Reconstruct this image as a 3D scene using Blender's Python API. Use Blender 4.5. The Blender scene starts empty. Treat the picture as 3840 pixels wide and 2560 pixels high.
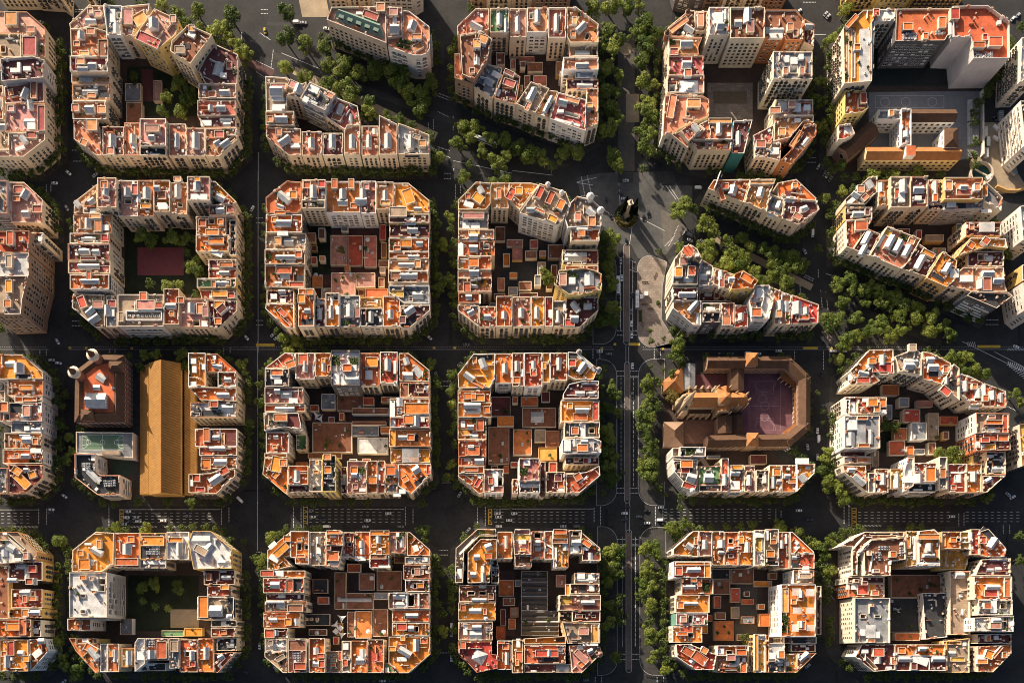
SKY, EXPO = 0.072, 0.95
DATA = """
# block | tile | shape | h | roof | wall | items
B A0 left-edge top-row block|00|-80 115 240 115 400 245 405 1225 215 1370 -80 1370
P -80 112 238 112 398 250 402 505 205 497 200 300 15 300 -80 300|24|p|beige|b100,170,100,110;r262,410,110,160;b270,265,70,50
R -80 305 190 505|25|b|ochre|w30,430,40,60
P 18 530 295 505 400 540 388 690 30 722|26|d|grey|v115,605,60,40;v160,580,30,90;v230,590,70,40
P 45 760 380 700 388 890 52 902|23|r|beige|k215,810,60,90,20;r290,775,50,150
R 52 905 398 1150|23|p|beige|k258,910,50,80,-10;r365,1030,60,210;g250,1050,90,60;v270,1090,70,60
P -80 1310 85 1310 85 1165 400 1153 402 1225 215 1370 -80 1370|23|p|beige|k205,1210,50,70,-40;r275,1170,90,60;v170,1280,90,30,-20
R -80 760 42 1050|20|r|beige|
R -80 1056 90 1305|20|b|beige|
B A1 second top-row block|00|605 215 770 55 1300 45 1840 310 2060 480 2060 1210 1900 1360 840 1355 645 1210
P 605 215 770 58 902 60 920 215 845 250 615 262|22|p|beige|g780,175,90,50;b850,130,60,50
P 905 60 1065 70 1058 322 935 322 922 215|24|g|white|v970,130,50,120;g1000,240,60,120;w1030,140,30,50
P 1067 70 1300 48 1285 150 1195 245 1158 332 1060 322|22|p|beige|b1110,150,80,130;o1215,170,110,100,-30
P 1165 322 1340 85 1550 180 1525 310 1385 422|31|p|yellow|k1330,215,80,90;b1500,170,50,60;r1280,340,200,80,25
P 1495 372 1640 235 1842 322 1655 572 1480 462|31|u|beige|v1655,300,70,40,25;b1660,250,50,50;b1560,440,80,60;c1610,385,50,40
P 1838 380 2060 480 2055 735 1785 735 1718 622|23|d|beige|g1885,590,80,110,15;v1930,650,60,40;r1980,560,50,60
R 1725 742 2050 868|22|p|beige|k1945,805,90,50;v1760,805,30,40;r1840,820,60,50
R 1712 875 2040 1008|22|r|beige|k1820,935,40,45;k1910,935,80,50
P 1712 1015 2040 1012 2045 1110 1772 1112|21|d|beige|g1950,1030,100,40;g1960,1070,60,40;v1780,1060,100,50
P 1782 1120 2050 1114 2060 1210 1900 1360 1780 1355|23|t|beige|k1880,1235,60,50,-35;k1950,1245,90,50,-35;r1900,1170,80,60;w2000,1210,60,30,-35
R 1615 1115 1775 1355|22|p|beige|k1690,1220,60,140;w1755,1240,40,60
R 1465 1080 1610 1355|22|t|beige|k1530,1220,40,120
R 1215 1035 1440 1270|27|p|beige|k1315,1195,50,50;b1320,1120,120,60
+R 1215 1272 1440 1352|24|c|beige|
R 1080 1070 1213 1350|22|o|beige|k1150,1205,60,80;w1190,1230,30,90;v1160,1260,40,50
R 890 1105 1078 1350|22|r|beige|k970,1220,60,110;b960,1310,60,60
P 645 1210 645 1050 752 1050 870 1110 885 1350 840 1352|22|o|beige|b800,1090,90,90;w860,1220,50,90,25;b730,1240,60,50,25
P 615 265 830 255 930 285 930 500 625 500|22|o|beige|k700,310,60,70;b790,280,70,50;b735,470,80,40;u890,420,80,150
R 618 505 945 640|24|r|beige|b700,540,70,50;k800,570,70,60;k715,600,90,40;w910,600,40,60
R 632 645 962 735|20|o|beige|g740,690,110,80,15
R 635 740 960 878|21|b|beige|g775,785,130,50;b795,830,70,40;c900,800,90,60
R 640 885 930 1045|22|o|beige|k780,950,80,70;b885,955,70,60;b655,940,60,60
R 1095 890 1228 1075|5|u|beige|
R 1085 725 1220 880|4|g|beige|
R 1330 700 1400 880|3|p|beige|
B F flatiron block|01|612 185 655 75 1265 70 1330 105 1500 240 1503 430 1430 490 1330 480
P 614 186 655 76 1115 70 1125 160 1130 388|27|p|taupe|v930,105,140,25;b1078,70,70,70;r990,130,130,60,20
P 1120 72 1265 72 1266 318 1135 335|27|p|beige|b1190,110,70,60;k1200,255,80,80;v1200,170,40,70
P 1270 100 1325 106 1500 240 1503 430 1480 470 1430 490 1370 490 1330 478 1142 412 1138 340 1268 322|26|t|pale|k1350,230,70,80,20;n1300,350,120,30,10;b1390,330,80,40;n1270,390,120,30,15;o1400,400,80,60,-30
B T triangular top-row block|01|85 670 250 680 470 720 890 930 905 1095 1065 1010 1500 1180 1500 1350 290 1355 90 1190
P 85 670 250 680 400 735 378 805 270 850 265 968 90 972|22|b|beige|k180,790,110,90;b195,760,130,50;v190,850,110,30;v195,930,120,60;b320,740,70,60,25
P 272 835 378 808 402 738 440 720 385 860|25|b|beige|k365,770,70,80,20
P 385 862 468 722 692 822 600 968|27|g|grey|v500,770,90,60,25;g480,880,90,40,25;v430,860,50,50,25;c560,860,60,60,25;b640,830,60,40,25
P 605 1022 702 862 880 932 905 1080 765 1132|22|r|beige|k725,950,50,90,20;b700,1020,80,50,20;g815,1030,30,100
R 90 977 335 1098|22|o|beige|k220,1035,110,55
P 90 1110 390 1122 395 1350 290 1355 90 1190|22|t|beige|k245,1215,110,60,-35;b200,1150,50,60;v340,1255,90,40
R 400 1147 572 1355|22|t|beige|k480,1245,55,90;w570,1270,30,60
R 580 1162 755 1355|22|d|beige|k660,1230,60,120;w745,1240,30,90
P 765 1155 790 1097 905 1097 905 1355 765 1355|22|t|beige|k830,1230,50,120;w900,1240,30,90
R 915 1097 1060 1355|22|o|beige|k978,1230,45,110;w1050,1240,30,90;g1025,1130,40,50
P 1066 1012 1225 1092 1225 1355 1066 1355|22|t|beige|k1140,1225,60,130;w1215,1230,20,80
P 1232 1082 1290 1102 1500 1182 1500 1350 1232 1350|22|w|beige|k1340,1230,50,120;b1440,1250,60,50;c1350,1330,120,40;b1390,1190,60,40,20
B A3 fourth top-row block|01|1740 240 1900 85 2770 85 2959 230 2959 1075 2854 1130 2060 860 1720 690
P 1740 240 1900 88 2015 90 2015 268 1970 283 1742 322|22|t|beige|k1905,230,110,55,30
R 2022 90 2188 300|22|n|beige|k2105,180,50,100;k2160,230,30,120
R 2194 92 2338 340|22|p|beige|k2262,220,45,130
T 02
R 130 80 310 292|23|t|white|k220,150,50,110;w165,145,30,50;w290,130,30,60
R 314 85 465 345|23|t|beige|k385,200,40,150
P 470 85 555 86 745 230 745 388 502 390 472 340|23|o|beige|k595,245,50,100,45;b540,185,40,60;w650,320,30,60,20
R 495 402 742 500|20|b|beige|g610,460,120,60;c720,450,40,60
R 440 512 745 620|23|t|white|k605,570,115,45
+R 545 622 700 690|21|w|white|
R 470 692 745 780|21|d|beige|g630,740,130,60
P 642 872 645 775 745 772 745 1075 640 1122|22|o|beige|g670,930,50,60;b672,920,50,40
T 01
P 1765 322 1960 285 2040 352 2000 530 1885 702 1782 655|30|u|brown|b1910,390,60,70;g1910,520,50,60;b1960,350,80,70,20
+P 1718 480 1764 480 1780 660 1890 708 1875 742 1718 692|26|o|brown|
P 1885 722 1990 562 2130 602 2062 832 2040 862 1888 765|24|g|beige|v2080,640,90,50,30;g2020,700,80,60,30;c1930,740,80,50,25
P 2068 832 2155 610 2285 682 2245 922 2060 868|25|d|beige|v2090,790,50,60,25;b2190,640,90,40,25;r2190,720,100,60,20
T 02
P 32 912 162 722 322 782 200 992|26|b|beige|k170,820,60,120,25;c110,890,70,40,25;b135,930,40,70,25
P 200 992 312 792 395 802 322 1032|25|o|beige|k298,940,40,80,25;k335,870,40,60,25
P 322 1035 400 808 640 872 635 1142|26|r|pale|k440,890,80,50,15;b520,870,120,40,15;w520,1000,140,30,15;v480,1050,240,20,15;v420,960,60,30
B A4 fifth top-row block|02|1330 310 1345 250 1530 95 2454 95 2600 230 2620 1180 2400 1440 1540 1310 1320 1180
P 1330 312 1345 250 1530 97 1578 105 1585 250 1500 322 1440 330|22|u|beige|k1530,255,90,50,35;v1540,310,70,30;o1440,220,180,50,-37
R 1585 107 1690 280|22|t|beige|b1630,180,50,110
R 1700 75 1875 312|30|w|cream|v1790,150,80,100;g1850,120,50,80;k1800,230,60,60
R 1880 85 2178 352|30|u|cream|k2040,140,70,120;b2060,230,60,110;g1960,190,60,60
P 1350 332 1445 327 1640 340 1605 420 1610 485 1355 482|23|o|beige|k1510,380,110,60;n1390,355,50,40;r1400,450,70,60
R 1352 492 1655 660|23|r|beige|k1510,560,80,70;w1625,560,40,150;b1520,640,60,60
R 1335 668 1655 822|23|p|beige|s1530,760,160,140;w1385,770,50,60
P 1320 842 1475 825 1650 842 1700 872 1700 1010 1560 1070 1440 1120 1385 1165 1300 1180|24|t|cream|b1570,900,110,70;w1520,985,30,50;g1390,960,40,70;w1690,940,30,120;o1380,920,60,200,10
P 1450 1142 1560 1062 1652 1122 1522 1228|29|r|beige|
+P 1372 1168 1448 1146 1525 1235 1520 1290|25|t|beige|
P 1662 1125 1612 1085 1700 1042 1902 1062 1902 1212 1555 1215|27|o|beige|k1790,1120,50,90;o1800,1045,190,40
+P 1530 1222 1890 1218 1890 1312 1600 1312|24|r|beige|w1700,1290,140,20;g1850,1255,40,30
P 1908 1062 2072 1052 2000 1342 1892 1342|23|d|teal|k1955,1200,45,120
P 2078 1182 2260 1090 2240 1280 2200 1372 2095 1372|22|r|beige|b2150,1250,80,60
T 03
P -30 97 240 97 300 175 300 355 150 360 140 332 -30 332|27|u|rust|g60,255,150,50;b190,240,50,60;v70,310,120,40
P 302 185 390 232 386 435 302 382|24|d|beige|
P 42 452 380 457 380 695 40 690|35|g|cream|v230,520,60,60;w220,610,70,60;b150,620,40,60;b290,620,40,60;v170,500,40,60;v290,490,40,50
R 52 872 385 1005|23|p|beige|g130,905,70,70;b205,910,60,50;v260,925,60,80;v340,930,60,50;b60,960,90,50
P 50 1015 385 1015 382 1075 300 1062 182 1205 40 1238|22|o|beige|b120,1140,60,60;w230,1110,60,60;v260,1035,60,30
P 305 1088 410 1090 410 1182 190 1440 100 1400 215 1280|22|u|rust|o250,1200,50,150,35;g330,1220,80,40,-50
P -60 1245 108 1245 100 1400 -100 1350|22|b|beige|v60,1300,80,60;w20,1360,60,30
B A5 sixth top-row block|03|645 250 820 95 1885 70 2070 205 2075 520 1850 800 1840 1350 1660 1380 800 1390 600 1340 598 1100 650 800
P 645 252 820 97 955 97 892 205 892 712 655 732|29|o|cream|W845,470,90,440;w690,480,16,420;n685,330,20,60;w740,480,16,420;y715,480,30,440;n685,640,20,60;b720,190,40,130,42
+P 957 97 1100 92 1090 195 915 205 895 700 895 205|28|w|cream|v1050,130,90,60;b930,120,50,60
P 1105 90 1578 86 1578 262 1520 362 1095 367 1095 280|29|r|dark|b1205,240,80,60;m1230,310,120,60;b1505,200,60,90;m1490,275,70,40;b1355,325,40,50
P 1582 76 1885 70 2070 205 2075 522 1760 527 1742 347 1592 342|32|r|blank|b1610,130,70,90;g1590,240,40,100;m1610,315,70,30;b1815,400,100,50;b1960,370,110,80;m1900,470,240,60
P 652 800 830 800 858 950 800 990 650 1008|22|r|yellow|r810,890,60,80;b820,860,50,90
P 598 1100 700 1086 742 1172 640 1222 596 1222|19|r|cream|v700,1120,80,60
R 940 962 1140 1042|16|g|white|
R 1142 957 1228 1268|17|t|white|
R 1528 1112 1642 1270|19|hu|white|
B B0 left-edge second-row block|10|-80 95 215 105 375 255 370 460 265 525 260 930 205 1250 -80 1260
P 78 105 215 106 375 256 370 458 100 450 92 220|24|p|beige|k215,205,60,80,30;r160,160,80,60;k225,375,60,60;r320,330,80,60
R -80 92 74 380|27|g|grey|
P -80 532 262 526 260 710 -80 713|36|t|brown|b95,590,55,110;b190,600,30,30
+P -80 716 258 716 258 915 -80 916|36|w|brown|b85,790,50,100
+P -80 919 258 919 206 1130 196 1250 -80 1258|36|b|brown|b80,1000,55,100;b70,1150,60,60
R 272 545 385 640|27|p|beige|v350,585,50,50
B B1 second second-row block|10|600 640 645 375 652 272 850 70 1860 105 2055 285 2055 1215 1895 1365 830 1360 625 1190
P 645 376 652 272 848 122 842 180 730 270 722 375|21|o|beige|
+P 725 376 732 275 842 184 845 330 880 350 870 372|23|b|beige|k795,265,60,50,-35;v800,340,60,40
R 848 68 1012 325|28|p|beige|k912,170,50,90;b910,130,60,60
R 1030 92 1198 402|22|p|beige|k1100,190,60,70;g1190,230,40,70;w1110,270,60,40;r1165,160,50,90
R 1202 92 1336 402|22|t|beige|k1270,200,70,100;b1265,310,80,40
R 1340 98 1478 370|22|o|beige|k1360,155,50,50;g1455,190,40,80;u1400,210,70,70;v1400,300,100,60
R 1482 110 1622 385|22|o|beige|k1540,185,55,110;b1540,80,60,40;w1560,300,40,40
R 1626 62 1820 272|27|p|cream|k1700,140,55,70;v1720,225,150,50;w1800,170,30,50;b1710,80,50,40
P 1832 110 1870 106 2055 286 2035 296 1945 300 1835 232|23|o|beige|k1910,240,80,60,30;r1960,270,60,40
R 1812 304 2035 396|22|p|beige|k1905,345,70,60;r1990,330,60,60
R 1700 402 1956 560|22|o|beige|b1840,540,110,50;r1750,450,60,60;w1830,440,50,50
R 1700 564 1988 708|22|o|cream|b1870,610,130,50;k1830,590,50,30;v1870,705,110,50,20
R 1992 432 2050 742|20|c|beige|w2015,500,30,60;w2015,640,30,60
R 1808 772 2050 850|22|d|beige|b1960,815,110,40
R 1808 854 2050 938|22|t|beige|k1940,885,90,35
R 1712 942 2048 1024|22|n|ochre|k1930,975,110,40;o1850,985,40,60;r1980,975,40,50
P 1730 1035 2048 1032 2050 1118 1750 1116|22|t|beige|b1900,1065,130,50;v1830,1075,50,40;r2000,1080,60,50
P 1742 1122 2055 1126 2055 1215 1895 1365 1815 1363 1812 1205|23|d|beige|o1900,1160,90,60;b1920,1200,80,60,-40;w1790,1170,60,50
R 1565 1112 1808 1360|23|p|beige|k1655,1190,60,90;w1600,1320,60,50;w1700,1320,60,50;v1770,1320,60,50;b1780,1220,50,90;o1730,1190,60,90
R 1425 1030 1560 1340|24|t|beige|k1480,1170,90,50;b1490,1240,40,40;r1560,1120,60,50
R 1025 1076 1420 1352|24|b|pale|b1265,1165,150,80;z1245,1250,300,80;b1245,1090,60,70;b1050,1265,40,80;b1380,1170,60,50
R 922 1082 1020 1355|22|g|beige|k930,1210,50,90;v970,1200,40,120;r970,1150,70,60
P 630 1190 640 1072 910 1078 914 1355 830 1360|22|b|beige|r715,1140,60,100,-20;k780,1215,80,60,-40;k815,1280,100,60,-35;b850,1160,90,60;w740,1250,80,30,35
R 610 902 950 1028|26|t|pale|k780,955,160,40;b770,920,40,90;c940,960,30,120
R 600 792 965 895|24|r|beige|k770,830,190,45;r870,850,150,60
R 600 642 960 785|24|d|beige|k730,700,90,50;k830,705,60,50;b770,765,130,30
R 612 548 950 638|22|b|beige|g760,580,120,40;r910,580,70,60;c720,610,90,30
R 640 384 970 543|22|o|beige|k760,460,50,90;b850,480,60,90;v910,490,60,50;b830,400,90,40;w940,520,40,40
B B2 third second-row block|11|88 240 265 98 1320 112 1500 265 1505 1215 1330 1365 265 1365 85 1200
P 88 240 265 100 395 105 395 340 362 375 90 375|22|t|beige|k245,235,120,60,40;k210,310,60,30,20;b325,215,60,60
R 400 85 604 262|26|p|beige|k495,185,60,110;r440,120,60,60;r570,120,60,60
+R 400 266 604 338|25|c|beige|w560,300,60,50
R 610 107 905 376|22|t|white|k750,210,60,90;k750,272,90,50;b680,120,50,80;b825,120,50,80;w630,215,40,40;w625,290,30,60
R 909 100 1040 376|22|p|white|k925,205,55,90;k910,265,100,60;w1040,230,30,80
R 1045 112 1192 352|22|o|beige|k1118,220,45,90;o1120,280,80,40
P 1196 117 1320 116 1500 266 1500 370 1196 350|22|o|beige|b1320,225,80,120,-20;w1205,240,30,110;k1400,340,70,40
R 1150 382 1500 458|24|u|ochre|b1230,360,140,80;w1190,400,50,60;g1340,430,80,60
R 1155 464 1500 580|22|d|beige|k1355,515,95,50;v1350,572,90,14
R 1150 590 1495 704|22|o|beige|b1300,630,90,60;k1415,635,60,40;o1220,675,60,40;c1285,685,40,25
R 1150 709 1495 772|22|o|beige|k1365,745,100,35;o1270,750,100,35
R 1145 778 1492 870|22|o|beige|k1300,815,140,40;b1400,810,50,60;w1475,830,30,60
R 1145 876 1492 975|22|t|beige|k1320,910,160,50;u1210,910,80,60
P 1150 1000 1500 1000 1500 1160 1280 1150 1150 1060|22|g|white|g1400,1070,90,60;c1320,1060,60,80;y1215,1060,120,60;w1340,1110,30,40
P 1248 1170 1505 1165 1505 1215 1330 1365 1250 1362|23|d|cream|k1330,1210,90,60,-35;b1270,1290,50,60;c1340,1300,110,50,-35
R 1100 1092 1244 1355|22|o|beige|k1165,1245,50,70;b1240,1250,30,50
R 905 1192 1095 1350|23|c|pale|k995,1265,40,90;v1075,1290,20,30
R 905 1100 1095 1186|14|y|ochre|o1000,1150,80,30
R 730 1082 900 1355|22|g|beige|k815,1215,70,110;b880,1230,40,80;n780,1310,70,40
R 606 1065 725 1355|22|o|beige|k650,1225,40,110;v650,1130,20,120;w690,1100,40,40;v700,1200,40,80
R 512 1112 602 1355|22|d|beige|k550,1240,40,90;g555,1130,60,40
R 368 1022 505 1352|27|o|cream|b395,1110,60,70;k445,1210,50,40;c440,1300,100,50;b465,1050,60,50
P 85 1200 90 1152 330 1160 335 1365 265 1365|22|o|beige|b230,1230,80,40,45;r260,1290,120,20,45
R 95 1037 330 1150|22|d|beige|k225,1045,60,30;v150,1080,60,50;v230,1120,50,40
R 82 825 425 1015|22|t|beige|r240,860,130,60;g250,900,80,60;g190,970,60,40;r350,985,120,50;c380,930,80,70
R 82 692 430 820|22|t|beige|k260,750,180,40;g275,785,120,30;n110,735,40,40
R 87 547 435 688|21|b|beige|b190,610,60,60;g280,610,80,60
R 90 387 400 543|22|o|beige|k240,455,130,55;b210,370,90,30;v230,540,100,40
R 650 885 860 1075|6|p|beige|
R 865 885 1030 1010|6|p|beige|
R 645 560 790 820|3|p|beige|
R 795 562 925 825|3|t|beige|
R 935 565 1045 835|3|t|beige|
R 945 1020 1140 1096|8|t|ochre|
B B3 fourth second-row block|11|1745 270 1900 110 2300 100 2404 100 2904 250 2964 330 2964 1210 2794 1360 1925 1360 1745 1215
P 1745 272 1900 112 2028 120 2028 300 1985 352 1752 350|22|o|beige|k1945,170,50,60,-30;b1920,240,90,70,35;v1840,290,90,50,20
R 2032 112 2184 335|22|o|beige|b2100,200,40,90;w2025,220,40,60
T 12
P -28 112 162 112 232 130 62 345 -25 262|24|o|beige|b60,180,60,60;r-10,200,60,100,30
P 64 372 240 116 465 190 500 285 448 425 395 475|29|b|white|k160,340,70,40;r330,230,50,110,25;w310,270,30,80,25;b420,300,60,80,25;o350,420,80,50,25;b240,350,90,20,25;r240,190,50,100,25
P 502 288 560 232 690 262 772 335 770 490 480 502 454 430|28|b|white|b570,400,50,70;g690,350,80,70,35;o690,440,60,80;v630,500,150,20
R 505 510 752 620|26|r|cream|b600,540,60,60;w640,580,50,30
R 432 690 745 820|22|d|beige|g550,740,190,80;w560,800,80,20
R 460 824 745 888|22|r|beige|
P 402 872 610 852 712 872 772 905 775 1040 580 1087 490 1082 372 1000|29|g|yellow|n535,900,80,40;v520,950,60,60;g670,930,80,110;b440,940,60,100
P 470 1100 745 1097 745 1212 580 1362 456 1356|22|d|beige|k550,1180,50,100,-35;k540,1280,70,60;k655,1170,70,50;r500,1310,80,60
R 356 1132 466 1356|23|b|beige|k400,1260,35,100;g460,1180,30,100
R 282 1100 352 1356|22|r|beige|v330,1230,40,70
R 165 1095 278 1356|22|o|beige|k215,1230,45,100;w270,1250,30,60
R 6 1095 160 1356|22|t|beige|k80,1230,50,80;w145,1260,50,70
T 11
R 2076 1095 2216 1356|22|o|beige|k2145,1250,45,60;w2200,1240,30,50
R 1930 1177 2072 1356|22|t|beige|k2000,1265,60,45
P 1745 1167 1925 1172 1925 1352 1745 1215|22|t|beige|k1860,1225,60,50,-30;b1830,1185,50,30
R 1752 1066 1930 1150|22|r|beige|k1840,1095,55,40;v1935,1110,20,80
R 1745 936 2038 1056|22|u|beige|r1825,1010,60,80;g1890,990,60,30
R 1745 872 2035 932|22|o|beige|k1885,885,90,60
R 1745 747 2035 868|22|o|beige|b1880,800,90,70;y1770,830,40,70;w1900,810,40,40
R 1748 612 2066 743|22|t|beige|k1880,670,80,60;v1770,680,50,110;w1990,660,50,40
R 1748 518 2060 606|22|t|beige|k1880,580,80,60;b1885,535,90,40
R 1748 362 2010 512|22|g|beige|b1880,395,180,50;v1860,470,160,50
B B4 block right of the monument|12|1690 165 1740 85 2270 85 2454 80 2624 240 2648 350 2464 490
P 1690 162 1740 87 2058 82 2000 282|24|r|beige|k1910,170,70,80,15;b1840,140,60,50;o1810,200,40,110,-20
P 2002 287 2062 90 2272 87 2225 215 2195 372|24|o|beige|k2150,190,60,80,15;o2160,105,200,30
T 13
P 77 112 240 80 412 242 412 268 82 232|24|o|beige|d200,190,90,50;b230,130,40,40
P -30 365 14 215 60 235 125 262 118 432|23|g|beige|k95,300,50,60,20;v30,370,60,50,20
P 125 262 150 250 412 272 435 350 252 482 124 432|23|d|beige|k310,330,60,50,-20;g180,240,120,50;b250,400,70,50,30;r290,430,60,40
B B6 block below the square|12|1400 760 1470 680 1540 640 1600 680 1735 830 1990 870 2214 990 2400 1020 2650 1160 2644 1320 1560 1340 1385 1195
P 1402 762 1470 684 1540 642 1600 682 1640 762 1608 900 1605 985 1385 985|27|b|cream|b1480,790,60,60;r1550,870,60,80;g1530,930,80,50;c1580,800,80,40;b1440,880,60,80
P 1612 902 1632 772 1735 832 1732 1000 1612 1000|25|g|grey|g1660,910,60,50
P 1738 842 1912 902 1880 1042 1738 990|25|r|beige|k1805,910,40,80;b1810,970,40,90
P 1918 902 1990 872 2122 960 2080 1032 1950 1034 1885 1040|29|o|yellow|k1900,940,50,50;o2030,930,110,60,30
P 2042 1140 2098 1002 2214 1000 2262 1100 2214 1292 2082 1290|26|w|white|v2150,1050,70,90;b2110,1230,80,70;c2140,1150,40,40
T 13
P 0 1002 195 1082 185 1332 52 1332 40 1100|24|o|beige|k100,1165,60,80;g160,1170,50,90;b90,1240,50,60
P 202 1077 435 1162 430 1320 192 1330|24|r|beige|k250,1190,90,110;k325,1215,50,60;w240,1190,40,30;b310,1270,80,40
T 12
R 1385 1012 1605 1127|25|d|cream|k1515,1070,150,45
P 1387 1132 1630 1132 1630 1342 1560 1342 1387 1197|23|o|pale|k1565,1180,50,110,40;g1610,1270,30,90
R 1640 1152 1796 1222|22|b|beige|n1680,1165,60,30;v1720,1190,80,30
+R 1640 1226 1796 1320|22|c|dark|
R 1802 1147 1918 1360|22|t|beige|b1850,1300,70,80;w1910,1240,40,60
R 1922 1167 2036 1360|22|r|beige|k1980,1265,50,60
T 12
R 1612 1006 1880 1142|13|d|dark|g1700,1060,60,40
B B5 sixth second-row block|13|655 260 860 65 1870 65 2010 245 2060 600 2060 1060 1960 1200 1700 1090 1360 930 665 670
P 655 262 860 68 938 62 930 200 830 300 660 300|23|t|cream|k880,120,60,70,-30;k760,210,70,50,30;b800,160,60,60;v720,260,80,40,-40
R 942 97 1045 318|22|o|beige|k975,150,55,80;b980,210,50,40
R 1049 62 1225 330|27|b|beige|k1165,140,60,110;v1160,230,60,80;r1120,190,40,80
R 1230 62 1370 325|25|d|beige|k1300,165,90,60;v1300,235,60,40;w1320,270,60,30
R 1376 87 1512 292|22|t|beige|k1445,150,45,110;b1440,240,40,60
+R 1376 296 1512 345|21|c|beige|
R 1518 67 1848 258|27|o|ochre|r1700,180,130,50;k1690,145,60,40;b1800,150,50,60;o1560,130,60,80
P 1854 100 2012 245 2000 362 1854 282|24|g|cream|v1900,340,90,30;b1870,180,40,90;w1930,200,80,30,45
P 1518 262 1850 262 1850 330 1518 345|23|g|grey|v1590,290,80,50;c1680,300,80,50
R 655 325 890 442|22|d|ochre|k775,380,95,50
P 662 446 890 420 850 512 722 692 665 672|22|r|cream|b800,480,100,80;y820,460,60,60
P 725 692 842 512 960 562 862 752|22|d|beige|k850,590,60,120,28;k820,690,50,100,28
P 868 742 1022 490 1312 602 1200 800 1148 862|23|t|beige|k1055,620,60,120,28;k1125,655,60,110,28;k1200,695,60,110,28;y1040,530,70,50,28;n1190,575,80,40,28;w1080,720,70,30,28;v970,610,40,150,30
P 1150 864 1292 642 1450 762 1360 930|22|d|beige|k1310,800,60,130,28;o1380,720,110,40,28;w1270,920,110,30,28
P 1362 934 1505 702 1630 785 1602 962 1540 1012|26|o|ochre|k1550,845,60,90,30;v1620,880,80,80;c1480,910,110,40,30
P 1545 1008 1640 880 1682 842 2030 842 2040 990 2060 1050 1745 1050 1652 1022|24|t|beige|k1900,890,100,50;k1840,980,50,80;k1990,950,90,50;r1890,980,70,110;v1720,930,120,60
R 1720 702 2030 830|22|d|beige|g1920,750,60,50;w1840,750,60,60
P 1740 592 1930 590 2040 600 2060 682 1900 662 1762 702 1622 752|26|o|ochre|
R 1702 452 2010 572|24|d|beige|p1890,490,130,80
P 1702 1092 1742 1052 2060 1062 2100 1092 1960 1202|25|c|striped|
B C0 left-edge third-row block|20|-80 115 200 115 375 265 380 1180 230 1310 -80 1315
P -80 115 200 117 375 266 380 328 -80 330|23|o|pale|k165,235,80,90;g80,190,80,50;c190,300,130,40
R 72 335 380 470|22|t|pale|b230,400,110,40;v230,465,50,12
R 135 478 377 529|22|o|pale|o260,503,120,36
R 2 532 372 694|23|p|pale|c130,570,80,80;b230,600,60,90;g205,650,60,50;r40,570,70,80;v340,580,40,70;w60,650,50,60
R 102 700 366 790|22|g|pale|g310,760,110,40;v230,750,50,40
R 48 796 370 930|22|t|beige|k235,850,80,60;g210,810,90,40
R 34 936 380 1058|22|o|pale|k225,990,70,40;v310,945,100,40;n300,1040,110,40;b150,990,40,40
P 80 1065 380 1066 380 1180 230 1312 78 1318|22|d|beige|o150,1120,80,60,35;o190,1200,70,160,-45;k230,1110,40,30;o280,1150,60,60,-20
R -80 1095 74 1315|22|g|beige|
R -80 335 60 526|9|b|beige|
B C1 market hall block|20|655 330 680 240 800 130 1070 125 1070 200 1630 200 1635 105 1885 110 2060 265 2055 1130 1880 1320 850 1330 655 1180
P 658 977 838 977 840 1130 880 1160 1052 1160 1052 1328 850 1328 660 1180|18|c|pale|m740,1075,80,60;v800,1000,30,60;m930,1225,70,70;m985,1210,30,80;v740,1100,60,30;g790,1150,180,50,45
P 1635 105 1785 107 1785 395 1635 395|22|o|beige|v1665,165,60,50;v1665,368,60,55;v1760,215,40,50;w1760,300,40,60;v1680,240,40,60;n1640,230,10,150
P 1790 110 1885 110 2058 265 1790 265|22|o|beige|k1880,215,80,40,10;b1845,180,30,30
R 1892 269 2048 400|22|t|beige|k1970,330,60,40;v2010,380,40,30;n1900,330,16,100
P 1640 402 1735 402 2053 405 2053 525 1738 512|22|o|beige|k1930,465,110,50;v1765,425,30,20;v2005,490,30,40
R 1650 530 2050 658|23|w|beige|b1860,545,60,50;c1790,615,240,50;r1850,545,80,50;g1950,570,120,70;w1700,630,60,20
R 1692 757 2053 910|22|t|beige|k1870,830,60,40;b1790,810,50,110;d1995,820,90,70;d1995,890,90,50;y1925,840,30,100
R 1728 915 2053 990|22|r|beige|k1850,925,80,30;k1920,925,60,35
R 1742 996 2053 1098|22|t|beige|k1910,1045,110,60;o1780,1060,80,90
P 1640 1152 1822 1142 1960 1100 2040 1112 2040 1170 1880 1320 1640 1312|22|r|beige|k1870,1190,120,70,-35;r1940,1120,80,60,-30;r1700,1180,60,60;v1650,1220,40,60;r1730,1280,80,40;w1940,1210,90,30,-40
B C2 third third-row block|21|78 235 250 100 1320 105 1500 250 1505 1060 1515 1150 1340 1325 265 1315 62 1150
P 78 235 252 100 340 106 337 250 290 240 285 232|22|r|beige|b300,200,80,60,-20
R 80 238 285 390|25|c|beige|r180,265,100,50;v165,300,90,40;v190,345,70,40
R 345 107 512 332|22|p|beige|k425,220,40,90;b410,160,80,90;v500,230,40,60
R 516 107 650 312|22|o|beige|k585,220,35,80;b585,170,30,40;r635,240,30,60
R 655 85 900 390|28|w|dark|o790,230,70,60;n690,160,60,80;n845,165,70,60;v690,320,60,100;g830,325,110,70;v850,225,40,50
R 905 107 1070 390|22|t|beige|v975,285,65,85;o1000,180,100,80
R 1075 95 1225 366|23|t|beige|k1140,205,55,100;n1085,220,14,90;v1200,220,25,120;v1205,360,30,40
P 1238 107 1320 106 1500 252 1500 352 1242 345|22|o|beige|g1310,290,90,60;k1300,170,50,60,-20;g1400,260,60,90,-40;c1330,330,110,30
R 1245 362 1500 488|22|d|beige|u1285,420,70,120;v1470,395,40,40;b1420,425,60,30
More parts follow.
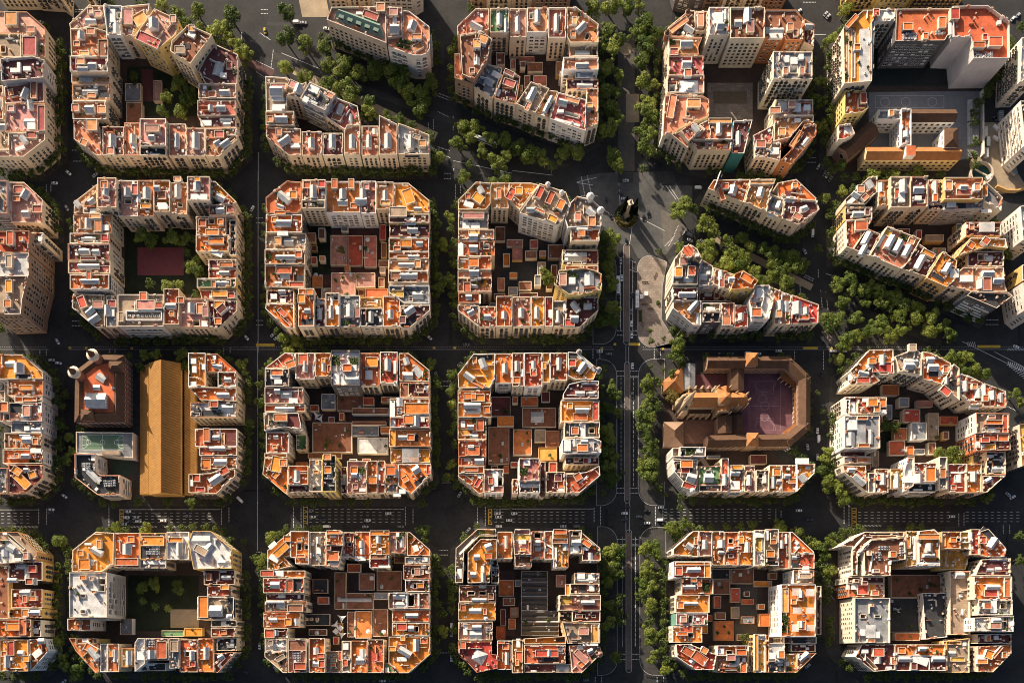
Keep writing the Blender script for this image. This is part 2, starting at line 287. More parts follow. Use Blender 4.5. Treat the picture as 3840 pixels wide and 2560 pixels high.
P 1158 495 1500 495 1500 640 1158 655|25|t|white|v1180,580,45,150;g1240,520,60,70;m1240,600,50,60;o1390,580,200,90
R 1160 660 1500 750|24|r|beige|b1320,680,80,70;k1385,690,60,90;v1185,710,40,90;v1440,670,40,50
R 1152 762 1512 912|22|t|beige|k1270,830,80,35;o1340,830,60,50;c1385,830,35,60;o1180,835,50,140
R 1165 928 1505 1048|22|o|beige|l1335,985,140,120
P 1230 1062 1440 1055 1515 1062 1515 1150 1340 1325 1232 1250|22|o|beige|k1385,1110,70,60,-35;b1290,1190,50,50,-30;c1420,1200,110,40,-35;r1495,1105,36,80;v1265,1295,60,40
R 1117 1062 1226 1225|22|o|beige|b1165,1120,80,70;k1205,1140,40,70
+R 1120 1232 1228 1312|21|g|beige|v1220,1320,70,40
R 1056 1030 1114 1312|21|r|beige|
R 965 1032 1052 1312|22|o|beige|b1005,1200,80,60;w980,1110,20,80;v1050,1170,50,50
R 790 1037 960 1315|23|p|beige|o850,1110,60,60;k850,1155,50,40;g895,1160,40,50;n910,1110,50,60;v920,1280,60,30
R 735 1087 787 1315|17|d|beige|g755,1205,40,60
R 576 985 692 1302|28|c|yellow|o620,1110,60,60;m625,1050,90,20;m625,1160,80,70;b620,1000,60,50
R 464 1022 572 1300|23|w|beige|c530,1265,80,40;b530,1050,30,30;b520,1130,40,30
R 285 1077 456 1240|24|o|beige|k355,1160,50,90;k355,1220,50,40
+R 285 1244 456 1305|22|d|beige|w330,1290,50,20;w400,1290,50,20
P 62 1152 80 1012 240 1012 280 1100 285 1330 250 1312|22|o|beige|o180,1060,90,130,10;w260,1190,60,40,10;b240,1050,60,60
R 80 972 272 1008|22|o|beige|v250,970,30,16
R 90 787 290 968|21|t|pale|k170,825,40,30;b165,915,40,30;w280,870,40,90
P 70 620 130 612 370 622 405 775 250 740 75 775|24|b|pale|b215,660,110,60;d330,690,120,120;w365,660,30,60
R 80 552 430 612|22|t|beige|k250,585,170,40
R 80 402 415 545|22|p|beige|k185,430,50,40;g260,455,90,60;v320,510,80,50
R 490 700 830 960|5|u|beige|
R 830 575 1145 630|6|u|white|
R 830 690 1125 722|6|u|white|
R 880 830 1142 968|6|w|white|
R 830 730 1060 815|4|g|white|
R 700 465 930 600|5|u|beige|
R 350 810 440 945|10|n|beige|
R 450 960 740 1010|4|u|beige|
B C3 fourth third-row block|21|1745 290 1880 115 2694 105 2784 100 2954 240 2964 1160 2794 1310 1930 1320 1750 1150
P 1745 292 1880 117 2064 112 2066 330 2020 408 1752 410|22|o|beige|k1960,190,60,80,-20;v1985,220,40,40;k1845,305,100,50,35;c1960,130,160,50;o1920,370,110,30,30
R 2070 107 2211 364|22|o|white|k2152,235,45,80;w2080,270,30,40
T 22
R 0 107 100 394|22|t|beige|k40,215,35,90;v5,280,35,60;v90,270,30,70
R 105 105 260 400|22|t|white|k185,215,40,90;r185,270,50,60;w245,190,30,60
R 263 105 325 362|22|o|beige|b280,210,30,60
R 329 105 475 342|22|r|beige|k405,175,45,60;k405,225,40,50
P 482 95 570 100 740 242 705 332 542 330 482 300|23|o|beige|k605,230,60,100,35;c520,120,80,50;g650,180,40,190,-50;r520,190,60,60
P 492 372 620 342 750 347 745 500 442 500 442 455|23|d|beige|g690,445,50,40;g590,445,80,40;g670,355,130,26
R 422 512 755 698|22|o|beige|k605,595,120,50;r590,650,120,60;r725,600,50,150;b610,575,130,30
R 450 704 755 838|23|g|beige|v612,765,50,130;w690,770,50,50;b545,770,60,60
P 432 852 690 832 770 862 770 962 435 970|27|w|white|k625,870,60,40;b610,920,90,60;c720,900,16,90;g545,870,40,60;v480,900,60,100
R 460 1002 752 1066|22|d|beige|b555,1020,40,40;v670,1025,30,40;r640,1030,40,50
P 462 1152 640 1132 752 1077 760 1160 580 1312 465 1312|22|t|beige|b570,1170,60,60,-30;v620,1190,100,16,-40;y500,1150,70,30
R 290 1132 456 1310|22|d|beige|b400,1180,60,60;o420,1230,50,70;v425,1280,50,30
R 60 1012 236 1208|26|p|white|n100,1120,70,60;w150,1190,40,50;v130,1040,60,60
+R 62 1212 240 1310|25|c|white|g150,1240,180,40
R 242 1042 288 1308|16|d|beige|
R 0 1192 50 1320|22|o|beige|v40,1230,30,40
R 230 915 390 1030|6|y|ochre|
R 90 575 380 740|4|u|beige|g220,650,110,90
R 10 760 170 980|5|t|beige|
R 290 770 410 910|4|u|beige|
T 21
R 1970 1107 2140 1310|24|p|white|v2070,1180,50,150;g2100,1130,40,60;r2030,1200,40,60;w2110,1210,40,80
P 1745 1167 1752 1152 1965 1152 1968 1310 1930 1320|22|o|beige|v1930,1165,40,30,40;r1920,1220,40,80,30
R 1750 1082 1970 1146|22|o|beige|v1840,1130,40,20;r1860,1105,120,40
R 1750 1006 1985 1076|22|t|beige|k1930,1035,80,60;g1830,1015,60,30
R 1750 857 1992 1000|22|t|beige|r1870,945,120,80;k1860,920,50,50;c1885,925,30,40
R 1745 668 1992 850|22|o|beige|v1790,710,40,60;k1855,740,60,40;r1940,720,60,100;g1885,820,70,60;y1800,780,90,60
R 1745 533 2036 660|22|o|beige|k1870,555,150,50;g1870,605,130,30
R 1745 424 2030 528|22|o|beige|b1850,475,100,50;o1920,490,110,60
R 2010 740 2190 1060|4|u|beige|
R 2035 480 2200 650|4|d|beige|
B C4 church block|22|1310 350 1480 215 1690 130 2404 130 2574 285 2579 745 2394 890 2610 1060 2454 1300 1560 1310 1310 1180 1315 690
R 1382 925 1440 1000|23|b|pale|
+R 1446 915 1670 998|24|g|pale|n1545,945,70,50;v1625,940,60,40;w1480,960,40,60
P 1385 1012 1600 1022 1600 1300 1560 1312 1402 1130|23|g|pale|b1510,1060,100,60;r1500,1110,70,50;k1550,1180,80,80,15;w1450,1080,60,60;r1530,1250,110,50,20
R 1612 1077 1805 1240|23|n|beige|k1700,1180,80,80;w1700,1140,50,60
+R 1612 1244 1805 1300|21|g|beige|c1650,1270,80,30
R 1808 1012 1870 1300|22|r|beige|k1840,1195,40,100
R 1880 1067 1998 1302|22|o|white|v1935,1240,80,80;b1940,1090,90,40;k1930,1140,80,40
R 2006 1072 2095 1300|22|p|beige|k2050,1200,40,90;w2050,1150,50,60
R 2102 1117 2214 1303|22|b|beige|w2160,1160,60,40;v2185,1180,30,90
T 23
R 4 1072 105 1305|22|o|beige|k45,1220,30,100;b75,1130,60,60;k95,1210,40,40
R 110 1072 235 1305|22|o|beige|k165,1165,45,40;b210,1205,60,40
P 238 1062 398 1062 395 1140 242 1300|23|o|white|k300,1180,60,70,-40;g350,1080,40,40;v300,1030,120,50
T 22
R 1690 985 1800 1010|5|g|beige|
R 2060 980 2200 1060|5|d|beige|
B C5 sixth third-row block|23|700 260 870 75 1075 70 1270 60 1400 100 1640 240 1840 360 2050 430 2055 570 2090 940 2040 1160 1880 1310 850 1310 650 1130 690 380
P 702 262 870 77 1075 72 1085 290 962 290 892 205 742 330|25|o|cream|k990,160,45,90;b900,170,60,50;v880,210,60,60,-35;r990,220,160,80
P 694 378 720 300 880 252 962 345 900 372|23|r|cream|k820,280,90,50,15;r820,335,110,50;v730,310,60,60
P 1092 132 1270 62 1322 112 1322 298 1132 262|26|b|cream|b1245,55,60,60;k1220,210,80,60;g1240,170,120,50;w1290,190,30,80
P 1327 92 1400 102 1570 192 1588 300 1480 370 1332 330|24|o|beige|k1425,225,90,60;k1400,160,60,60;r1540,235,40,60;c1440,270,80,50;v1500,270,40,50
P 1592 202 1640 240 1642 520 1482 378|23|b|beige|k1540,340,40,60;c1610,370,60,80;r1530,430,90,60,40
P 1646 282 1740 312 1842 362 1835 552 1742 556 1650 460|22|r|beige|k1815,450,45,80;v1660,360,40,60;k1700,390,50,90;g1790,565,80,30
P 1862 362 2050 432 2055 572 1852 560|23|t|beige|k1942,465,45,80;v1870,420,30,100;b1880,490,50,50;g2020,480,40,80
R 655 485 765 632|24|r|cream|z690,570,36,130;v740,570,40,110;n690,570,34,120
R 769 485 1022 628|25|r|cream|b900,530,80,60;v850,500,60,40;o990,530,60,70;b940,570,50,80;v995,605,70,40
R 657 642 962 925|27|g|pale|v735,720,80,90;g720,840,70,110;l805,800,70,160;o825,900,90,30;g895,820,40,120;r820,660,90,30
R 615 950 840 998|15|d|cream|
R 645 1002 880 1058|20|t|cream|b820,1025,100,40;v700,1020,70,30
P 640 1072 840 1077 850 1308 652 1132|23|o|cream|k790,1195,120,60,40;k720,1110,60,40;r780,1150,80,40,40
R 855 1140 915 1310|22|g|beige|
R 920 1102 1032 1308|23|r|beige|k990,1190,50,100;b955,1175,30,50
R 1052 1102 1162 1272|23|y|beige|k1110,1205,40,130
P 1166 1300 1168 1130 1200 1005 1248 1010 1250 1250|25|w|white|v1215,1190,90,60
R 1254 1052 1450 1222|26|r|white|m1300,1100,80,70;k1300,1185,60,80;o1400,1150,80,120
+R 1210 1232 1450 1300|22|c|white|v1300,1280,80,16
R 1466 1002 1535 1280|24|g|beige|b1505,1140,50,80
R 1540 1062 1702 1308|22|r|beige|k1655,1185,45,70;w1625,1180,30,40;v1640,1130,120,16
R 1706 1062 1836 1308|22|o|beige|k1775,1170,45,90;v1770,1130,110,16
P 1840 1167 2040 1162 1880 1308 1838 1308|22|d|beige|k1900,1200,60,40,-30
R 1872 957 2040 1155|20|c|beige|g1990,1100,90,50;v1920,990,80,30
R 1765 962 1868 1050|13|g|yellow|
P 1782 622 2070 627 2065 798 1787 798|26|b|pale|o1950,700,140,36;g1960,760,100,50;b1930,655,60,30;r2050,710,40,150
P 1782 806 2080 802 2090 940 1792 948|25|r|rust|r1920,830,120,60;b1870,855,70,40;r2030,830,90,60;o1910,910,120,50;v1820,890,40,60
R 1380 620 1475 850|4|b|beige|
R 1240 700 1370 850|8|g|white|
B D0 left-edge bottom-row block|30|-80 260 160 260 325 430 380 520 380 1010 425 1290 270 1470 -80 1475
P -80 262 160 262 325 432 330 520 30 540 20 330 -80 320|24|b|ochre|v40,275,40,20;w140,350,200,20,42;b230,470,40,60
+P -80 330 20 332 90 330 215 450 205 520 40 535 -80 535|27|w|cream|g90,400,60,60,30;c160,480,90,60;g30,440,50,60;v150,500,60,30
R 82 522 380 682|23|d|ochre|g180,560,80,40;g225,620,40,110;k110,680,80,40;r280,580,70,60;r260,690,60,50;k300,690,30,60
R 107 758 376 918|22|t|ochre|k220,785,90,50;b220,840,40,60;b290,835,60,40
R 92 923 376 1006|22|o|ochre|k300,960,100,50;b230,960,60,60
R -80 1018 282 1170|22|o|ochre|b120,1080,110,60;r200,1080,60,140
R 287 1022 362 1168|20|d|cream|v305,1115,40,50
R 2 1190 250 1465|22|o|beige|k60,1380,40,110;k180,1310,50,50;b230,1355,60,50;r95,1265,60,120
P 254 1186 395 1182 425 1290 272 1465|22|o|white|k360,1205,50,50;v320,1310,90,60,-40
R -80 560 76 1010|6|u|beige|
B D1 second bottom-row block|30|630 420 830 260 1670 255 1830 255 2010 410 2040 590 2055 1290 1890 1480 830 1480 600 1290 605 610
P 632 420 832 262 990 270 985 540 882 605 627 605|23|o|beige|k840,430,100,60,30;b860,370,40,70;o730,540,90,90;g785,525,40,50;v760,365,60,20
R 995 272 1212 572|22|o|beige|k1097,410,75,95;r1100,520,190,60;w980,440,30,80;c1190,480,30,40
R 1217 272 1440 500|22|b|ochre|o1320,340,190,80;m1320,420,120,90;c1250,440,80,90;w1420,400,40,60
+R 1217 504 1440 575|21|g|beige|v1330,525,200,30
R 1447 262 1640 500|22|w|beige|k1550,410,55,120;o1520,330,120,40;w1620,500,30,40
P 1636 352 1674 256 1830 256 2010 412 2010 580 1680 585|25|w|ochre|v1730,315,180,50;b1740,420,110,60,30;g1800,400,60,90,40;w1735,548,40,60;w1812,548,40,60;g1915,525,60,40
R 1772 592 2037 720|22|d|beige|k1960,655,80,40;k1930,600,50,20
R 1797 727 2005 818|21|t|beige|b1950,740,70,40
R 1710 824 2025 1018|22|b|beige|k1870,945,110,100;o1760,910,80,180;c2000,920,60,150;g1980,990,40,40
R 1830 1024 2050 1084|21|c|beige|g1930,1050,40,40
R 1832 1090 2045 1170|22|o|beige|o1930,1130,60,40;d2000,1130,60,60
R 606 612 930 1000|32|w|pale|w880,690,70,50;w880,750,60,50;b720,655,50,40;b800,665,30,30;w720,815,40,30;w720,950,40,30;b815,780,30,20
P 594 1012 700 1006 700 1112 594 1112|24|t|pale|o690,1050,60,30
+R 704 1006 790 1112|25|r|pale|
R 668 1182 850 1225|22|o|yellow|v740,1200,60,30
+P 600 1178 664 1178 664 1232 850 1232 860 1470 830 1480 660 1290|22|t|cream|k810,1310,60,120,-40;o790,1270,110,60,30;v830,1360,50,40
R 872 1227 935 1470|22|g|beige|
R 938 1227 1038 1470|23|t|beige|k1000,1330,45,110;b965,1310,30,60
R 1056 1262 1172 1430|24|y|beige|k1115,1350,45,130
P 1174 1470 1174 1220 1200 1178 1260 1178 1262 1400|26|w|white|v1225,1330,90,80
R 1266 1180 1462 1370|25|r|white|m1300,1220,80,90;k1310,1320,60,80;r1400,1280,80,140
+R 1225 1392 1440 1462|21|c|white|v1300,1410,70,16
R 1470 1177 1555 1440|23|g|beige|b1515,1250,60,90
R 1558 1190 1712 1472|22|r|beige|k1660,1330,40,80;w1620,1310,40,50;v1640,1290,120,14
R 1716 1180 1848 1472|22|o|beige|k1785,1310,45,110;v1780,1280,110,14
P 1852 1310 2055 1297 1890 1478 1852 1474|22|d|beige|k1910,1340,50,40,-30
R 1880 1177 2055 1288|20|c|beige|g1990,1240,60,40
R 1400 1165 1590 1112|4|n|ochre|
R 1594 1092 1750 1162|6|o|ochre|
R 1040 1010 1145 1150|6|g|white|
B D2 third bottom-row block|31|60 590 100 420 290 260 1160 255 1335 265 1505 415 1505 1320 1320 1480 280 1480 80 1340
P 100 422 295 262 298 470 245 480 315 555 180 588 102 585|22|o|cream|v140,375,80,40,-42;b220,420,140,60,-42;v155,490,90,50,30;o270,320,60,50
P 302 258 465 258 465 542 345 540 342 486 302 482|22|o|cream|w375,390,35,60;w437,395,30,40;b380,335,40,30;b390,470,70,30
R 470 262 606 552|22|b|cream|k540,335,35,60;v540,420,40,60;m540,490,60,90;w485,400,30,60
P 612 375 612 275 680 245 756 262 756 380|27|o|cream|b675,265,120,30;v665,300,60,20;b630,335,20,20
+P 612 380 752 384 716 568 612 560|26|d|cream|r665,470,100,80;g670,535,90,50;w690,410,50,40;b630,400,40,40
R 760 267 850 482|21|r|beige|g775,470,50,40;w810,370,30,30;r800,330,40,40
R 856 260 986 500|22|o|beige|k915,370,45,60;n872,310,40,20;k920,430,40,50;v900,490,100,40
R 990 257 1155 460|23|o|cream|k1060,330,45,60;o1020,380,40,30;o1100,380,40,30;o1070,270,160,40
+R 982 464 1150 572|22|r|cream|b1065,440,50,40;u1060,475,130,40;v1110,560,110,20
R 1160 262 1300 446|22|p|beige|g1260,345,40,90;v1225,285,30,40;n1270,275,30,30;w1180,390,40,40
P 1305 267 1335 266 1505 416 1505 470 1310 468|23|o|beige|v1380,400,50,60,-20
R 1288 478 1500 540|22|g|beige|m1385,525,80,30;v1460,500,50,40
R 1275 546 1505 670|22|u|beige|w1365,605,40,50;b1395,605,50,60;b1430,610,40,40;v1450,560,50,30
R 1292 675 1500 780|22|u|beige|w1375,728,40,40;v1350,728,30,30;b1420,725,60,40
R 1148 787 1500 928|23|u|white|g1235,815,100,60;g1235,890,100,50;w1340,850,60,110;v1300,850,16,130;v1405,850,16,110
R 1178 938 1500 1040|22|o|beige|k1350,985,110,40;w1298,988,30,50
R 1178 1046 1500 1155|22|o|beige|k1340,1095,50,50;w1300,1095,30,60;r1260,1080,90,60;w1390,1100,30,50
P 1150 1166 1505 1164 1505 1320 1320 1480 1240 1480 1148 1390|23|o|beige|k1290,1300,120,60,30;k1385,1240,50,110;b1180,1270,60,40;v1260,1360,90,40;b1270,1180,40,40;u1260,1260,80,50
P 1112 1480 1112 1392 1146 1394 1230 1480|20|n|beige|v1130,1455,40,50
R 966 1190 1108 1478|22|r|beige|w985,1310,40,60
R 826 1200 962 1478|22|o|beige|g925,1310,60,70;g900,1370,70,70;w825,1355,30,40
R 744 1202 822 1478|22|b|beige|v775,1250,50,60;r770,1390,40,60;v795,1470,20,20
R 606 1290 740 1478|17|b|beige|b675,1370,50,30;b670,1410,40,30;r725,1330,30,80
R 462 1180 602 1475|23|o|cream|g515,1290,50,60;r560,1330,60,40;g515,1400,60,50;r570,1400,50,60;w465,1220,30,40
P 282 1182 442 1182 442 1475 282 1475|23|p|cream|u360,1240,150,90;m350,1340,80,90;g350,1400,50,60;r380,1420,100,60
P 80 1300 180 1300 275 1290 278 1478 240 1478 82 1342|22|b|beige|b215,1350,80,40,-30
R 82 1188 276 1296|23|w|beige|v180,1240,160,30;b130,1220,40,40
R 76 1092 285 1180|22|d|beige|r120,1140,80,70;k175,1135,40,50;g270,1145,30,60
R 66 957 382 1085|22|o|cream|k150,1022,70,40;o220,1000,90,30;g345,1040,40,60
R 80 860 440 950|22|b|cream|g210,890,70,60;u340,920,130,60;k170,870,160,20;w220,935,60,20
R 92 796 420 854|21|d|beige|g220,810,60,40
R 66 662 420 790|23|r|beige|k165,720,80,60;c350,710,80,120;r290,730,60,110
R 60 596 430 656|22|o|cream|b100,620,110,50;v200,620,80,50
R 680 610 780 930|5|u|beige|
R 784 790 1015 930|5|u|beige|g850,850,290,30
R 890 620 1025 765|4|u|beige|v1000,660,36,36
R 1045 600 1260 770|4|u|beige|
R 1020 785 1142 845|6|g|beige|
R 490 670 620 790|6|c|beige|
R 430 970 640 1070|5|c|beige|b440,1015,16,16;b480,1015,16,16;b530,1015,16,16
R 860 945 1000 1180|4|t|beige|
R 1010 930 1140 1165|4|u|beige|
R 790 950 855 1170|4|u|beige|
B D3 fourth bottom-row block|31|1720 540 1730 400 1915 235 2384 240 2784 250 2974 400 2980 1310 2814 1480 1910 1480 1745 1300
P 1728 405 1915 237 2073 237 2080 300 1932 300 1800 430 1790 700 1722 700|23|b|cream|v1830,380,20,220,44;n1950,275,60,60;v1760,620,40,90;c1790,560,40,60;y1990,260,120,40
+P 1832 440 1940 325 2080 325 2082 495 2030 500 2020 700 1830 702|27|o|cream|k2010,390,60,60,-20;k1910,480,50,50;k1880,630,50,50;b2010,470,60,50;k1965,655,40,80;v1960,580,30,60
+P 2034 505 2084 500 2105 600 2100 705 2034 705|22|c|cream|m2060,600,50,90
R 2088 262 2216 495|22|o|cream|k2165,350,30,110;w2105,405,35,60
T 32
P 6 300 25 238 155 242 166 330 166 460 20 460|26|p|cream|y95,305,140,50;v90,345,70,40;b95,415,40,30
+P 20 465 168 465 168 565 25 560|24|u|cream|
R 170 257 275 496|22|t|cream|k220,355,50,50;w220,290,60,50;g225,405,50,40
R 279 257 352 500|22|r|cream|v320,380,90,14,30;y340,340,20,80
R 358 242 488 568|24|o|white|o415,260,110,40;u415,340,130,40;m410,425,40,30;g465,390,50,60;v380,480,20,200
R 492 247 602 452|22|b|cream|k555,355,80,50;v540,410,90,60,-20;w550,275,60,40
P 582 255 605 270 760 402 765 510 605 510 606 400 592 390|22|o|cream|g680,480,40,80;v640,405,60,30;d680,455,130,90;o640,360,90,40,35
R 540 617 755 706|22|g|cream|v600,640,70,60;v690,650,60,50;g650,680,160,20
R 500 710 755 800|22|u|cream|v690,740,50,70;c610,755,60,60;o480,760,36,90
R 406 806 765 940|23|p|cream|k655,872,120,40;y470,850,90,80;d690,920,140,50
R 518 946 760 1036|22|d|cream|b580,990,60,30;w620,990,30,30;w705,990,30,20
R 405 950 514 1040|15|c|cream|v435,985,30,16
P 432 1042 760 1046 760 1222 480 1226|26|b|ochre|b620,1120,80,60;w600,1060,60,30;c530,1150,60,40,40;y720,1140,60,150;v680,1235,140,20
P 492 1242 600 1232 760 1252 778 1310 600 1480 520 1480|23|p|beige|w560,1290,130,30,45;b600,1340,140,50,45;k675,1290,50,40,-25;v590,1260,60,40
R 104 1235 462 1400|24|r|cream|r300,1310,190,60;k320,1305,50,60;m430,1280,70,90;c340,1365,120,30;m240,1375,60,30
+P 104 1230 104 1182 460 1160 464 1228|22|o|ochre|c420,1195,70,30
+P 104 1404 510 1404 514 1474 104 1474|21|d|cream|g440,1440,110,60;v190,1460,60,14
R 0 1192 95 1480|22|o|beige|v55,1220,36,80;b45,1390,30,50;r60,1340,60,90
R 80 600 310 940|6|c|grey|
+R 80 942 405 1160|6|c|grey|
T 31
R 2086 1200 2208 1450|22|o|beige|k2170,1355,35,110;b2120,1215,60,20
P 1745 1207 2040 1207 2040 1315 2090 1322 2088 1440 1910 1478 1752 1310|23|r|cream|e1930,1340,110,110,30;b1790,1240,50,60;w2085,1345,40,80;d1850,1370,160,60,38;b2005,1405,20,20
R 1750 1037 2046 1196|23|p|beige|g1900,1150,100,100;m2010,1090,60,110;k1910,1085,80,40;v1810,1100,40,110
R 1750 872 2072 1024|22|o|beige|k1895,945,110,50;r1980,950,30,50;v1985,1005,30,30;w1890,875,80,14
R 1755 722 2076 866|22|u|beige|k1930,850,130,30;g1960,730,60,30;w1860,790,60,30;w1960,790,60,30
B D4 fifth bottom-row block|32|1385 460 1390 410 1560 255 2304 240 2414 260 2604 430 2660 740 2660 1160 2614 1305 2454 1475 1560 1480 1385 1310
P 1385 462 1390 410 1560 257 1608 257 1605 480|22|o|cream|k1535,385,60,50,35;b1590,340,30,60
R 1612 257 1725 474|22|p|beige|k1665,370,50,80;d1645,350,50,90;w1590,340,20,60
R 1730 257 1830 550|22|t|beige|k1812,365,60,70;v1740,350,30,30;k1810,438,50,30
R 1834 262 1955 550|22|o|beige|k1890,405,45,30;w1890,340,40,40;w1890,470,40,30;d1900,460,80,40
R 1959 257 2088 550|22|o|beige|k2032,395,45,90;b1980,330,40,60;r1950,400,60,30
R 2092 247 2182 556|26|w|cream|y2135,350,60,160;v2140,290,80,40
+R 2186 240 2300 556|25|b|ochre|b2260,345,50,40;c2260,540,100,40;v2200,290,40,90;o2230,450,70,60
R 1392 517 1720 660|23|r|white|k1570,590,120,45;o1690,590,50,130;r1440,600,60,70;o1560,535,280,26
R 1462 666 1735 800|22|t|cream|k1530,735,110,40;b1570,680,50,30;n1685,740,60,80;b1620,700,40,60;w1560,790,50,20
R 1412 806 1704 960|22|o|cream|k1545,880,130,30;w1560,945,80,24
R 1416 966 1690 1066|22|p|greennet|w1545,1015,40,70;b1485,1015,50,50;v1610,1015,30,30
R 1386 1072 1642 1216|22|o|cream|b1470,1140,90,30;r1510,1100,110,60;w1545,1155,50,40;v1500,1080,30,30
P 1412 1232 1530 1230 1762 1320 1740 1452 1580 1452 1420 1342|23|r|cream|g1570,1370,50,60,40;r1530,1300,120,60,30;b1660,1285,60,50,30;k1665,1400,30,40;v1550,1260,40,60,-20;r1620,1350,130,80,35
R 1768 1242 2036 1330|23|o|cream|v1800,1290,80,60;w1880,1300,60,30;o1980,1300,90,50
+R 1768 1334 2036 1475|22|u|cream|g1950,1360,50,70;b1890,1345,70,50;v2010,1370,30,50;g1930,1410,90,30;o2005,1430,50,90
R 2040 1250 2092 1470|16|b|cream|
R 2096 1150 2184 1474|24|y|ochre|v2150,1170,100,50;o2110,1300,30,300
+R 2188 1150 2214 1474|23|b|ochre|
T 33
R 0 1220 140 1380|24|w|cream|b110,1320,50,60;g100,1380,60,30;v40,1330,60,60
+R 0 1384 142 1475|21|g|cream|v110,1410,50,20;c40,1450,70,20
R 88 262 182 578|22|t|beige|k115,370,40,70;v160,320,14,90
P 186 262 206 262 390 432 395 448 190 450|22|o|beige|v255,395,50,30,-30;w205,380,20,50
+R 190 454 398 578|22|r|beige|g235,480,40,40;c240,545,60,50;v330,570,60,30
R 215 592 395 706|22|b|white|b320,640,100,40;v320,600,90,30
R 106 716 405 1164|27|o|white|p245,780,70,60;p360,785,70,60;p250,940,70,50;p360,940,70,50;p235,1090,60,60;p365,1090,70,50;k285,800,40,60;r285,820,50,70;k285,1060,40,60;r290,1070,60,70;n155,1050,50,160;y155,850,50,200
+R 410 730 452 1150|19|d|ochre|v415,880,20,60;v418,1050,20,80
R 130 1170 412 1226|22|b|cream|c280,1200,130,40;d160,1195,60,40
R 195 1232 405 1298|21|d|cream|k305,1245,40,24
P 247 1310 412 1307 242 1474|22|t|ochre|k310,1340,100,50,-40
R 146 1312 242 1478|21|y|cream|v170,1400,30,40;n190,1450,40,40
T 32
R 1725 580 1880 670|5|c|cream|
R 1740 680 1885 800|5|u|beige|
R 1890 580 2090 710|5|u|beige|v1980,630,30,30
R 1750 1030 1915 1200|5|t|beige|
B D5 right-hand bottom-row block|33|610 385 830 260 1480 235 1740 235 1900 230 2050 400 2110 1000 2100 1310 1940 1470 900 1470 700 1330 640 1220
P 612 388 832 262 1170 260 1170 305 880 330 770 440 765 640 722 640 720 388|24|u|cream|v790,350,14,180,42;w1000,282,260,16
+P 772 440 885 332 1172 310 1180 500 1052 515 1050 640 825 640 820 445|27|u|cream|m1010,400,110,50;b1075,455,50,50;b930,600,50,30;m1155,400,30,140;b875,445,30,40;m960,470,50,80;v900,520,10,180,10;v830,420,12,140,46
R 1184 257 1290 560|24|y|ochre|o1210,350,40,100;v1270,400,20,220
P 1296 282 1300 255 1430 240 1475 282 1480 556 1298 556|27|t|cream|b1385,305,180,40;k1390,395,50,70;b1390,420,50,40;k1390,465,90,30;g1390,540,180,40
R 1486 262 1650 410|22|o|ochre|b1600,330,50,40;y1515,340,50,80
+P 1486 415 1735 420 1735 450 1700 590 1486 590|14|y|yellow|v1660,500,14,20;v1600,550,14,20;v1560,550,14,20
R 1654 262 1736 412|22|y|ochre|v1700,310,70,8;v1700,350,70,8
R 682 652 1000 706|22|d|cream|b830,705,50,30;b760,685,40,30
+R 690 710 1000 826|22|t|rust|v750,735,50,50;v700,735,30,50;o900,740,50,60;b920,790,60,40;r820,760,90,80
R 738 832 1045 1222|26|g|cream|w820,990,50,30;w945,990,50,20;p885,1120,80,110;v825,1130,40,60;v950,1150,40,60;b890,1200,60,30;b900,895,20,20
P 802 1232 1090 1232 1090 1452 902 1468 742 1340|23|d|cream|b950,1300,90,70;w870,1380,200,30,45;k950,1370,50,60;g1050,1440,50,30;v840,1290,60,40
R 1096 1232 1528 1330|24|o|beige|
+R 1096 1334 1540 1460|23|d|beige|k1180,1360,110,50;k1470,1360,110,50;v1320,1365,150,80,20;b1085,1375,40,60
P 1534 1205 1735 1180 1735 1478 1545 1478|20|b|ochre|g1600,1310,60,40;y1650,1360,120,40;y1600,1220,150,30
R 1742 240 1820 460|22|r|beige|k1755,300,30,70;v1765,400,30,30
P 1824 260 1900 235 2050 402 2040 480 1890 480 1824 460|23|o|beige|k1940,360,60,100,35;c1930,290,50,180,-50;r1860,330,60,60
P 1782 640 1840 500 2090 490 2085 640|23|d|beige|g2000,585,50,40;g1930,590,60,30;g2000,495,140,30
R 1768 648 2096 846|23|o|beige|k1945,738,120,45;r1930,790,110,60;r2070,740,50,160
R 1806 848 2100 980|23|g|beige|v1955,900,50,130;w2030,900,50,50;b1890,900,60,50
P 1772 1002 2115 985 2112 1125 1772 1118|27|w|white|k1970,1025,70,40;b1960,1070,90,50;c2060,1060,16,110;c2080,1060,12,110
R 1802 1144 2096 1226|22|d|beige|b1900,1180,40,50;v1980,1175,40,40
P 1806 1250 2098 1232 2098 1310 1940 1472 1806 1470|23|t|beige|o1910,1320,70,70,20;b1850,1380,90,40;v1850,1340,70,40;b1980,1300,120,24,-50
R 1060 632 1490 828|4|u|beige|
R 1050 834 1318 1128|4|c|beige|
R 1100 1132 1310 1200|6|t|beige|
P 1325 790 1550 790 1540 1170 1350 1190|11|c|pale|v1400,810,16,12;v1450,810,16,12;v1400,850,16,12;v1450,850,16,12
R 1560 600 1736 1150|16|b|cream|
B Z0 top-edge row|00|-80 -300 560 -300 575 -90 -80 -110
P -80 -300 230 -300 235 -105 -80 -108|23|p|beige|
P 236 -300 380 -300 515 -180 510 -40 440 -92 236 -105|23|o|beige|
P 640 -300 760 -300 760 -95 690 -100|22|o|beige|
T 01
R 605 -300 760 -105|23|t|beige|
R 764 -300 980 -100|23|p|beige|
P 984 -300 1430 -300 1430 -110 1360 -70 984 -80|25|g|pale|
P 1805 -300 1990 -300 1990 -92 1860 -90|23|t|brown|
R 1994 -300 2210 -88|23|t|beige|
T 02
R 0 -300 180 -95|23|o|beige|
R 184 -300 520 -92|23|t|brown|
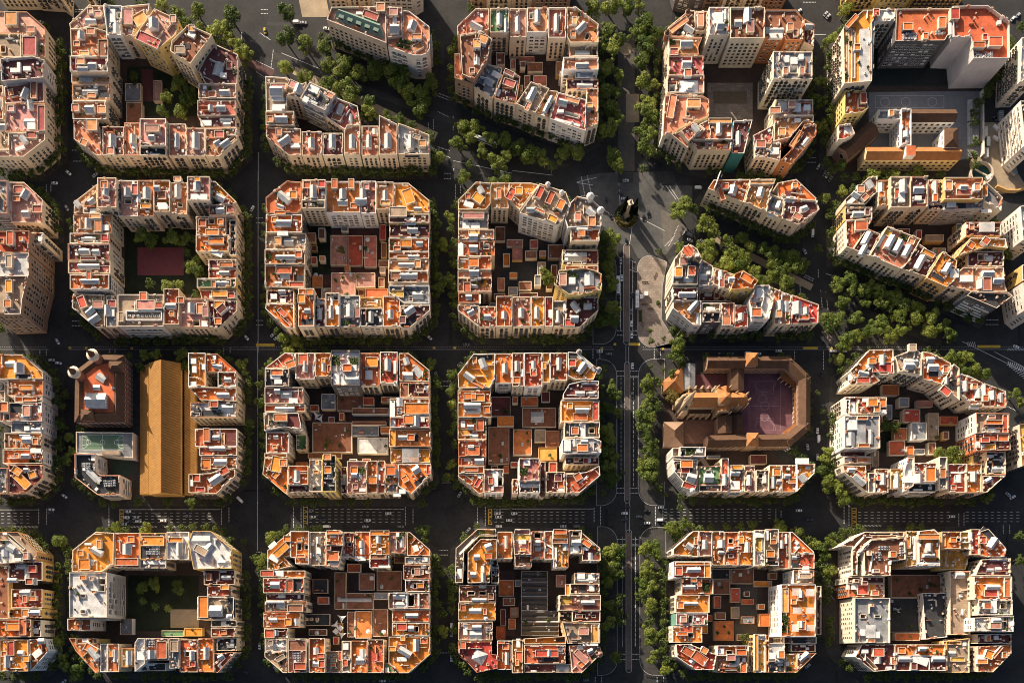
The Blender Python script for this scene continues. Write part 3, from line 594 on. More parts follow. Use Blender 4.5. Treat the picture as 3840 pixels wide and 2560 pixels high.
P 1400 -300 1690 -300 1690 -90 1590 -80 1450 -120|25|c|dark|
R 1694 -300 1860 -95|23|t|brown|
R 1864 -300 2040 -92|23|o|beige|
R 2044 -300 2214 -96|23|t|beige|
T 03
R 4 -300 200 -98|23|t|brown|
R 735 -300 1000 -95|23|o|ochre|
R 1004 -300 1300 -98|24|t|yellow|
R 1304 -300 1750 -94|23|o|ochre|
B Z1 right-edge row|03|2100 0 2300 0 2300 2300 2100 2300
P 2182 340 2300 330 2300 715 2165 720|28|w|cream|
P 2172 882 2300 882 2300 1300 2280 1320 2215 1260|28|c|pale|
T 13
P 2165 320 2300 290 2300 640 2190 610|26|w|pale|
P 2190 820 2300 800 2300 900 2190 960|24|b|ochre|
P 2195 970 2300 965 2300 1260 2230 1200|27|w|pale|
T 23
P 2165 720 2300 690 2300 1050 2190 1080|25|y|cream|
"""
TREEDATA = """
00 1400,950,55 1530,720,80 1620,830,80 1440,820,60 1560,960,70 1140,640,40 1510,100,70 1400,40,60 1620,210,60 1720,250,65 1890,250,85 2040,370,65 2095,440,75 1560,180,50 1250,20,40 950,10,40 1960,310,60 1180,18,35 2000,130,80 1700,80,70
01 260,80,75 250,300,80 430,370,75 590,400,75 620,530,70 770,540,85 740,620,75 240,560,65 420,640,75 620,700,75 800,790,95 960,870,75 975,950,65 1140,1000,60 1230,1030,60 1340,1060,50 60,740,40 1750,1220,75 1850,1180,55 2080,1390,85 1960,1290,55 1580,1350,55 1790,1520,65 1500,1150,45 1840,1400,42 900,610,90 1010,580,85 1150,620,85 1230,720,85 1300,800,85 1440,810,85 1520,710,80 1420,900,85 1690,430,48 1690,580,35 1870,50,40 2165,1340,55 550,290,35 1780,1080,70 1900,1100,70 2030,1180,75 2150,1200,75 1290,640,75 700,740,60
02 1150,180,95 1235,280,85 1090,280,75 1150,390,95 1130,500,85 870,390,85 925,340,55 905,610,55 925,660,55 910,790,52 920,1000,55 1130,700,80 1240,710,50 1160,900,85 1190,980,75 1120,1130,75 1190,1160,80 1140,1260,75 1210,1300,60 1150,1440,38 290,1380,48 350,1430,38 1110,30,60 820,250,85 830,560,80 820,760,80 830,1100,80 870,1330,85 920,1420,75 150,1310,80 450,1320,75 550,1310,70 50,1260,75 840,920,80 240,1330,60 700,60,80 850,40,80 980,30,80
03 680,80,60 690,190,38 560,320,55 510,370,50 630,1430,58 2120,350,48 1510,1490,40 460,700,55 450,860,60 450,1080,55 2210,220,40 1300,1500,70 1100,1510,70 900,1510,70
10 570,410,30 600,480,28 1670,580,40 1210,560,70 1290,580,70 1480,560,75 1590,590,60 1640,820,65 1700,860,60 1290,970,45 1440,990,60 1540,980,50 1690,1060,40 1620,700,40 1680,760,50
11 70,440,30 65,520,30 1670,390,48 1690,490,38 250,1460,68 330,1480,58 275,1540,55 1680,920,48 2050,85,55 2160,75,60 1790,50,50 600,1560,48 730,680,35 785,1045,25 1600,930,60 1610,620,60 1570,1000,55
12 1470,330,100 870,600,85 840,560,70 1700,460,95 1745,530,70 1880,600,65 2070,660,65 1700,690,85 1850,780,90 1950,830,85 2085,860,70 2165,930,70 1450,650,48 1640,640,50 1450,1470,70 1440,1530,55 1550,215,20 1990,750,60 2175,660,60 1210,1450,30 1205,1365,25 1330,1430,22 870,1200,85 840,1290,80 860,960,70 830,830,70 1280,675,30 1900,690,70 2030,780,70 1590,330,45 300,890,70 320,960,45 860,700,60 2000,560,60
13 20,920,48 160,960,80 310,1090,45 520,1260,65 550,1340,70 620,1300,75 760,1270,80 690,1440,75 780,1430,65 860,1390,58 960,1340,85 1060,1400,75 1150,1390,65 730,1040,60 850,1140,48 980,1150,58 1060,1180,40 650,160,48 450,660,38 680,1500,58 600,980,75 720,940,75 860,1010,80 980,1060,80 1100,1100,80 1180,1180,80 1300,1180,75 1280,1290,75 1420,1270,75 1150,1250,70 650,1130,65 60,800,80 200,740,80 280,820,75 120,860,70 1420,1380,70 1580,1400,70 40,700,70 1520,1330,60 500,230,50 2080,700,60
20 520,560,40 520,720,48 600,820,55 610,940,48 470,340,48 640,1200,45 1640,1390,53 1740,1400,24 2090,200,58 2150,720,50 560,1010,50 560,460,45 500,900,45 890,1390,45 1190,1390,45 1450,1390,45 980,1400,35 1250,120,60 1560,110,60 1340,110,50 930,110,30
21 120,180,48 50,260,38 30,370,38 30,520,48 270,80,48 1510,190,58 1580,370,38 1680,430,48 1690,540,48 1680,790,38 260,1390,22 1690,270,48 1890,110,38 40,800,45 50,900,45 1680,1060,50 1660,1160,50 580,1390,35 960,1390,40 1440,1390,45 700,1390,30
22 870,370,50 890,440,65 930,610,48 1420,130,65 1440,20,58 1390,470,62 1160,530,58 1150,620,75 1200,650,65 1140,740,65 1180,830,58 1190,920,65 1190,1050,80 1180,1160,75 970,1130,28 1470,1430,33 1170,340,70 1200,440,55 1330,230,25 1215,200,22 840,560,60 830,760,70 860,860,70 850,980,70 830,1080,75 870,1180,75 800,1310,35 800,230,35 1340,1310,30 1120,1060,60 1260,560,45
23 610,150,62 440,430,30 490,590,28 500,690,24 520,950,55 500,1010,62 500,1100,62 540,1220,72 640,1330,82 620,1260,60 1590,120,72 1700,130,72 1800,220,72 1880,280,55 1400,80,38 2150,450,55 2195,510,48 1610,990,90 650,30,58 1930,1350,48 890,58,28 1460,110,40 1640,200,60 1740,250,55 1520,960,60 1660,1040,60 1040,720,60 1120,740,50
30 530,350,85 480,330,55 570,440,48 580,530,48 590,590,38 500,1230,65 550,1390,72 650,1460,72 640,1520,62 850,235,38 1010,220,55 1250,230,55 1460,220,38 1570,215,38 1670,220,42 1770,225,42 1860,220,38 2190,490,38 1960,1520,48 2100,340,30 1330,720,70 1540,740,60 1220,740,55
31 30,500,58 40,560,48 200,270,48 130,310,58 100,350,38 260,235,38 430,225,28 1910,210,28 1600,620,48 1620,1120,55 1830,1470,38 1470,250,50 1410,250,45 850,1090,18 1600,960,48 1560,480,48
32 860,420,75 900,490,80 940,430,65 860,560,65 910,620,58 940,810,45 910,890,48 930,970,48 1010,990,24 930,1040,48 1140,420,65 1230,400,75 1250,450,58 1160,560,75 1200,620,75 1140,690,65 1200,730,75 1190,870,65 1210,920,58 1190,1050,48 1180,1120,65 1240,1150,65 1210,1200,55 1220,1340,62 1340,1450,62 1400,230,72 1480,190,65 1570,210,38 1640,230,48 1730,215,33 1850,215,40 1980,215,38 2090,200,48 910,1350,55 950,1330,30 840,900,70 830,680,60 830,1050,70 2020,1180,45 1130,800,60
33 100,215,72 260,260,55 410,380,62 470,400,55 540,350,55 660,250,38 540,590,62 490,580,48 580,290,48 2185,290,45 2190,500,48 330,330,48 500,480,55 1060,230,35 1240,225,40 1330,220,38
"""
CARDATA = """
00 w355,190,20 w590,1492,40 s820,1510,-40
01 y75,265,80 wv352,192,0 w610,245,10 s410,195,0 wa1990,1225,21
03 w270,92,-35 s500,118,-50 s522,140,-50 s440,1440,-60 k465,1475,-60 g490,1498,-60 w515,1512,-60 g542,1545,-60 w2120,160,-50 s2165,130,-50 wv1972,1110,45 wv1972,1200,35 k1970,1010,-20 k1990,1045,10
10 w470,105,0 s575,320,60 w2180,325,-60 w495,1475,60 w2130,1440,50
11 w145,1415,-40 w175,1442,-40 w1500,1440,40 g1820,1500,0
12 s970,240,0 k815,255,90 k1180,370,90 k1138,402,90 k850,390,60 k990,605,70 s942,780,90 w950,925,90 w1035,1320,90 w1037,1420,90 gv1540,555,30 s1540,597,25 w1652,610,40 w760,1557,0 wb915,995,90 wb1080,1118,90 wv1612,147,0 k1035,1075,90 g1032,1215,90 s985,82,0 k945,200,30
13 wv385,540,90 s320,695,60 w95,1555,0 w570,1555,0 w657,1555,0 k485,1500,80 w2150,1520,20
20 s445,160,0 w505,186,10 w555,1335,35 wv2075,1367,45
30 w440,68,0 k435,98,0 w1105,83,0 w1092,135,0 s1175,132,0 k1130,168,0 w1195,170,0 w1410,163,0 g1622,122,0 s1070,195,0 k2120,1470,30 s550,1555,-40
31 w490,130,0 k575,158,0 w965,160,0 w1143,100,0 g470,75,0 wv612,215,0 s945,215,0 g1250,215,0 w2090,100,0 w2097,131,0 k2055,162,0 w2190,160,0 w2100,212,0 g2090,75,0 wv1690,1080,90 s1690,1142,90 w1690,1355,90 s100,300,-50 s150,1412,45 w175,1447,45 s1835,245,-50 k1790,290,-50 k1740,345,-50 w1095,1548,0 k1172,1550,0 w30,1250,90
32 w20,100,0 w975,100,0 k1165,76,0 g1100,128,0 k975,158,0 w1290,47,0 wv1285,157,0 w1170,183,0 s445,212,0 g560,212,0 w490,1540,0 k555,1545,0 g640,1542,0 k1000,45,0
33 w270,75,0 w1595,127,0 s345,1420,-40 k360,155,0
22 w760,85,0 g840,105,0 w1043,210,90 k1038,460,90 k1810,105,0 g1890,105,0 wv2045,102,0 w2130,105,0
23 w430,770,90 wv437,842,90 w430,1000,90 w170,930,-25 k470,290,-60 w2120,1345,-30 s2080,1320,40 s345,910,80
21 s1760,1320,-60 s1785,195,35 s1765,215,35 w1560,290,70
"""
import bpy, math, random
from mathutils import Vector, geometry, Matrix, noise

SC = bpy.context.scene
COL = SC.collection
R = math.radians
# ------------------------------------------------------------------ survey frame
S, NX, NY, H = 0.19, 1800.0, 2450.0, 660.0          # metres per survey unit, camera foot, camera height
D2F = 960.0 / 2214.0
TOX = [0, 960, 1920, 2880]
TOY = [0, 640, 1280, 1880]

def full(t, x, y):
    return TOX[int(t[1])] + x * D2F, TOY[int(t[0])] + y * D2F

def W(px, py, h=0.0):
    f = (H - h) / H * S
    return Vector(((px - NX) * f, (NY - py) * f))

def T(t, x, y, h=0.0):
    return W(*full(t, x, y), h)

DM = D2F * S                                            # metres per sheet unit

# ------------------------------------------------------------------ materials
MATS = {}
def nodes_of(name):
    m = bpy.data.materials.new(name)
    m.use_nodes = True
    nt = m.node_tree
    b = nt.nodes['Principled BSDF']
    return m, nt, b

def mat(name, col, rough=0.85, var=0.25, scale=0.35, spec=0.3, rnd=0.0, bump=0.0, metal=0.0, fine=3.0, hue=0.0):
    if name in MATS:
        return MATS[name]
    m, nt, b = nodes_of(name)
    N, L = nt.nodes, nt.links
    tc = N.new('ShaderNodeTexCoord')
    geo = N.new('ShaderNodeNewGeometry')
    n1 = N.new('ShaderNodeTexNoise'); n1.inputs['Scale'].default_value = scale; n1.inputs['Detail'].default_value = 6; n1.inputs['Roughness'].default_value = 0.65
    L.new(geo.outputs['Position'], n1.inputs['Vector'])
    n2 = N.new('ShaderNodeTexNoise'); n2.inputs['Scale'].default_value = fine; n2.inputs['Detail'].default_value = 3
    L.new(geo.outputs['Position'], n2.inputs['Vector'])
    ad = N.new('ShaderNodeMath'); ad.operation = 'MULTIPLY_ADD'; ad.inputs[1].default_value = 0.45
    L.new(n2.outputs['Fac'], ad.inputs[0]); L.new(n1.outputs['Fac'], ad.inputs[2])
    mr = N.new('ShaderNodeMapRange'); mr.inputs['From Min'].default_value = 0.42; mr.inputs['From Max'].default_value = 1.0
    mr.inputs['To Min'].default_value = 1 - var; mr.inputs['To Max'].default_value = 1 + var
    L.new(ad.outputs[0], mr.inputs['Value'])
    hsv = N.new('ShaderNodeHueSaturation'); hsv.inputs['Color'].default_value = (*col, 1)
    L.new(mr.outputs[0], hsv.inputs['Value'])
    if rnd or hue:
        oi = N.new('ShaderNodeObjectInfo')
        if rnd:
            r2 = N.new('ShaderNodeMapRange'); r2.inputs['To Min'].default_value = 1 - rnd; r2.inputs['To Max'].default_value = 1 + rnd
            L.new(oi.outputs['Random'], r2.inputs['Value'])
            mu = N.new('ShaderNodeMath'); mu.operation = 'MULTIPLY'
            L.new(mr.outputs[0], mu.inputs[0]); L.new(r2.outputs[0], mu.inputs[1]); L.new(mu.outputs[0], hsv.inputs['Value'])
        if hue:
            r3 = N.new('ShaderNodeMapRange'); r3.inputs['To Min'].default_value = 0.5 - hue; r3.inputs['To Max'].default_value = 0.5 + hue
            fr = N.new('ShaderNodeMath'); fr.operation = 'FRACT'
            m7 = N.new('ShaderNodeMath'); m7.operation = 'MULTIPLY'; m7.inputs[1].default_value = 7.31
            L.new(oi.outputs['Random'], m7.inputs[0]); L.new(m7.outputs[0], fr.inputs[0]); L.new(fr.outputs[0], r3.inputs['Value'])
            L.new(r3.outputs[0], hsv.inputs['Hue'])
    L.new(hsv.outputs[0], b.inputs['Base Color'])
    b.inputs['Roughness'].default_value = rough
    b.inputs['Specular IOR Level'].default_value = spec
    b.inputs['Metallic'].default_value = metal
    if bump:
        bp = N.new('ShaderNodeBump'); bp.inputs['Strength'].default_value = bump; bp.inputs['Distance'].default_value = 0.1
        L.new(n2.outputs['Fac'], bp.inputs['Height']); L.new(bp.outputs[0], b.inputs['Normal'])
    MATS[name] = m
    return m

ROOFC = dict(t=('terracotta', (.46, .125, .045)), o=('orange', (.60, .18, .032)), r=('red', (.44, .09, .042)),
             d=('dark maroon', (.13, .038, .034)), p=('pinkish', (.44, .20, .15)), g=('grey', (.20, .203, .21)),
             b=('beige', (.29, .21, .145)), w=('white', (.50, .485, .465)), c=('charcoal', (.035, .036, .04)),
             n=('green', (.10, .20, .09)), y=('ochre', (.50, .27, .06)), u=('brown', (.22, .09, .05)))
PALER = dict(t=(.48, .19, .11), o=(.57, .24, .10), r=(.36, .105, .075), p=(.44, .22, .175), d=(.14, .05, .048), y=(.48, .29, .11))
def roof_mat(c, pale=False):
    n, col = ROOFC[c]
    if pale and c in PALER: n, col = 'faded ' + n, PALER[c]
    return mat('roof ' + n, col, var=.48, scale=.22, rnd=.2, fine=1.6, hue=.016 if c in 'torpy' else 0, bump=.2)
WALLC = dict(beige=(.64, .52, .38), cream=(.70, .61, .48), ochre=(.56, .36, .13), yellow=(.66, .49, .17), white=(.78, .76, .73),
             pale=(.66, .60, .54), grey=(.40, .38, .39), brown=(.30, .19, .13), rust=(.45, .16, .07), dark=(.10, .09, .09),
             teal=(.03, .14, .15), greennet=(.12, .26, .20), striped=(.09, .085, .09), brick=(.24, .10, .07), taupe=(.52, .41, .33), blank=(.56, .50, .48))  # striped: recesses behind the balcony bands have their shade in the wall colour
def wall_mat(c):
    return mat('wall ' + c, WALLC[c], var=.20, scale=.10, rnd=.10 if c in ('beige', 'cream', 'pale') else 0, fine=.9, hue=.01)

COPING = mat('pale coping stone', (.66, .55, .44), var=.18, rnd=.15)
PLASTER = mat('white plaster', (.72, .70, .66), var=.14)
CREAMP = mat('cream plaster', (.66, .55, .42), var=.15)
GLASS = mat('window glass', (.03, .035, .04), rough=.12, var=.2, spec=.6)
SKYL = mat('skylight panels', (.40, .41, .41), rough=.4, var=.3, fine=2)
FRAME = mat('window frames', (.55, .50, .43), var=.1)
SHUT = mat('wooden shutters', (.20, .13, .08), var=.2)
IRON = mat('wrought iron', (.03, .03, .03), rough=.5)
METAL = mat('galvanised metal', (.52, .53, .55), rough=.45, var=.2, metal=.3)
AWN = mat('white awning', (.66, .65, .63), var=.12)
CLAY = mat('clay brick', (.48, .20, .11), var=.25, rnd=.2)
TILE = mat('brown clay tiles', (.095, .05, .028), var=.35, scale=.3, fine=2.2, bump=.3)
OTILE = mat('orange clay tiles', (.34, .145, .05), var=.3, scale=.3, fine=2.2, bump=.3)
ASPH = mat('asphalt', (.027, .0265, .027), var=.55, scale=.07, fine=.5)
PAVE = mat('grey paving', (.052, .05, .047), var=.45, scale=.14, fine=1.4)
PALEPAVE = mat('pale paving', (.26, .21, .175), var=.4, scale=.16, fine=1.3)
PAINT = mat('road paint', (.62, .62, .61), var=.2, fine=4)
YPAINT = mat('yellow road paint', (.55, .36, .05), var=.2, fine=4)
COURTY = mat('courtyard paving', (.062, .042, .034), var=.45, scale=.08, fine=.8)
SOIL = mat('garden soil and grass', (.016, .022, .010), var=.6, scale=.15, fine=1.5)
SAND = mat('sandy ground', (.30, .235, .16), var=.35, scale=.08, fine=.9)
def slab(m, w, h):
    nt = m.node_tree; N, L = nt.nodes, nt.links
    geo = N.new('ShaderNodeNewGeometry'); br = N.new('ShaderNodeTexBrick')
    br.inputs['Scale'].default_value = 1.0; br.inputs['Brick Width'].default_value = w; br.inputs['Row Height'].default_value = h; br.inputs['Mortar Size'].default_value = .07
    br.inputs['Color1'].default_value = (1, 1, 1, 1); br.inputs['Color2'].default_value = (.72, .72, .72, 1); br.inputs['Mortar'].default_value = (.45, .45, .45, 1)
    L.new(geo.outputs['Position'], br.inputs['Vector'])
    hs = [n for n in N if n.type == 'HUE_SAT'][0]; mx = N.new('ShaderNodeMix'); mx.data_type = 'RGBA'; mx.blend_type = 'MULTIPLY'; mx.inputs[0].default_value = .8
    L.new(hs.outputs[0], mx.inputs[6]); L.new(br.outputs['Color'], mx.inputs[7]); L.new(mx.outputs[2], nt.nodes['Principled BSDF'].inputs['Base Color'])
slab(PALEPAVE, 2.6, 1.7); slab(PAVE, 2.2, 1.4)
TRAM = mat('brown cycle track', (.13, .10, .085), var=.25, fine=.8)
TRUNK = mat('bark', (.16, .12, .09), var=.3)

def tile_wave_mat(name, col):
    m = mat(name, col, var=.25, scale=.25, fine=2.0)
    nt = m.node_tree; N, L = nt.nodes, nt.links
    geo = N.new('ShaderNodeNewGeometry')
    wv = N.new('ShaderNodeTexWave'); wv.bands_direction = 'DIAGONAL'; wv.inputs['Scale'].default_value = .34; wv.inputs['Distortion'].default_value = 2.5
    L.new(geo.outputs['Position'], wv.inputs['Vector'])
    hs = [n for n in N if n.type == 'HUE_SAT'][0]
    mx = N.new('ShaderNodeMix'); mx.data_type = 'RGBA'; mx.blend_type = 'MULTIPLY'; mx.inputs[0].default_value = .45
    L.new(hs.outputs[0], mx.inputs[6]); L.new(wv.outputs['Color'], mx.inputs[7])
    L.new(mx.outputs[2], nt.nodes['Principled BSDF'].inputs['Base Color'])
    return m
MARKETT = tile_wave_mat('patterned ochre tiles', (.34, .17, .045))

def leaf_mat(name, c1, c2):
    m, nt, b = nodes_of(name)
    N, L = nt.nodes, nt.links
    geo = N.new('ShaderNodeNewGeometry'); oi = N.new('ShaderNodeObjectInfo')
    n1 = N.new('ShaderNodeTexNoise'); n1.inputs['Scale'].default_value = .45; n1.inputs['Detail'].default_value = 3
    L.new(geo.outputs['Position'], n1.inputs['Vector'])
    ad = N.new('ShaderNodeMath'); ad.operation = 'MULTIPLY_ADD'; ad.inputs[1].default_value = .8
    L.new(oi.outputs['Random'], ad.inputs[0]); L.new(n1.outputs['Fac'], ad.inputs[2])
    mr = N.new('ShaderNodeMapRange'); mr.inputs['From Min'].default_value = .45; mr.inputs['From Max'].default_value = 1.4
    L.new(ad.outputs[0], mr.inputs['Value'])
    mx = N.new('ShaderNodeMix'); mx.data_type = 'RGBA'
    mx.inputs[6].default_value = (*c1, 1); mx.inputs[7].default_value = (*c2, 1)
    L.new(mr.outputs[0], mx.inputs[0])
    L.new(mx.outputs[2], b.inputs['Base Color'])
    b.inputs['Roughness'].default_value = .6; b.inputs['Specular IOR Level'].default_value = .25
    tr = N.new('ShaderNodeBsdfTranslucent'); L.new(mx.outputs[2], tr.inputs['Color'])
    ms = N.new('ShaderNodeMixShader'); ms.inputs[0].default_value = .3
    out = N['Material Output']
    L.new(b.outputs[0], ms.inputs[1]); L.new(tr.outputs[0], ms.inputs[2]); L.new(ms.outputs[0], out.inputs['Surface'])
    MATS[name] = m
    return m
LEAF = leaf_mat('plane tree leaves', (.06, .10, .016), (.23, .26, .045))
OLIVE = leaf_mat('olive leaves', (.11, .085, .02), (.19, .14, .03))
CYPL = leaf_mat('cypress leaves', (.018, .026, .012), (.035, .045, .018))
PLANT = leaf_mat('terrace plants', (.04, .07, .02), (.10, .13, .03))

# ------------------------------------------------------------------ mesh helper
class MB:
    def __init__(self):
        self.v, self.f, self.mi, self.m = [], [], [], []
    def slot(self, m):
        if m not in self.m: self.m.append(m)
        return self.m.index(m)
    def add(self, vs, fs, m):
        o = len(self.v); s = self.slot(m)
        self.v += [tuple(p) for p in vs]
        for f in fs:
            self.f.append(tuple(i + o for i in f)); self.mi.append(s)
    def obox(self, cx, cy, z0, z1, w, d, a, m, top=None, taper=1.0):
        ca, sa = math.cos(a), math.sin(a)
        P = [(-w/2, -d/2), (w/2, -d/2), (w/2, d/2), (-w/2, d/2)]
        vs = [(cx + x*ca - y*sa, cy + x*sa + y*ca, z0) for x, y in P] + [(cx + (x*ca - y*sa)*taper, cy + (x*sa + y*ca)*taper, z1) for x, y in P]
        self.add(vs, [(0, 1, 5, 4), (1, 2, 6, 5), (2, 3, 7, 6), (3, 0, 4, 7), (3, 2, 1, 0)], m)
        self.add(vs[4:], [(0, 1, 2, 3)], top or m)
    def prism(self, poly, z0, z1, m, top=None):
        n = len(poly)
        vs = [(p[0], p[1], z0) for p in poly] + [(p[0], p[1], z1) for p in poly]
        self.add(vs, [(i, (i+1) % n, n+(i+1) % n, n+i) for i in range(n)], m)
        self.flat(poly, z1, top or m)
    def flat(self, poly, z, m, holes=()):
        loops = [[Vector((p[0], p[1], 0)) for p in poly]] + [[Vector((p[0], p[1], 0)) for p in h] for h in holes]
        tris = geometry.tessellate_polygon(loops)
        pts = [(p[0], p[1], z) for l in loops for p in l]
        fs = []
        for t in tris:
            a, b, c = (pts[i] for i in t)
            ar = (b[0]-a[0])*(c[1]-a[1]) - (b[1]-a[1])*(c[0]-a[0])
            if abs(ar) > 1e-7: fs.append(t if ar > 0 else (t[0], t[2], t[1]))
        self.add(pts, fs, m)
    def gable(self, cx, cy, z0, z1, w, d, a, m, endm=None, hip=0.0, over=0.0):
        # ridge along local x (length w), width d
        ca, sa = math.cos(a), math.sin(a)
        w2, d2 = w/2 + over, d/2 + over
        L = [(-w2, -d2, z0), (w2, -d2, z0), (w2, d2, z0), (-w2, d2, z0), (-w2+hip, 0, z1), (w2-hip, 0, z1)]
        vs = [(cx + x*ca - y*sa, cy + x*sa + y*ca, z) for x, y, z in L]
        self.add(vs, [(0, 1, 5, 4), (2, 3, 4, 5)], m)
        self.add(vs, [(3, 0, 4), (1, 2, 5)], endm or m)
        self.add(vs, [(3, 2, 1, 0)], endm or m)
    def cyl(self, cx, cy, z0, z1, r0, r1, m, n=12, top=None, cap=True):
        vs = [(cx+r0*math.cos(2*math.pi*i/n), cy+r0*math.sin(2*math.pi*i/n), z0) for i in range(n)]
        vs += [(cx+r1*math.cos(2*math.pi*i/n), cy+r1*math.sin(2*math.pi*i/n), z1) for i in range(n)]
        self.add(vs, [(i, (i+1) % n, n+(i+1) % n, n+i) for i in range(n)], m)
        if cap and r1 > .01: self.add(vs[n:], [tuple(range(n))], top or m)
    def build(self, name, parent=None, loc=None):
        me = bpy.data.meshes.new(name)
        me.from_pydata(self.v, [], self.f)
        for m in self.m: me.materials.append(m)
        me.polygons.foreach_set('material_index', self.mi)
        me.update()
        o = bpy.data.objects.new(name, me); COL.objects.link(o)
        if parent is not None: o.parent = parent
        if loc is not None: o.location = loc
        return o

def empty(name, loc):
    o = bpy.data.objects.new(name, None); COL.objects.link(o)
    o.location = loc; o.empty_display_size = 1.0
    return o
def tag(o, label, cat, group=None):
    o['label'] = label; o['category'] = cat
    if group: o['group'] = group
    return o
def struct(o):
    o['kind'] = 'structure'; return o
def inst(me, name, parent, loc, rz=0.0, scale=None):
    o = bpy.data.objects.new(name, me); COL.objects.link(o)
    o.parent = parent; o.location = loc; o.rotation_euler = (0, 0, rz)
    if scale: o.scale = scale
    return o

# ------------------------------------------------------------------ polygon helpers
def area(p):
    return .5 * sum(p[i][0]*p[(i+1) % len(p)][1] - p[(i+1) % len(p)][0]*p[i][1] for i in range(len(p)))
def ccw(p):
    return p if area(p) > 0 else p[::-1]
def inset(p, d):
    n = len(p); out = []
    for i in range(n):
        a, b, c = p[i-1], p[i], p[(i+1) % n]
        e1 = (b-a).normalized(); e2 = (c-b).normalized()
        n1 = Vector((-e1.y, e1.x)); n2 = Vector((-e2.y, e2.x))
        k = 1 + n1.dot(n2)
        mv = (n1+n2)/max(k, .35)
        out.append(b + mv*d)
    return out
def inside(p, q):
    x, y = q[0], q[1]; c = False; n = len(p)
    for i in range(n):
        a, b = p[i], p[(i+1) % n]
        if (a[1] > y) != (b[1] > y) and x < (b[0]-a[0])*(y-a[1])/(b[1]-a[1])+a[0]: c = not c
    return c
def edge_dist(p, q):
    best = 1e9
    for i in range(len(p)):
        a, b = p[i], p[(i+1) % len(p)]
        ab = b-a; t = max(0, min(1, (Vector(q)-a).dot(ab)/max(ab.length_squared, 1e-9)))
        best = min(best, (Vector(q)-a-ab*t).length)
    return best
def rect(cx, cy, w, d, a):
    ca, sa = math.cos(a), math.sin(a)
    return [Vector((cx+x*ca-y*sa, cy+x*sa+y*ca)) for x, y in ((-w/2, -d/2), (w/2, -d/2), (w/2, d/2), (-w/2, d/2))]

ORD = ['first', 'second', 'third', 'fourth', 'fifth', 'sixth', 'seventh', 'eighth', 'ninth', 'tenth', 'eleventh', 'twelfth',
       'thirteenth', 'fourteenth', 'fifteenth', 'sixteenth', 'seventeenth', 'eighteenth', 'nineteenth', 'twentieth']
def ordw(i):
    if i < 20: return ORD[i]
    tens = {2: 'twenty', 3: 'thirty', 4: 'forty', 5: 'fifty'}[(i+1)//10]
    u = (i+1) % 10
    return tens + ('-' + ORD[u-1] if u else 'th').replace('yth', 'ieth')

# ------------------------------------------------------------------ read the survey
BLD, BLOCKS = [], {}
cur, tile = None, None
for ln in DATA.strip().splitlines():
    ln = ln.strip()
    if not ln or ln[0] == '#': continue
    if ln[0] == 'B':
        head, tile, pts = ln[2:].split('|')
        k, phr = head.split(' ', 1)
        nums = [float(v) for v in pts.split()]
        pl = [(nums[i], nums[i+1]) for i in range(0, len(nums), 2)]
        BLOCKS[k] = dict(phr=phr, px=[full(tile, *p) for p in pl], n=0)
        cur = k
        continue
    if ln[0] == 'T':
        tile = ln.split()[1]; continue
    plus = ln[0] == '+'
    if plus: ln = ln[1:]
    sh, h, rc, wc, items = (ln.split('|') + [''])[:5]
    nums = [float(v) for v in sh[2:].split()]
    if sh[0] == 'R':
        x0, y0, x1, y1 = nums
        x0, x1 = min(x0, x1), max(x0, x1); y0, y1 = min(y0, y1), max(y0, y1)
        pl = [(x0, y0), (x1, y0), (x1, y1), (x0, y1)]
    else:
        pl = [(nums[i], nums[i+1]) for i in range(0, len(nums), 2)]
    its = []
    for it in filter(None, items.split(';')):
        a = [float(v) for v in it[1:].split(',')]
        its.append((it[0], a[0], a[1], a[2], a[3], a[4] if len(a) > 4 else 0.0))
    BLD.append(dict(block=cur, tile=tile, pl=pl, h=float(h), rc=rc, wc=wc, items=its, plus=plus))

rng = random.Random(7)
for i, b in enumerate(BLD):
    b['seed'] = i * 17 + 3
    if b['h'] > 8: b['h'] += rng.uniform(-.7, .7)
    else: b['h'] += rng.uniform(-.2, .2)
    b['poly'] = inset(ccw([T(b['tile'], x, y, b['h']) for x, y in b['pl']]), rng.uniform(.03, .07))
    b['c'] = sum(b['poly'], Vector((0, 0))) / len(b['poly'])
    b['bb'] = (min(p.x for p in b['poly']), min(p.y for p in b['poly']), max(p.x for p in b['poly']), max(p.y for p in b['poly']))
for k, bl in BLOCKS.items():
    bl['poly'] = ccw([W(px, py, 22) for px, py in bl['px']])
    xs = [p.x for p in bl['poly']]; ys = [p.y for p in bl['poly']]
    bl['bb'] = (min(xs), min(ys), max(xs), max(ys))

YX = random.Random(23)
def yard_fill(keys):
    for k in keys:
        bl = BLOCKS[k]; ip = inset(bl['poly'], 12); x0, y0, x1, y1 = bl['bb']; got = []
        for _ in range(900):
            if len(got) >= 20: break
            w, d = YX.uniform(3.5, 13), YX.uniform(3.5, 12); c = Vector((YX.uniform(x0, x1), YX.uniform(y0, y1)))
            P = rect(c.x, c.y, w, d, 0)
            pts = P+[c]+[(P[i]+P[(i+1) % 4])/2 for i in range(4)]
            if not all(inside(ip, q) for q in pts): continue
            if any(occupied(q, 2.5) for q in pts): continue
            if any(inside(P, v) for b in BLD for v in b['poly'] if b['h'] > 2.5): continue
            if any(abs(c.x-g[0].x) < (w+g[1])/2+.4 and abs(c.y-g[0].y) < (d+g[2])/2+.4 for g in got): continue
            got.append((c, w, d)); h = YX.uniform(2.8, 6.5)
            b = dict(block=k, tile='00', pl=None, h=h, rc=YX.choice('tuduttoprubg'), wc=YX.choice(['beige', 'cream', 'ochre']), items=[], plus=False, seed=9000+len(BLD), poly=P, c=c, bb=(c.x-w/2, c.y-d/2, c.x+w/2, c.y+d/2))
            BLD.append(b)
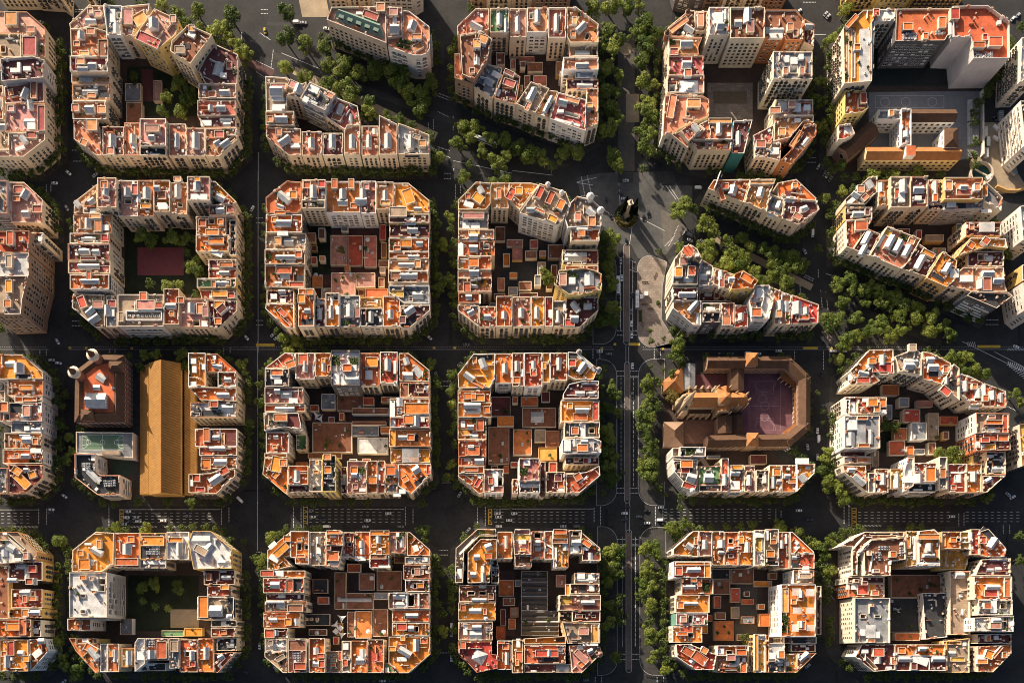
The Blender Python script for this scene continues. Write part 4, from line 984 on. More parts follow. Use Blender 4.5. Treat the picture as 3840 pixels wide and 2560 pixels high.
def occupied(q, minh, skip=None):
    for b in BLD:
        if b is skip: continue
        x0, y0, x1, y1 = b['bb']
        if x0 <= q[0] <= x1 and y0 <= q[1] <= y1 and b['h'] >= minh and inside(b['poly'], q): return b
    return None

def side_of(bl, c):
    x0, y0, x1, y1 = bl['bb']
    u = (c.x-(x0+x1)/2)/((x1-x0)/2); v = (c.y-(y0+y1)/2)/((y1-y0)/2)
    if abs(u) > abs(v): return 'right' if u > 0 else 'left'
    return 'upper' if v > 0 else 'lower'

yard_fill(['A3', 'B2', 'B3', 'B5', 'C2', 'C3', 'C5', 'D2', 'D3', 'D4', 'D5'])
# ------------------------------------------------------------------ labels by place
WORDS = {'tower_block': 'tall block', 'modern_building': 'modern building', 'apartment_building': 'house', 'corner_building': 'corner house', 'courtyard_building': 'low courtyard house'}
FEAT = dict(k='white skylight', m='metal air conditioners', n='green plants', p='pale pergolas', e='glass pyramid', s='stepped white roof', l='louvred panel')
for b in BLD:
    bl = BLOCKS[b['block']]
    x0, y0, x1, y1 = bl['bb']
    nearc = False
    if len(b['poly']) >= 5 and b['h'] > 12:
        for cx, cy in ((x0, y0), (x0, y1), (x1, y0), (x1, y1)):
            if (b['c']-Vector((cx, cy))).length < 34: nearc = True
    b['kind'] = 'courtyard_building' if b['h'] < 12 else ('corner_building' if nearc else ('tower_block' if b['h'] > 26.6 else ('modern_building' if b['wc'] in ('white', 'pale', 'grey', 'dark', 'striped', 'teal', 'greennet') else 'apartment_building')))
    b['side'] = side_of(bl, b['c'])
cnt = {}
for b in BLD:
    if b['plus']: continue
    key = (b['block'], b['kind'], b['side'] if b['kind'] != 'courtyard_building' else 'yard')
    cnt.setdefault(key, []).append(b)
for (bk, kind, side), lst in cnt.items():
    lst.sort(key=lambda b: (b['c'].x if side in ('upper', 'lower', 'yard') else -b['c'].y))
    for i, b in enumerate(lst):
        cw = ROOFC[b['rc'][-1]][0]
        ft = next((FEAT[it[0]] for it in b['items'] if it[0] in FEAT), None)
        start = 'left' if side in ('upper', 'lower', 'yard') else 'top'
        where = f"{ordw(i)} from {start}" if len(lst) > 1 else 'only one'
        sd = 'in courtyard' if side == 'yard' else f'on {side} side'
        lb = f"{cw}-roofed {WORDS[kind]}, {where} {sd} of {BLOCKS[bk]['phr']}"
        if ft and len(lb.split()) + len(ft.split()) + 1 <= 16:
            lb = f"{cw}-roofed {WORDS[kind]} with {ft}, {where} {sd} of {BLOCKS[bk]['phr']}"
        b['label'] = lb

# ------------------------------------------------------------------ window prototypes
def win_mesh(w, h, frame, kind):
    m = MB()
    m.obox(0, .02, -h/2, h/2, w, .12, 0, frame)
    m.add([(-w/2+.09, -.045, -h/2+.09), (w/2-.09, -.045, -h/2+.09), (w/2-.09, -.045, h/2-.09), (-w/2+.09, -.045, h/2-.09)], [(0, 1, 2, 3)], GLASS)
    if kind == 'strip':
        k = max(2, int(w/1.1))
        for i in range(1, k): m.obox(-w/2+w*i/k, -.05, -h/2, h/2, .08, .05, 0, frame)
    else:
        m.obox(0, -.05, -h/2, h/2, .07, .05, 0, frame)
    m.obox(0, -.12, -h/2-.14, -h/2, w+.3, .3, 0, CREAMP)
    o = m.build('window'); me = o.data; bpy.data.objects.remove(o)
    return me
def shut_mesh(w, h, mt):
    m = MB(); m.obox(0, .02, -h/2, h/2, w, .12, 0, FRAME); m.obox(0, -.07, -h/2+.1+h*.3, h/2-.08, w-.15, .06, 0, mt)
    m.add([(-w/2+.09, -.045, -h/2+.09), (w/2-.09, -.045, -h/2+.09), (w/2-.09, -.045, h/2-.09), (-w/2+.09, -.045, h/2-.09)], [(0, 1, 2, 3)], GLASS)
    m.obox(0, -.12, -h/2-.14, -h/2, w+.3, .3, 0, CREAMP)
    o = m.build('window'); me = o.data; bpy.data.objects.remove(o); return me
def balc_mesh(w, d=.95, solid=False, mt=None):
    m = MB()
    m.obox(0, -d/2, -.16, 0, w, d, 0, mt or CREAMP)
    if solid:
        m.obox(0, -d+.06, 0, 1.0, w, .12, 0, mt or PLASTER)
    else:
        m.obox(0, -d+.04, 0, .95, w, .05, 0, IRON); m.obox(-w/2+.03, -d/2, 0, .95, .05, d, 0, IRON); m.obox(w/2-.03, -d/2, 0, .95, .05, d, 0, IRON)
    o = m.build('balcony'); me = o.data; bpy.data.objects.remove(o)
    return me
WIN = dict(french=win_mesh(1.6, 2.65, SHUT, 'f'), french2=win_mesh(1.6, 2.65, FRAME, 'f'), plain=win_mesh(1.55, 1.9, FRAME, 'f'),
           strip=win_mesh(2.7, 1.6, PLASTER, 'strip'), sq=win_mesh(1.9, 1.8, SHUT, 'f'))
for k_, w_, h_, mt_ in (('french', 1.6, 2.65, SHUT), ('french2', 1.6, 2.65, FRAME), ('plain', 1.55, 1.9, AWN), ('strip', 2.7, 1.6, AWN), ('sq', 1.9, 1.8, SHUT)): WIN[k_+'_shut'] = shut_mesh(w_, h_, mt_)
BALC = dict(iron=balc_mesh(2.3), solid=balc_mesh(3.6, 1.3, True), white=balc_mesh(3.78, 1.3, True, PLASTER))

# ------------------------------------------------------------------ roof furniture
def hut_k(th, c, z, w, d, a, r):
    m = MB(); hw = r.uniform(2.0, 3.0)
    m.obox(c.x, c.y, z, z+hw, w, d, a, PLASTER)
    o = m.build('stair_hut', th)
    s = MB(); rd = min(w, d)*.42
    aa = a if w >= d else a+math.pi/2
    s.gable(c.x, c.y, z+hw+.01, z+hw+rd, max(w, d), min(w, d), aa, SKYL, PLASTER, over=.12)
    s.build('skylight', o)
def hut_b(th, c, z, w, d, a, r, wall, top):
    m = MB(); hw = r.uniform(2.5, 3.6)
    m.obox(c.x, c.y, z, z+hw, w, d, a, wall, top)
    P = rect(c.x, c.y, w, d, a); Q = rect(c.x, c.y, w-.5, d-.5, a)
    for i in range(4):
        j = (i+1) % 4
        vs = [(*P[i], z+hw+.02), (*P[j], z+hw+.02), (*Q[j], z+hw+.02), (*Q[i], z+hw+.02), (*P[i], z+hw+.35), (*P[j], z+hw+.35), (*Q[j], z+hw+.35), (*Q[i], z+hw+.35)]
        m.add(vs, [(0, 1, 5, 4), (2, 3, 7, 6), (4, 5, 6, 7)], COPING)
    o = m.build('stair_hut', th)
    if r.random() < .6:
        dm = MB(); n = Vector((math.sin(a), -math.cos(a)))
        q = c + n*(d/2+.02); dm.obox(q.x, q.y, z, z+2.0, .9, .06, a, SHUT); dm.build('door', o)
def low_glass(th, c, z, w, d, a):
    m = MB(); m.obox(c.x, c.y, z, z+.7, w, d, a, METAL); o = m.build('skylight_curb', th)
    s = MB(); aa = a if w >= d else a+math.pi/2
    s.gable(c.x, c.y, z+.71, z+.71+min(w, d)*.25, max(w, d), min(w, d), aa, SKYL, METAL, over=.05); s.build('skylight', o)
def raised(th, c, z, w, d, a, m_roof, wall, r, hh=None):
    m = MB(); hw = hh or r.uniform(1.2, 3.2)
    m.obox(c.x, c.y, z, z+hw, w, d, a, wall, m_roof)
    P = rect(c.x, c.y, w, d, a); Q = rect(c.x, c.y, w-.5, d-.5, a)
    for i in range(4):
        j = (i+1) % 4
        vs = [(*P[i], z+hw+.01), (*P[j], z+hw+.01), (*Q[j], z+hw+.01), (*Q[i], z+hw+.01), (*P[i], z+hw+.55), (*P[j], z+hw+.55), (*Q[j], z+hw+.55), (*Q[i], z+hw+.55)]
        m.add(vs, [(0, 1, 5, 4), (2, 3, 7, 6), (4, 5, 6, 7)], COPING)
    m.build('roof_room', th)
def ac_mesh():
    m = MB(); m.obox(0, 0, 0, 1.0, 1.3, .8, 0, METAL); m.cyl(0, 0, 1.0, 1.06, .32, .32, IRON, 8)
    o = m.build('ac_unit'); me = o.data; bpy.data.objects.remove(o); return me
AC = ac_mesh()
def chim_mesh(mt):
    m = MB(); m.obox(0, 0, 0, 1.9, .8, .6, 0, mt); m.obox(0, 0, 1.9, 2.05, 1.0, .8, 0, COPING); m.cyl(0, 0, 2.05, 2.4, .2, .16, CLAY, 8)
    o = m.build('chimney'); me = o.data; bpy.data.objects.remove(o); return me
CHIM = [chim_mesh(CLAY), chim_mesh(PLASTER), chim_mesh(CREAMP)]
def pot_mesh():
    r = random.Random(5); m = MB(); m.cyl(0, 0, 0, .5, .3, .4, CLAY, 8)
    for i in range(26):
        a, b2, q = r.uniform(0, 6.28), r.uniform(-.2, 1.2), r.uniform(.3, .75)
        c = Vector((q*math.cos(a)*math.cos(b2), q*math.sin(a)*math.cos(b2), .7+q*math.sin(b2)))
        u = Vector((r.uniform(-1, 1), r.uniform(-1, 1), r.uniform(-.5, .5))).normalized()*.3; v2 = u.cross(Vector((r.uniform(-1, 1), r.uniform(-1, 1), 1))).normalized()*.25
        m.add([c-u-v2, c+u-v2, c+u+v2, c-u+v2], [(0, 1, 2, 3)], PLANT)
    o = m.build('potted_plant'); me = o.data; bpy.data.objects.remove(o); return me
POT = pot_mesh()
def bush_mesh(w, d, seed):
    r = random.Random(seed); m = MB()
    n = int(30+w*d*3.0)
    for i in range(min(n, 260)):
        c = Vector((r.uniform(-w/2, w/2), r.uniform(-d/2, d/2), r.uniform(.1, 1.3)))
        u = Vector((r.uniform(-1, 1), r.uniform(-1, 1), r.uniform(-.4, .4))).normalized()*.38; v2 = u.cross(Vector((r.uniform(-1, 1), r.uniform(-1, 1), 1.5))).normalized()*.3
        m.add([c-u-v2, c+u-v2, c+u+v2, c-u+v2], [(0, 1, 2, 3)], PLANT)
    return m
def ant_mesh():
    m = MB(); m.cyl(0, 0, 0, 3.6, .05, .04, METAL, 6)
    for z in (2.6, 3.0, 3.4): m.obox(0, 0, z, z+.05, 1.3, .05, 0, METAL)
    m.obox(.0, 0, 3.2, 3.25, .05, .9, 0, METAL)
    o = m.build('antenna'); me = o.data; bpy.data.objects.remove(o); return me
ANT = ant_mesh()

NOBJ = dict(win=0)
def facade(b, th, org):
    """windows and balconies on the street and yard faces of a building"""
    r = random.Random(b['seed']+99)
    wc, h, poly = b['wc'], b['h'], b['poly']
    n = len(poly)
    if wc in ('teal', 'greennet', 'blank') or h < 9: return
    style = 'french' if wc in ('beige', 'ochre', 'brown') else ('strip' if wc in ('white', 'pale', 'dark', 'striped', 'grey') else r.choice(['french2', 'plain', 'sq']))
    if wc == 'beige': style = r.choice(['french', 'french', 'french2', 'sq'])
    bal = r.random() < (.6 if wc in ('beige', 'cream', 'ochre') else .25)
    bt = 'iron'
    if wc == 'striped': bal, bt = True, 'white'
    elif style == 'strip' and bal: bt = 'solid'
    step = {'french': 3.3, 'french2': 3.3, 'plain': 3.3, 'sq': 3.5, 'strip': 3.8}[style]
    spots = []
    for i in range(n):
        a, c = poly[i], poly[(i+1) % n]
        e = c-a; L = e.length
        if L < 4: continue
        u = e/L; nv = Vector((u.y, -u.x))
        mid = (a+c)/2
        lean = nv.dot(-mid)*h/(H-h)/S/3.75            # how wide the face shows, in picture pixels
        if lean < 1.3: continue
        st = step
        k = max(1, int((L-1.2)/st))
        gap = (L-k*st)/2
        for j in range(k):
            p = a+u*(gap+st*(j+.5))
            q = p+nv*1.2
            nb = occupied(q, 9, b)
            z0 = 4.6
            if nb: z0 = nb['h']+2.2
            fl = 3.45
            z = z0
            while z < h-2.2:
                spots.append((lean, p, nv, u, z)); z += fl
    lim = 100
    if len(spots) > lim:
        spots.sort(key=lambda s: -s[4])
        r2 = random.Random(b['seed']); 
        spots = spots[:lim]
    for lean, p, nv, u, z in spots:
        rz = math.atan2(u.y, u.x)
        q = r.random()
        if q < .05: continue
        o = inst(WIN[style] if q < .72 else WIN[style+'_shut'], 'window', th, (p.x+nv.x*.05-org.x, p.y+nv.y*.05-org.y, z+.2), rz)
        NOBJ['win'] += 1
        if bal and z > 4 and r.random() < .88:
            inst(BALC[bt], 'balcony', th, (p.x+nv.x*.02-org.x, p.y+nv.y*.02-org.y, z-1.15), rz); NOBJ['win'] += 1

def build_building(b, th=None, org=None):
    r = random.Random(b['seed'])
    poly, h, rc = b['poly'], b['h'], b['rc']
    if th is None:
        org = b['c']
        th = empty(b['kind'], (org.x, org.y, 0))
        tag(th, b['label'], 'building', {'tower_block': 'tall blocks standing above their neighbours', 'modern_building': 'modern flat-fronted buildings of the city blocks', 'apartment_building': 'apartment houses around the city blocks', 'corner_building': 'chamfered corner houses of the city blocks', 'courtyard_building': 'low buildings inside the block courtyards'}[b['kind']])
    P = [p-org for p in poly]
    wallm = wall_mat(b['wc'])
    if rc[0] == 'h':                                   # hipped tile roof
        m = MB(); m.prism(P, 0, h, wallm); m.build('wall', th)
        xs = [p.x for p in P]; ys = [p.y for p in P]
        e = P[1]-P[0]; a = math.atan2(e.y, e.x)
        if (P[2]-P[1]).length > e.length: a += math.pi/2
        ca, sa = math.cos(-a), math.sin(-a)
        lx = [p.x*ca-p.y*sa for p in P]; ly = [p.x*sa+p.y*ca for p in P]
        w, d = max(lx)-min(lx), max(ly)-min(ly)
        g = MB(); g.gable(0, 0, h+.02, h+d*.3, w, d, a, OTILE if b['wc'] == 'ochre' else TILE, hip=d*.5, over=.4); g.build('roof', th)
        facade(b, th, org); return th
    par = r.choice([1.2, 1.4, 1.7, 2.2, 2.6]) if h > 9 else .6
    wt = .38 if h > 9 else .3
    A = area(P)
    if A < 60: wt = .35
    I = inset(P, wt)
    if area(I) < 8: I = inset(P, .15)
    # light wells are real shafts
    holes = []; shafts = []
    for it in b['items']:
        if it[0] == 'w':
            c = T(b['tile'], it[1], it[2], h)-org
            a = -R(it[5])
            hp = rect(c.x, c.y, max(it[3]*DM*.9, 1.2), max(it[4]*DM*.9, 1.2), a)
            if all(inside(I, q) and edge_dist(I, q) > .25 for q in hp) and all((sum(hp, Vector((0, 0)))/4-sum(o2, Vector((0, 0)))/4).length > 3 for o2 in holes):
                holes.append(hp)
    m = MB(); n = len(P)
    vs = [(*p, 0) for p in P]+[(*p, h+par) for p in P]+[(*p, h+par) for p in I]+[(*p, h) for p in I]
    m.add(vs, [(i, (i+1) % n, n+(i+1) % n, n+i) for i in range(n)], wallm)
    m.add(vs, [(n+i, n+(i+1) % n, 2*n+(i+1) % n, 2*n+i) for i in range(n)], r.choice([COPING, COPING, CREAMP, PLASTER, CLAY, wallm]))
    m.add(vs, [(2*n+i, 2*n+(i+1) % n, 3*n+(i+1) % n, 3*n+i) for i in range(n)], COPING if r.random() < .5 else wallm)
    wo = m.build('wall', th)
    pale = b['block'] in ('A0', 'A1', 'A3', 'A4') or b['block'] in ('F', 'T', 'Z0') or (b['block'][0] == 'B' and b['seed'] % 3 == 0)
    RM = lambda q: roof_mat(q, pale)
    rm = RM(rc)
    m = MB(); m.flat(I, h, rm, holes); m.build('roof', th)
    for hp in holes:
        m = MB(); dz = min(14, h-2)
        q2 = inset(hp, -.3)
        k = 4
        vs = [(*p, h-dz) for p in hp]+[(*p, h+.9) for p in hp]+[(*p, h+.9) for p in q2]+[(*p, h+.005) for p in q2]
        m.add(vs, [((i+1) % k, i, k+i, k+(i+1) % k) for i in range(k)], PLASTER if r.random() < .4 else wallm)
        m.add(vs, [(k+(i+1) % k, k+i, 2*k+i, 2*k+(i+1) % k) for i in range(k)], COPING)
        m.add(vs, [(3*k+i, 3*k+(i+1) % k, 2*k+(i+1) % k, 2*k+i) for i in range(k)], COPING)
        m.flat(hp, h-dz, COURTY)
        m.build('light_well', th)
    occ = [(sum(hp, Vector((0, 0)))/4, 1.6) for hp in holes]
    # surveyed roof furniture
    items = list(b['items'])
    for code, ix, iy, iw, idp, rot in items:
        hz = h+2.0
        c = T(b['tile'], ix, iy, hz)-org
        w, d, a = iw*DM, idp*DM, -R(rot)
        z = h+.01
        occ.append((c, .5*min(w, d)+.4))
        if code == 'k': hut_k(th, c, z, max(w*.92, 1.8), max(d*.92, 1.8), a, r)
        elif code == 'b': hut_b(th, c, z, max(w, 2), max(d, 2), a, r, r.choice([PLASTER, CREAMP, CREAMP, wallm]), RM(r.choice([rc, rc, 't', 'o']) if rc in 'torpd' else r.choice('topb')))
        elif code == 'g': low_glass(th, c, z, max(w, 1.5), max(d, 1.5), a)
        elif code == 'v':
            m = MB(); m.obox(c.x, c.y, z, z+r.uniform(.9, 2.2), max(w*.9, .8), max(d*.9, .8), a, AWN); m.build('white_hut', th)
        elif code in 'rou': raised(th, c, z, max(w, 2), max(d, 2), a, RM(code), r.choice([CREAMP, wallm, CLAY]), r)
        elif code in 'cdW':  # c also covers roof recesses, their shade put into a charcoal top
            m = MB(); m.obox(c.x, c.y, z, z+.5, w, d, a, COPING, roof_mat(code.lower())); m.build('roof_terrace', th)
        elif code == 'y': raised(th, c, z, max(w, 1.2), max(d, 1.2), a, roof_mat('y'), CREAMP, r, .6)
        elif code == 'n':
            m = MB(); m.obox(c.x, c.y, z, z+.25, w, d, a, CREAMP, SOIL); o = m.build('planter', th)
            bm = bush_mesh(w, d, b['seed']); bo = bm.build('plants', o); bo.location = (c.x, c.y, z+.2); bo.rotation_euler = (0, 0, a)
        elif code == 'm':
            ca, sa = math.cos(a), math.sin(a)
            nx, ny = max(1, int(w/1.9)), max(1, int(d/1.6))
            for i in range(min(nx, 7)):
                for j in range(min(ny, 4)):
                    if r.random() < .85:
                        lx, ly = (i-(nx-1)/2)*1.9, (j-(ny-1)/2)*1.6
                        inst(AC, 'ac_unit', th, (c.x+lx*ca-ly*sa, c.y+lx*sa+ly*ca, z), a, (1.15, 1.2, 1.2+r.random()))
        elif code in 'pl':
            m = MB(); k = max(3, int(max(w, d)/.7))
            for i in range(k):
                f = (i+.5)/k-.5
                ca, sa = math.cos(a), math.sin(a)
                if w >= d: m.obox(c.x+f*w*ca, c.y+f*w*sa, z+2.5, z+2.62, .42, d, a, SKYL if code == 'l' else AWN)
                else: m.obox(c.x-f*d*sa, c.y+f*d*ca, z+2.5, z+2.62, w, .42, a, SKYL if code == 'l' else AWN)
            for q in rect(c.x, c.y, w-.3, d-.3, a): m.obox(q.x, q.y, z, z+2.5, .15, .15, a, FRAME)
            m.build('pergola', th)
        elif code == 's':
            m = MB()
            for i in range(6): m.obox(c.x, c.y, z+i*.7, z+(i+1)*.7, w*(1-i*.155), d*(1-i*.155), a, PLASTER)
            m.build('stepped_roof', th)
        elif code == 'z':
            m = MB(); P4 = rect(c.x, c.y, w, d, a); Q4 = rect(c.x, c.y, w-1.2, d-1.2, a)
            for i in range(4):
                j = (i+1) % 4
                vs = [(*P4[i], z), (*P4[j], z), (*Q4[j], z), (*Q4[i], z), (*P4[i], z+2.4), (*P4[j], z+2.4), (*Q4[j], z+2.4), (*Q4[i], z+2.4)]
                m.add(vs, [(0, 1, 5, 4), (2, 3, 7, 6), (4, 5, 6, 7)], PLASTER)
            m.build('plant_screen', th)
            ca, sa = math.cos(a), math.sin(a); L = max(w, d)
            for i in range(max(3, int(L/3))):
                f = (i+.5)/max(3, int(L/3))-.5
                dx, dy = (f*(w-2), 0) if w > d else (0, f*(d-2))
                inst(AC, 'ac_unit', th, (c.x+dx*ca-dy*sa, c.y+dx*sa+dy*ca, z), a, (1.3, 1.6, 1.6))
        elif code == 'e':
            m = MB(); P4 = rect(c.x, c.y, w, d, a); m.add([(*q, z) for q in P4]+[(c.x, c.y, z+3.4)], [(0, 1, 4), (1, 2, 4), (2, 3, 4), (3, 0, 4)], SKYL); m.build('glass_pyramid', th)
    if h < 9:
        for _ in range(int(A/45)):
            q = Vector((r.uniform(min(p.x for p in I), max(p.x for p in I)), r.uniform(min(p.y for p in I), max(p.y for p in I))))
            if not inside(I, q) or edge_dist(I, q) < .8: continue
            k = r.random()
            if k < .3: inst(AC, 'ac_unit', th, (q.x, q.y, h), r.choice([0, 1.57]), (r.uniform(.8, 1.4),)*3)
            elif k < .55: inst(POT, 'potted_plant', th, (q.x, q.y, h), r.uniform(0, 6), (r.uniform(1, 2),)*3)
            elif k < .75: low_glass(th, q, h+.01, r.uniform(1.2, 2.2), r.uniform(1.2, 3), 0)
            else:
                m = MB(); m.obox(q.x, q.y, h+.005, h+r.uniform(.7, 1.8), r.uniform(.25, 1.5), r.uniform(1.5, 4), r.choice([0, 1.57]), r.choice([CREAMP, CLAY, PLASTER])); m.build('terrace_wall', th)
        return th
    # small things every terrace has
    ang = 0.0; bl = 0
    for i in range(n):
        e = P[(i+1) % n]-P[i]
        if e.length > bl: bl, ang = e.length, math.atan2(e.y, e.x)
    I2 = inset(P, wt+.9)
    x0, y0 = min(p.x for p in P), min(p.y for p in P); x1, y1 = max(p.x for p in P), max(p.y for p in P)
    def spot(rad, tries=14):
        for _ in range(tries):
            q = Vector((r.uniform(x0, x1), r.uniform(y0, y1)))
            if inside(I, q) and edge_dist(I, q) > rad and all((q-c).length > rad+rr for c, rr in occ):
                occ.append((q, rad)); return q
        return None
    if not items and A > 90 and rc in 'torpdbgu':
        q = spot(2.2)
        if q is not None:
            if r.random() < .6: hut_k(th, q, h+.01, r.uniform(3, 4.5), r.uniform(3, 6), ang, r)
            else: hut_b(th, q, h+.01, r.uniform(3, 5), r.uniform(3, 5), ang, r, PLASTER, roof_mat('t'))
    def shrink(k): return max(0, int(round(k*min(1.0, A/260.0)+r.random()-.5)))
    for _ in range(shrink(2.6)):                          # low dividing walls
        q = spot(.7)
        if q is not None:
            m = MB(); L = r.uniform(3, 8); aa = ang+r.choice([0, math.pi/2])
            f = min(1, 1)
            ends = [q+Vector((math.cos(aa), math.sin(aa)))*s*L/2 for s in (-1, 1)]
            if all(inside(I, e2) for e2 in ends):
                m.obox(q.x, q.y, h+.005, h+r.uniform(1.2, 2.6), L, .28, aa, r.choice([PLASTER, COPING, CLAY])); m.build('terrace_wall', th)
    if rc in 'torpdu' and A > 120 and r.random() < .55:  # a room with its own small terrace
        q = spot(2.6)
        if q is not None: raised(th, q, h+.01, r.uniform(3, 5), r.uniform(3.5, 5), ang, RM(r.choice([rc, rc, 't', 'o'])), r.choice([CREAMP, PLASTER, CLAY]), r)
    for _ in range(shrink(4.2)):
        q = spot(.6)
        if q is not None: inst(r.choice(CHIM), 'chimney', th, (q.x, q.y, h), ang, (r.uniform(.8, 1.5), r.uniform(.8, 2.2), r.uniform(.7, 1.2)))
    for _ in range(shrink(3.4)):
        q = spot(.9)
        if q is not None: inst(AC, 'ac_unit', th, (q.x, q.y, h), ang+r.choice([0, 1.57]), (r.uniform(.8, 1.3),)*3)
    if rc in 'torpdbgu' and A > 70:                       # resurfaced patches of the terrace
        for _ in range(r.choice([0, 0, 1, 1, 2])):
            q = Vector((r.uniform(x0, x1), r.uniform(y0, y1))); w_, d_ = r.uniform(3, 8), r.uniform(3, 9)
            pq = rect(q.x, q.y, w_, d_, ang)
            if all(inside(I, v) for v in pq) and all(edge_dist(pq, sum(hp, Vector((0, 0)))/4) > 2.2 and not inside(pq, sum(hp, Vector((0, 0)))/4) for hp in holes):
                zt = r.uniform(.03, .09); m = MB(); m.obox(q.x, q.y, h+.004, h+zt, w_, d_, ang, RM(r.choice([rc, rc, rc, 't', 'o']) if rc in 'torpdu' else r.choice('gbgb'))); m.build('roof_patch', th)
    for i in range(n):                                    # chimney stacks and piers along the party walls
        a_, c_ = P[i], P[(i+1) % n]; L = (c_-a_).length
        if L < 6: continue
        u_ = (c_-a_)/L; nv_ = Vector((-u_.y, u_.x))
        for _ in range(r.choice([0, 1, 1, 2, 3])):
            f = r.uniform(.12, .88); q = a_+u_*L*f+nv_*.55
            m = MB(); hh_ = par+r.uniform(.3, 1.5); wl = r.uniform(.7, 2.6)
            m.obox(q.x, q.y, h+.01, h+hh_, wl, .75, math.atan2(u_.y, u_.x), r.choice([PLASTER, CREAMP, wallm, CLAY]))
            for k_ in range(max(1, int(wl/.7))):
                s_ = q+u_*((k_+.5)/max(1, int(wl/.7))-.5)*wl; m.cyl(s_.x, s_.y, h+hh_, h+hh_+.45, .17, .14, CLAY, 6)
            m.build('chimney_stack', th)
    for _ in range(shrink(1.3)):
        q = spot(.5)
        if q is not None: inst(ANT, 'antenna', th, (q.x, q.y, h), r.uniform(0, 3), (1, 1, r.uniform(.8, 1.5)))
    if r.random() < .35:
        for _ in range(shrink(3)):
            q = spot(.6)
            if q is not None: inst(POT, 'potted_plant', th, (q.x, q.y, h), r.uniform(0, 6), (r.uniform(.9, 1.7),)*3)
    if r.random() < .3:
        q = spot(1.2)
        if q is not None:
            m = MB(); m.obox(q.x, q.y, h+.005, h+r.uniform(.5, 2.1), r.uniform(1.5, 2.6), r.uniform(1.5, 2.6), ang, AWN); m.build('white_hut', th)
    facade(b, th, org)
    return th
THINGS = {}
base = None
for b in BLD:
    if b['plus']:
        b['org'] = base['org']; THINGS[id(b)] = build_building(b, THINGS[id(base)], base['org'])
    else:
        base = b; b['org'] = b['c']; THINGS[id(b)] = build_building(b)
def by_label_poly(t, x, y):
    best = None
    for b in BLD:
        q = T(t, x, y, b['h'])
        if inside(b['poly'], q): best = b
    return best
def part_of(t, x, y):
    b = by_label_poly(t, x, y)
    if b is None: return None, None, None
    return THINGS[id(b)], b['org'], b['h']

def gable_line(th, org, pa, pb, width, z0, ze, zr, wallm, roofm, hip=0.0, name='wing', windows=True, over=.4):
    """a pitched wing: walls plus a tile roof between two points"""
    d = pb-pa; L = d.length; a = math.atan2(d.y, d.x); c = (pa+pb)/2-org
    m = MB(); m.obox(c.x, c.y, z0, ze, L, width, a, wallm); m.build('wall', th)
    g = MB(); g.gable(c.x, c.y, ze+.01, zr, L, width, a, roofm, wallm, hip=hip, over=over); g.build('roof', th)
    if windows:
        u = d/L; nv = Vector((u.y, -u.x))
        for s in (1, -1):
            nn = nv*s
            if nn.dot(-(c+org)) < 40: continue
            k = int(L/4)
            for f in range(int((ze-1)/4.2)):
                for i in range(k):
                    p = c-u*L/2+u*(L*(i+.5)/k)+nn*(width/2+.05)
                    inst(WIN['sq'], 'window', th, (p.x, p.y, 3+f*4.2), math.atan2(nn.x*-1, nn.y)+math.pi if False else math.atan2(u.y*s, u.x*s))

# ---- market hall
def market():
    o = T('20', 1425, 750, 11); th = tag(empty('market_hall', (o.x, o.y, 0)), 'long market hall with patterned ochre tile roof and a central ridge', 'market hall')
    def corner(x, y, h): return T('20', x, y, h)-o
    wm = wall_mat('ochre')
    a, c = corner(1290, 190, 11), corner(1560, 1320, 11)
    cx, cy = (a+c)/2; wdt = abs(c.x-a.x); L = abs(c.y-a.y)
    m = MB(); m.obox(cx, cy, 0, 11, wdt, L, 0, wm); m.build('wall', th)
    g = MB(); g.gable(cx, cy, 11.02, 18.8, L, wdt, math.pi/2, MARKETT, wm, over=.3); g.build('nave_roof', th)
    rc = MB(); rc.obox(cx, cy, 18.7, 19.05, .5, L, 0, OTILE); rc.build('roof_ridge', th)
    for xa, xb, hi, lo in ((1205, 1288, 8.2, 6.0), (1682, 1600, 8.2, 6.0)):
        pa, pb = corner(xa, 205, 7), corner(xb, 1320, 7)
        xo, xi = pa.x, pb.x
        m = MB()
        vs = [(xo, pa.y, 0), (xi, pa.y, 0), (xi, pb.y, 0), (xo, pb.y, 0), (xo, pa.y, lo), (xi, pa.y, hi), (xi, pb.y, hi), (xo, pb.y, lo)]
        fs = [(0, 1, 5, 4), (1, 2, 6, 5), (2, 3, 7, 6), (3, 0, 4, 7)]
        if xo > xi: fs = [f[::-1] for f in fs]
        m.add(vs, [f[::-1] for f in fs], wm); m.build('wall', th)
        q = MB(); top = [(x, y, z+.02) for x, y, z in vs[4:]]
        q.add(top, [(0, 3, 2, 1) if xo < xi else (0, 1, 2, 3)], MARKETT); q.build('aisle_roof', th)
    # sloping strip between nave and right aisle
    m = MB(); pa, pb = corner(1562, 205, 5), corner(1598, 1320, 5)
    m.obox((pa.x+pb.x)/2, (pa.y+pb.y)/2, 0, 5, abs(pb.x-pa.x)-.1, abs(pb.y-pa.y), 0, wm, TILE); m.build('roof_gutter', th)
market()

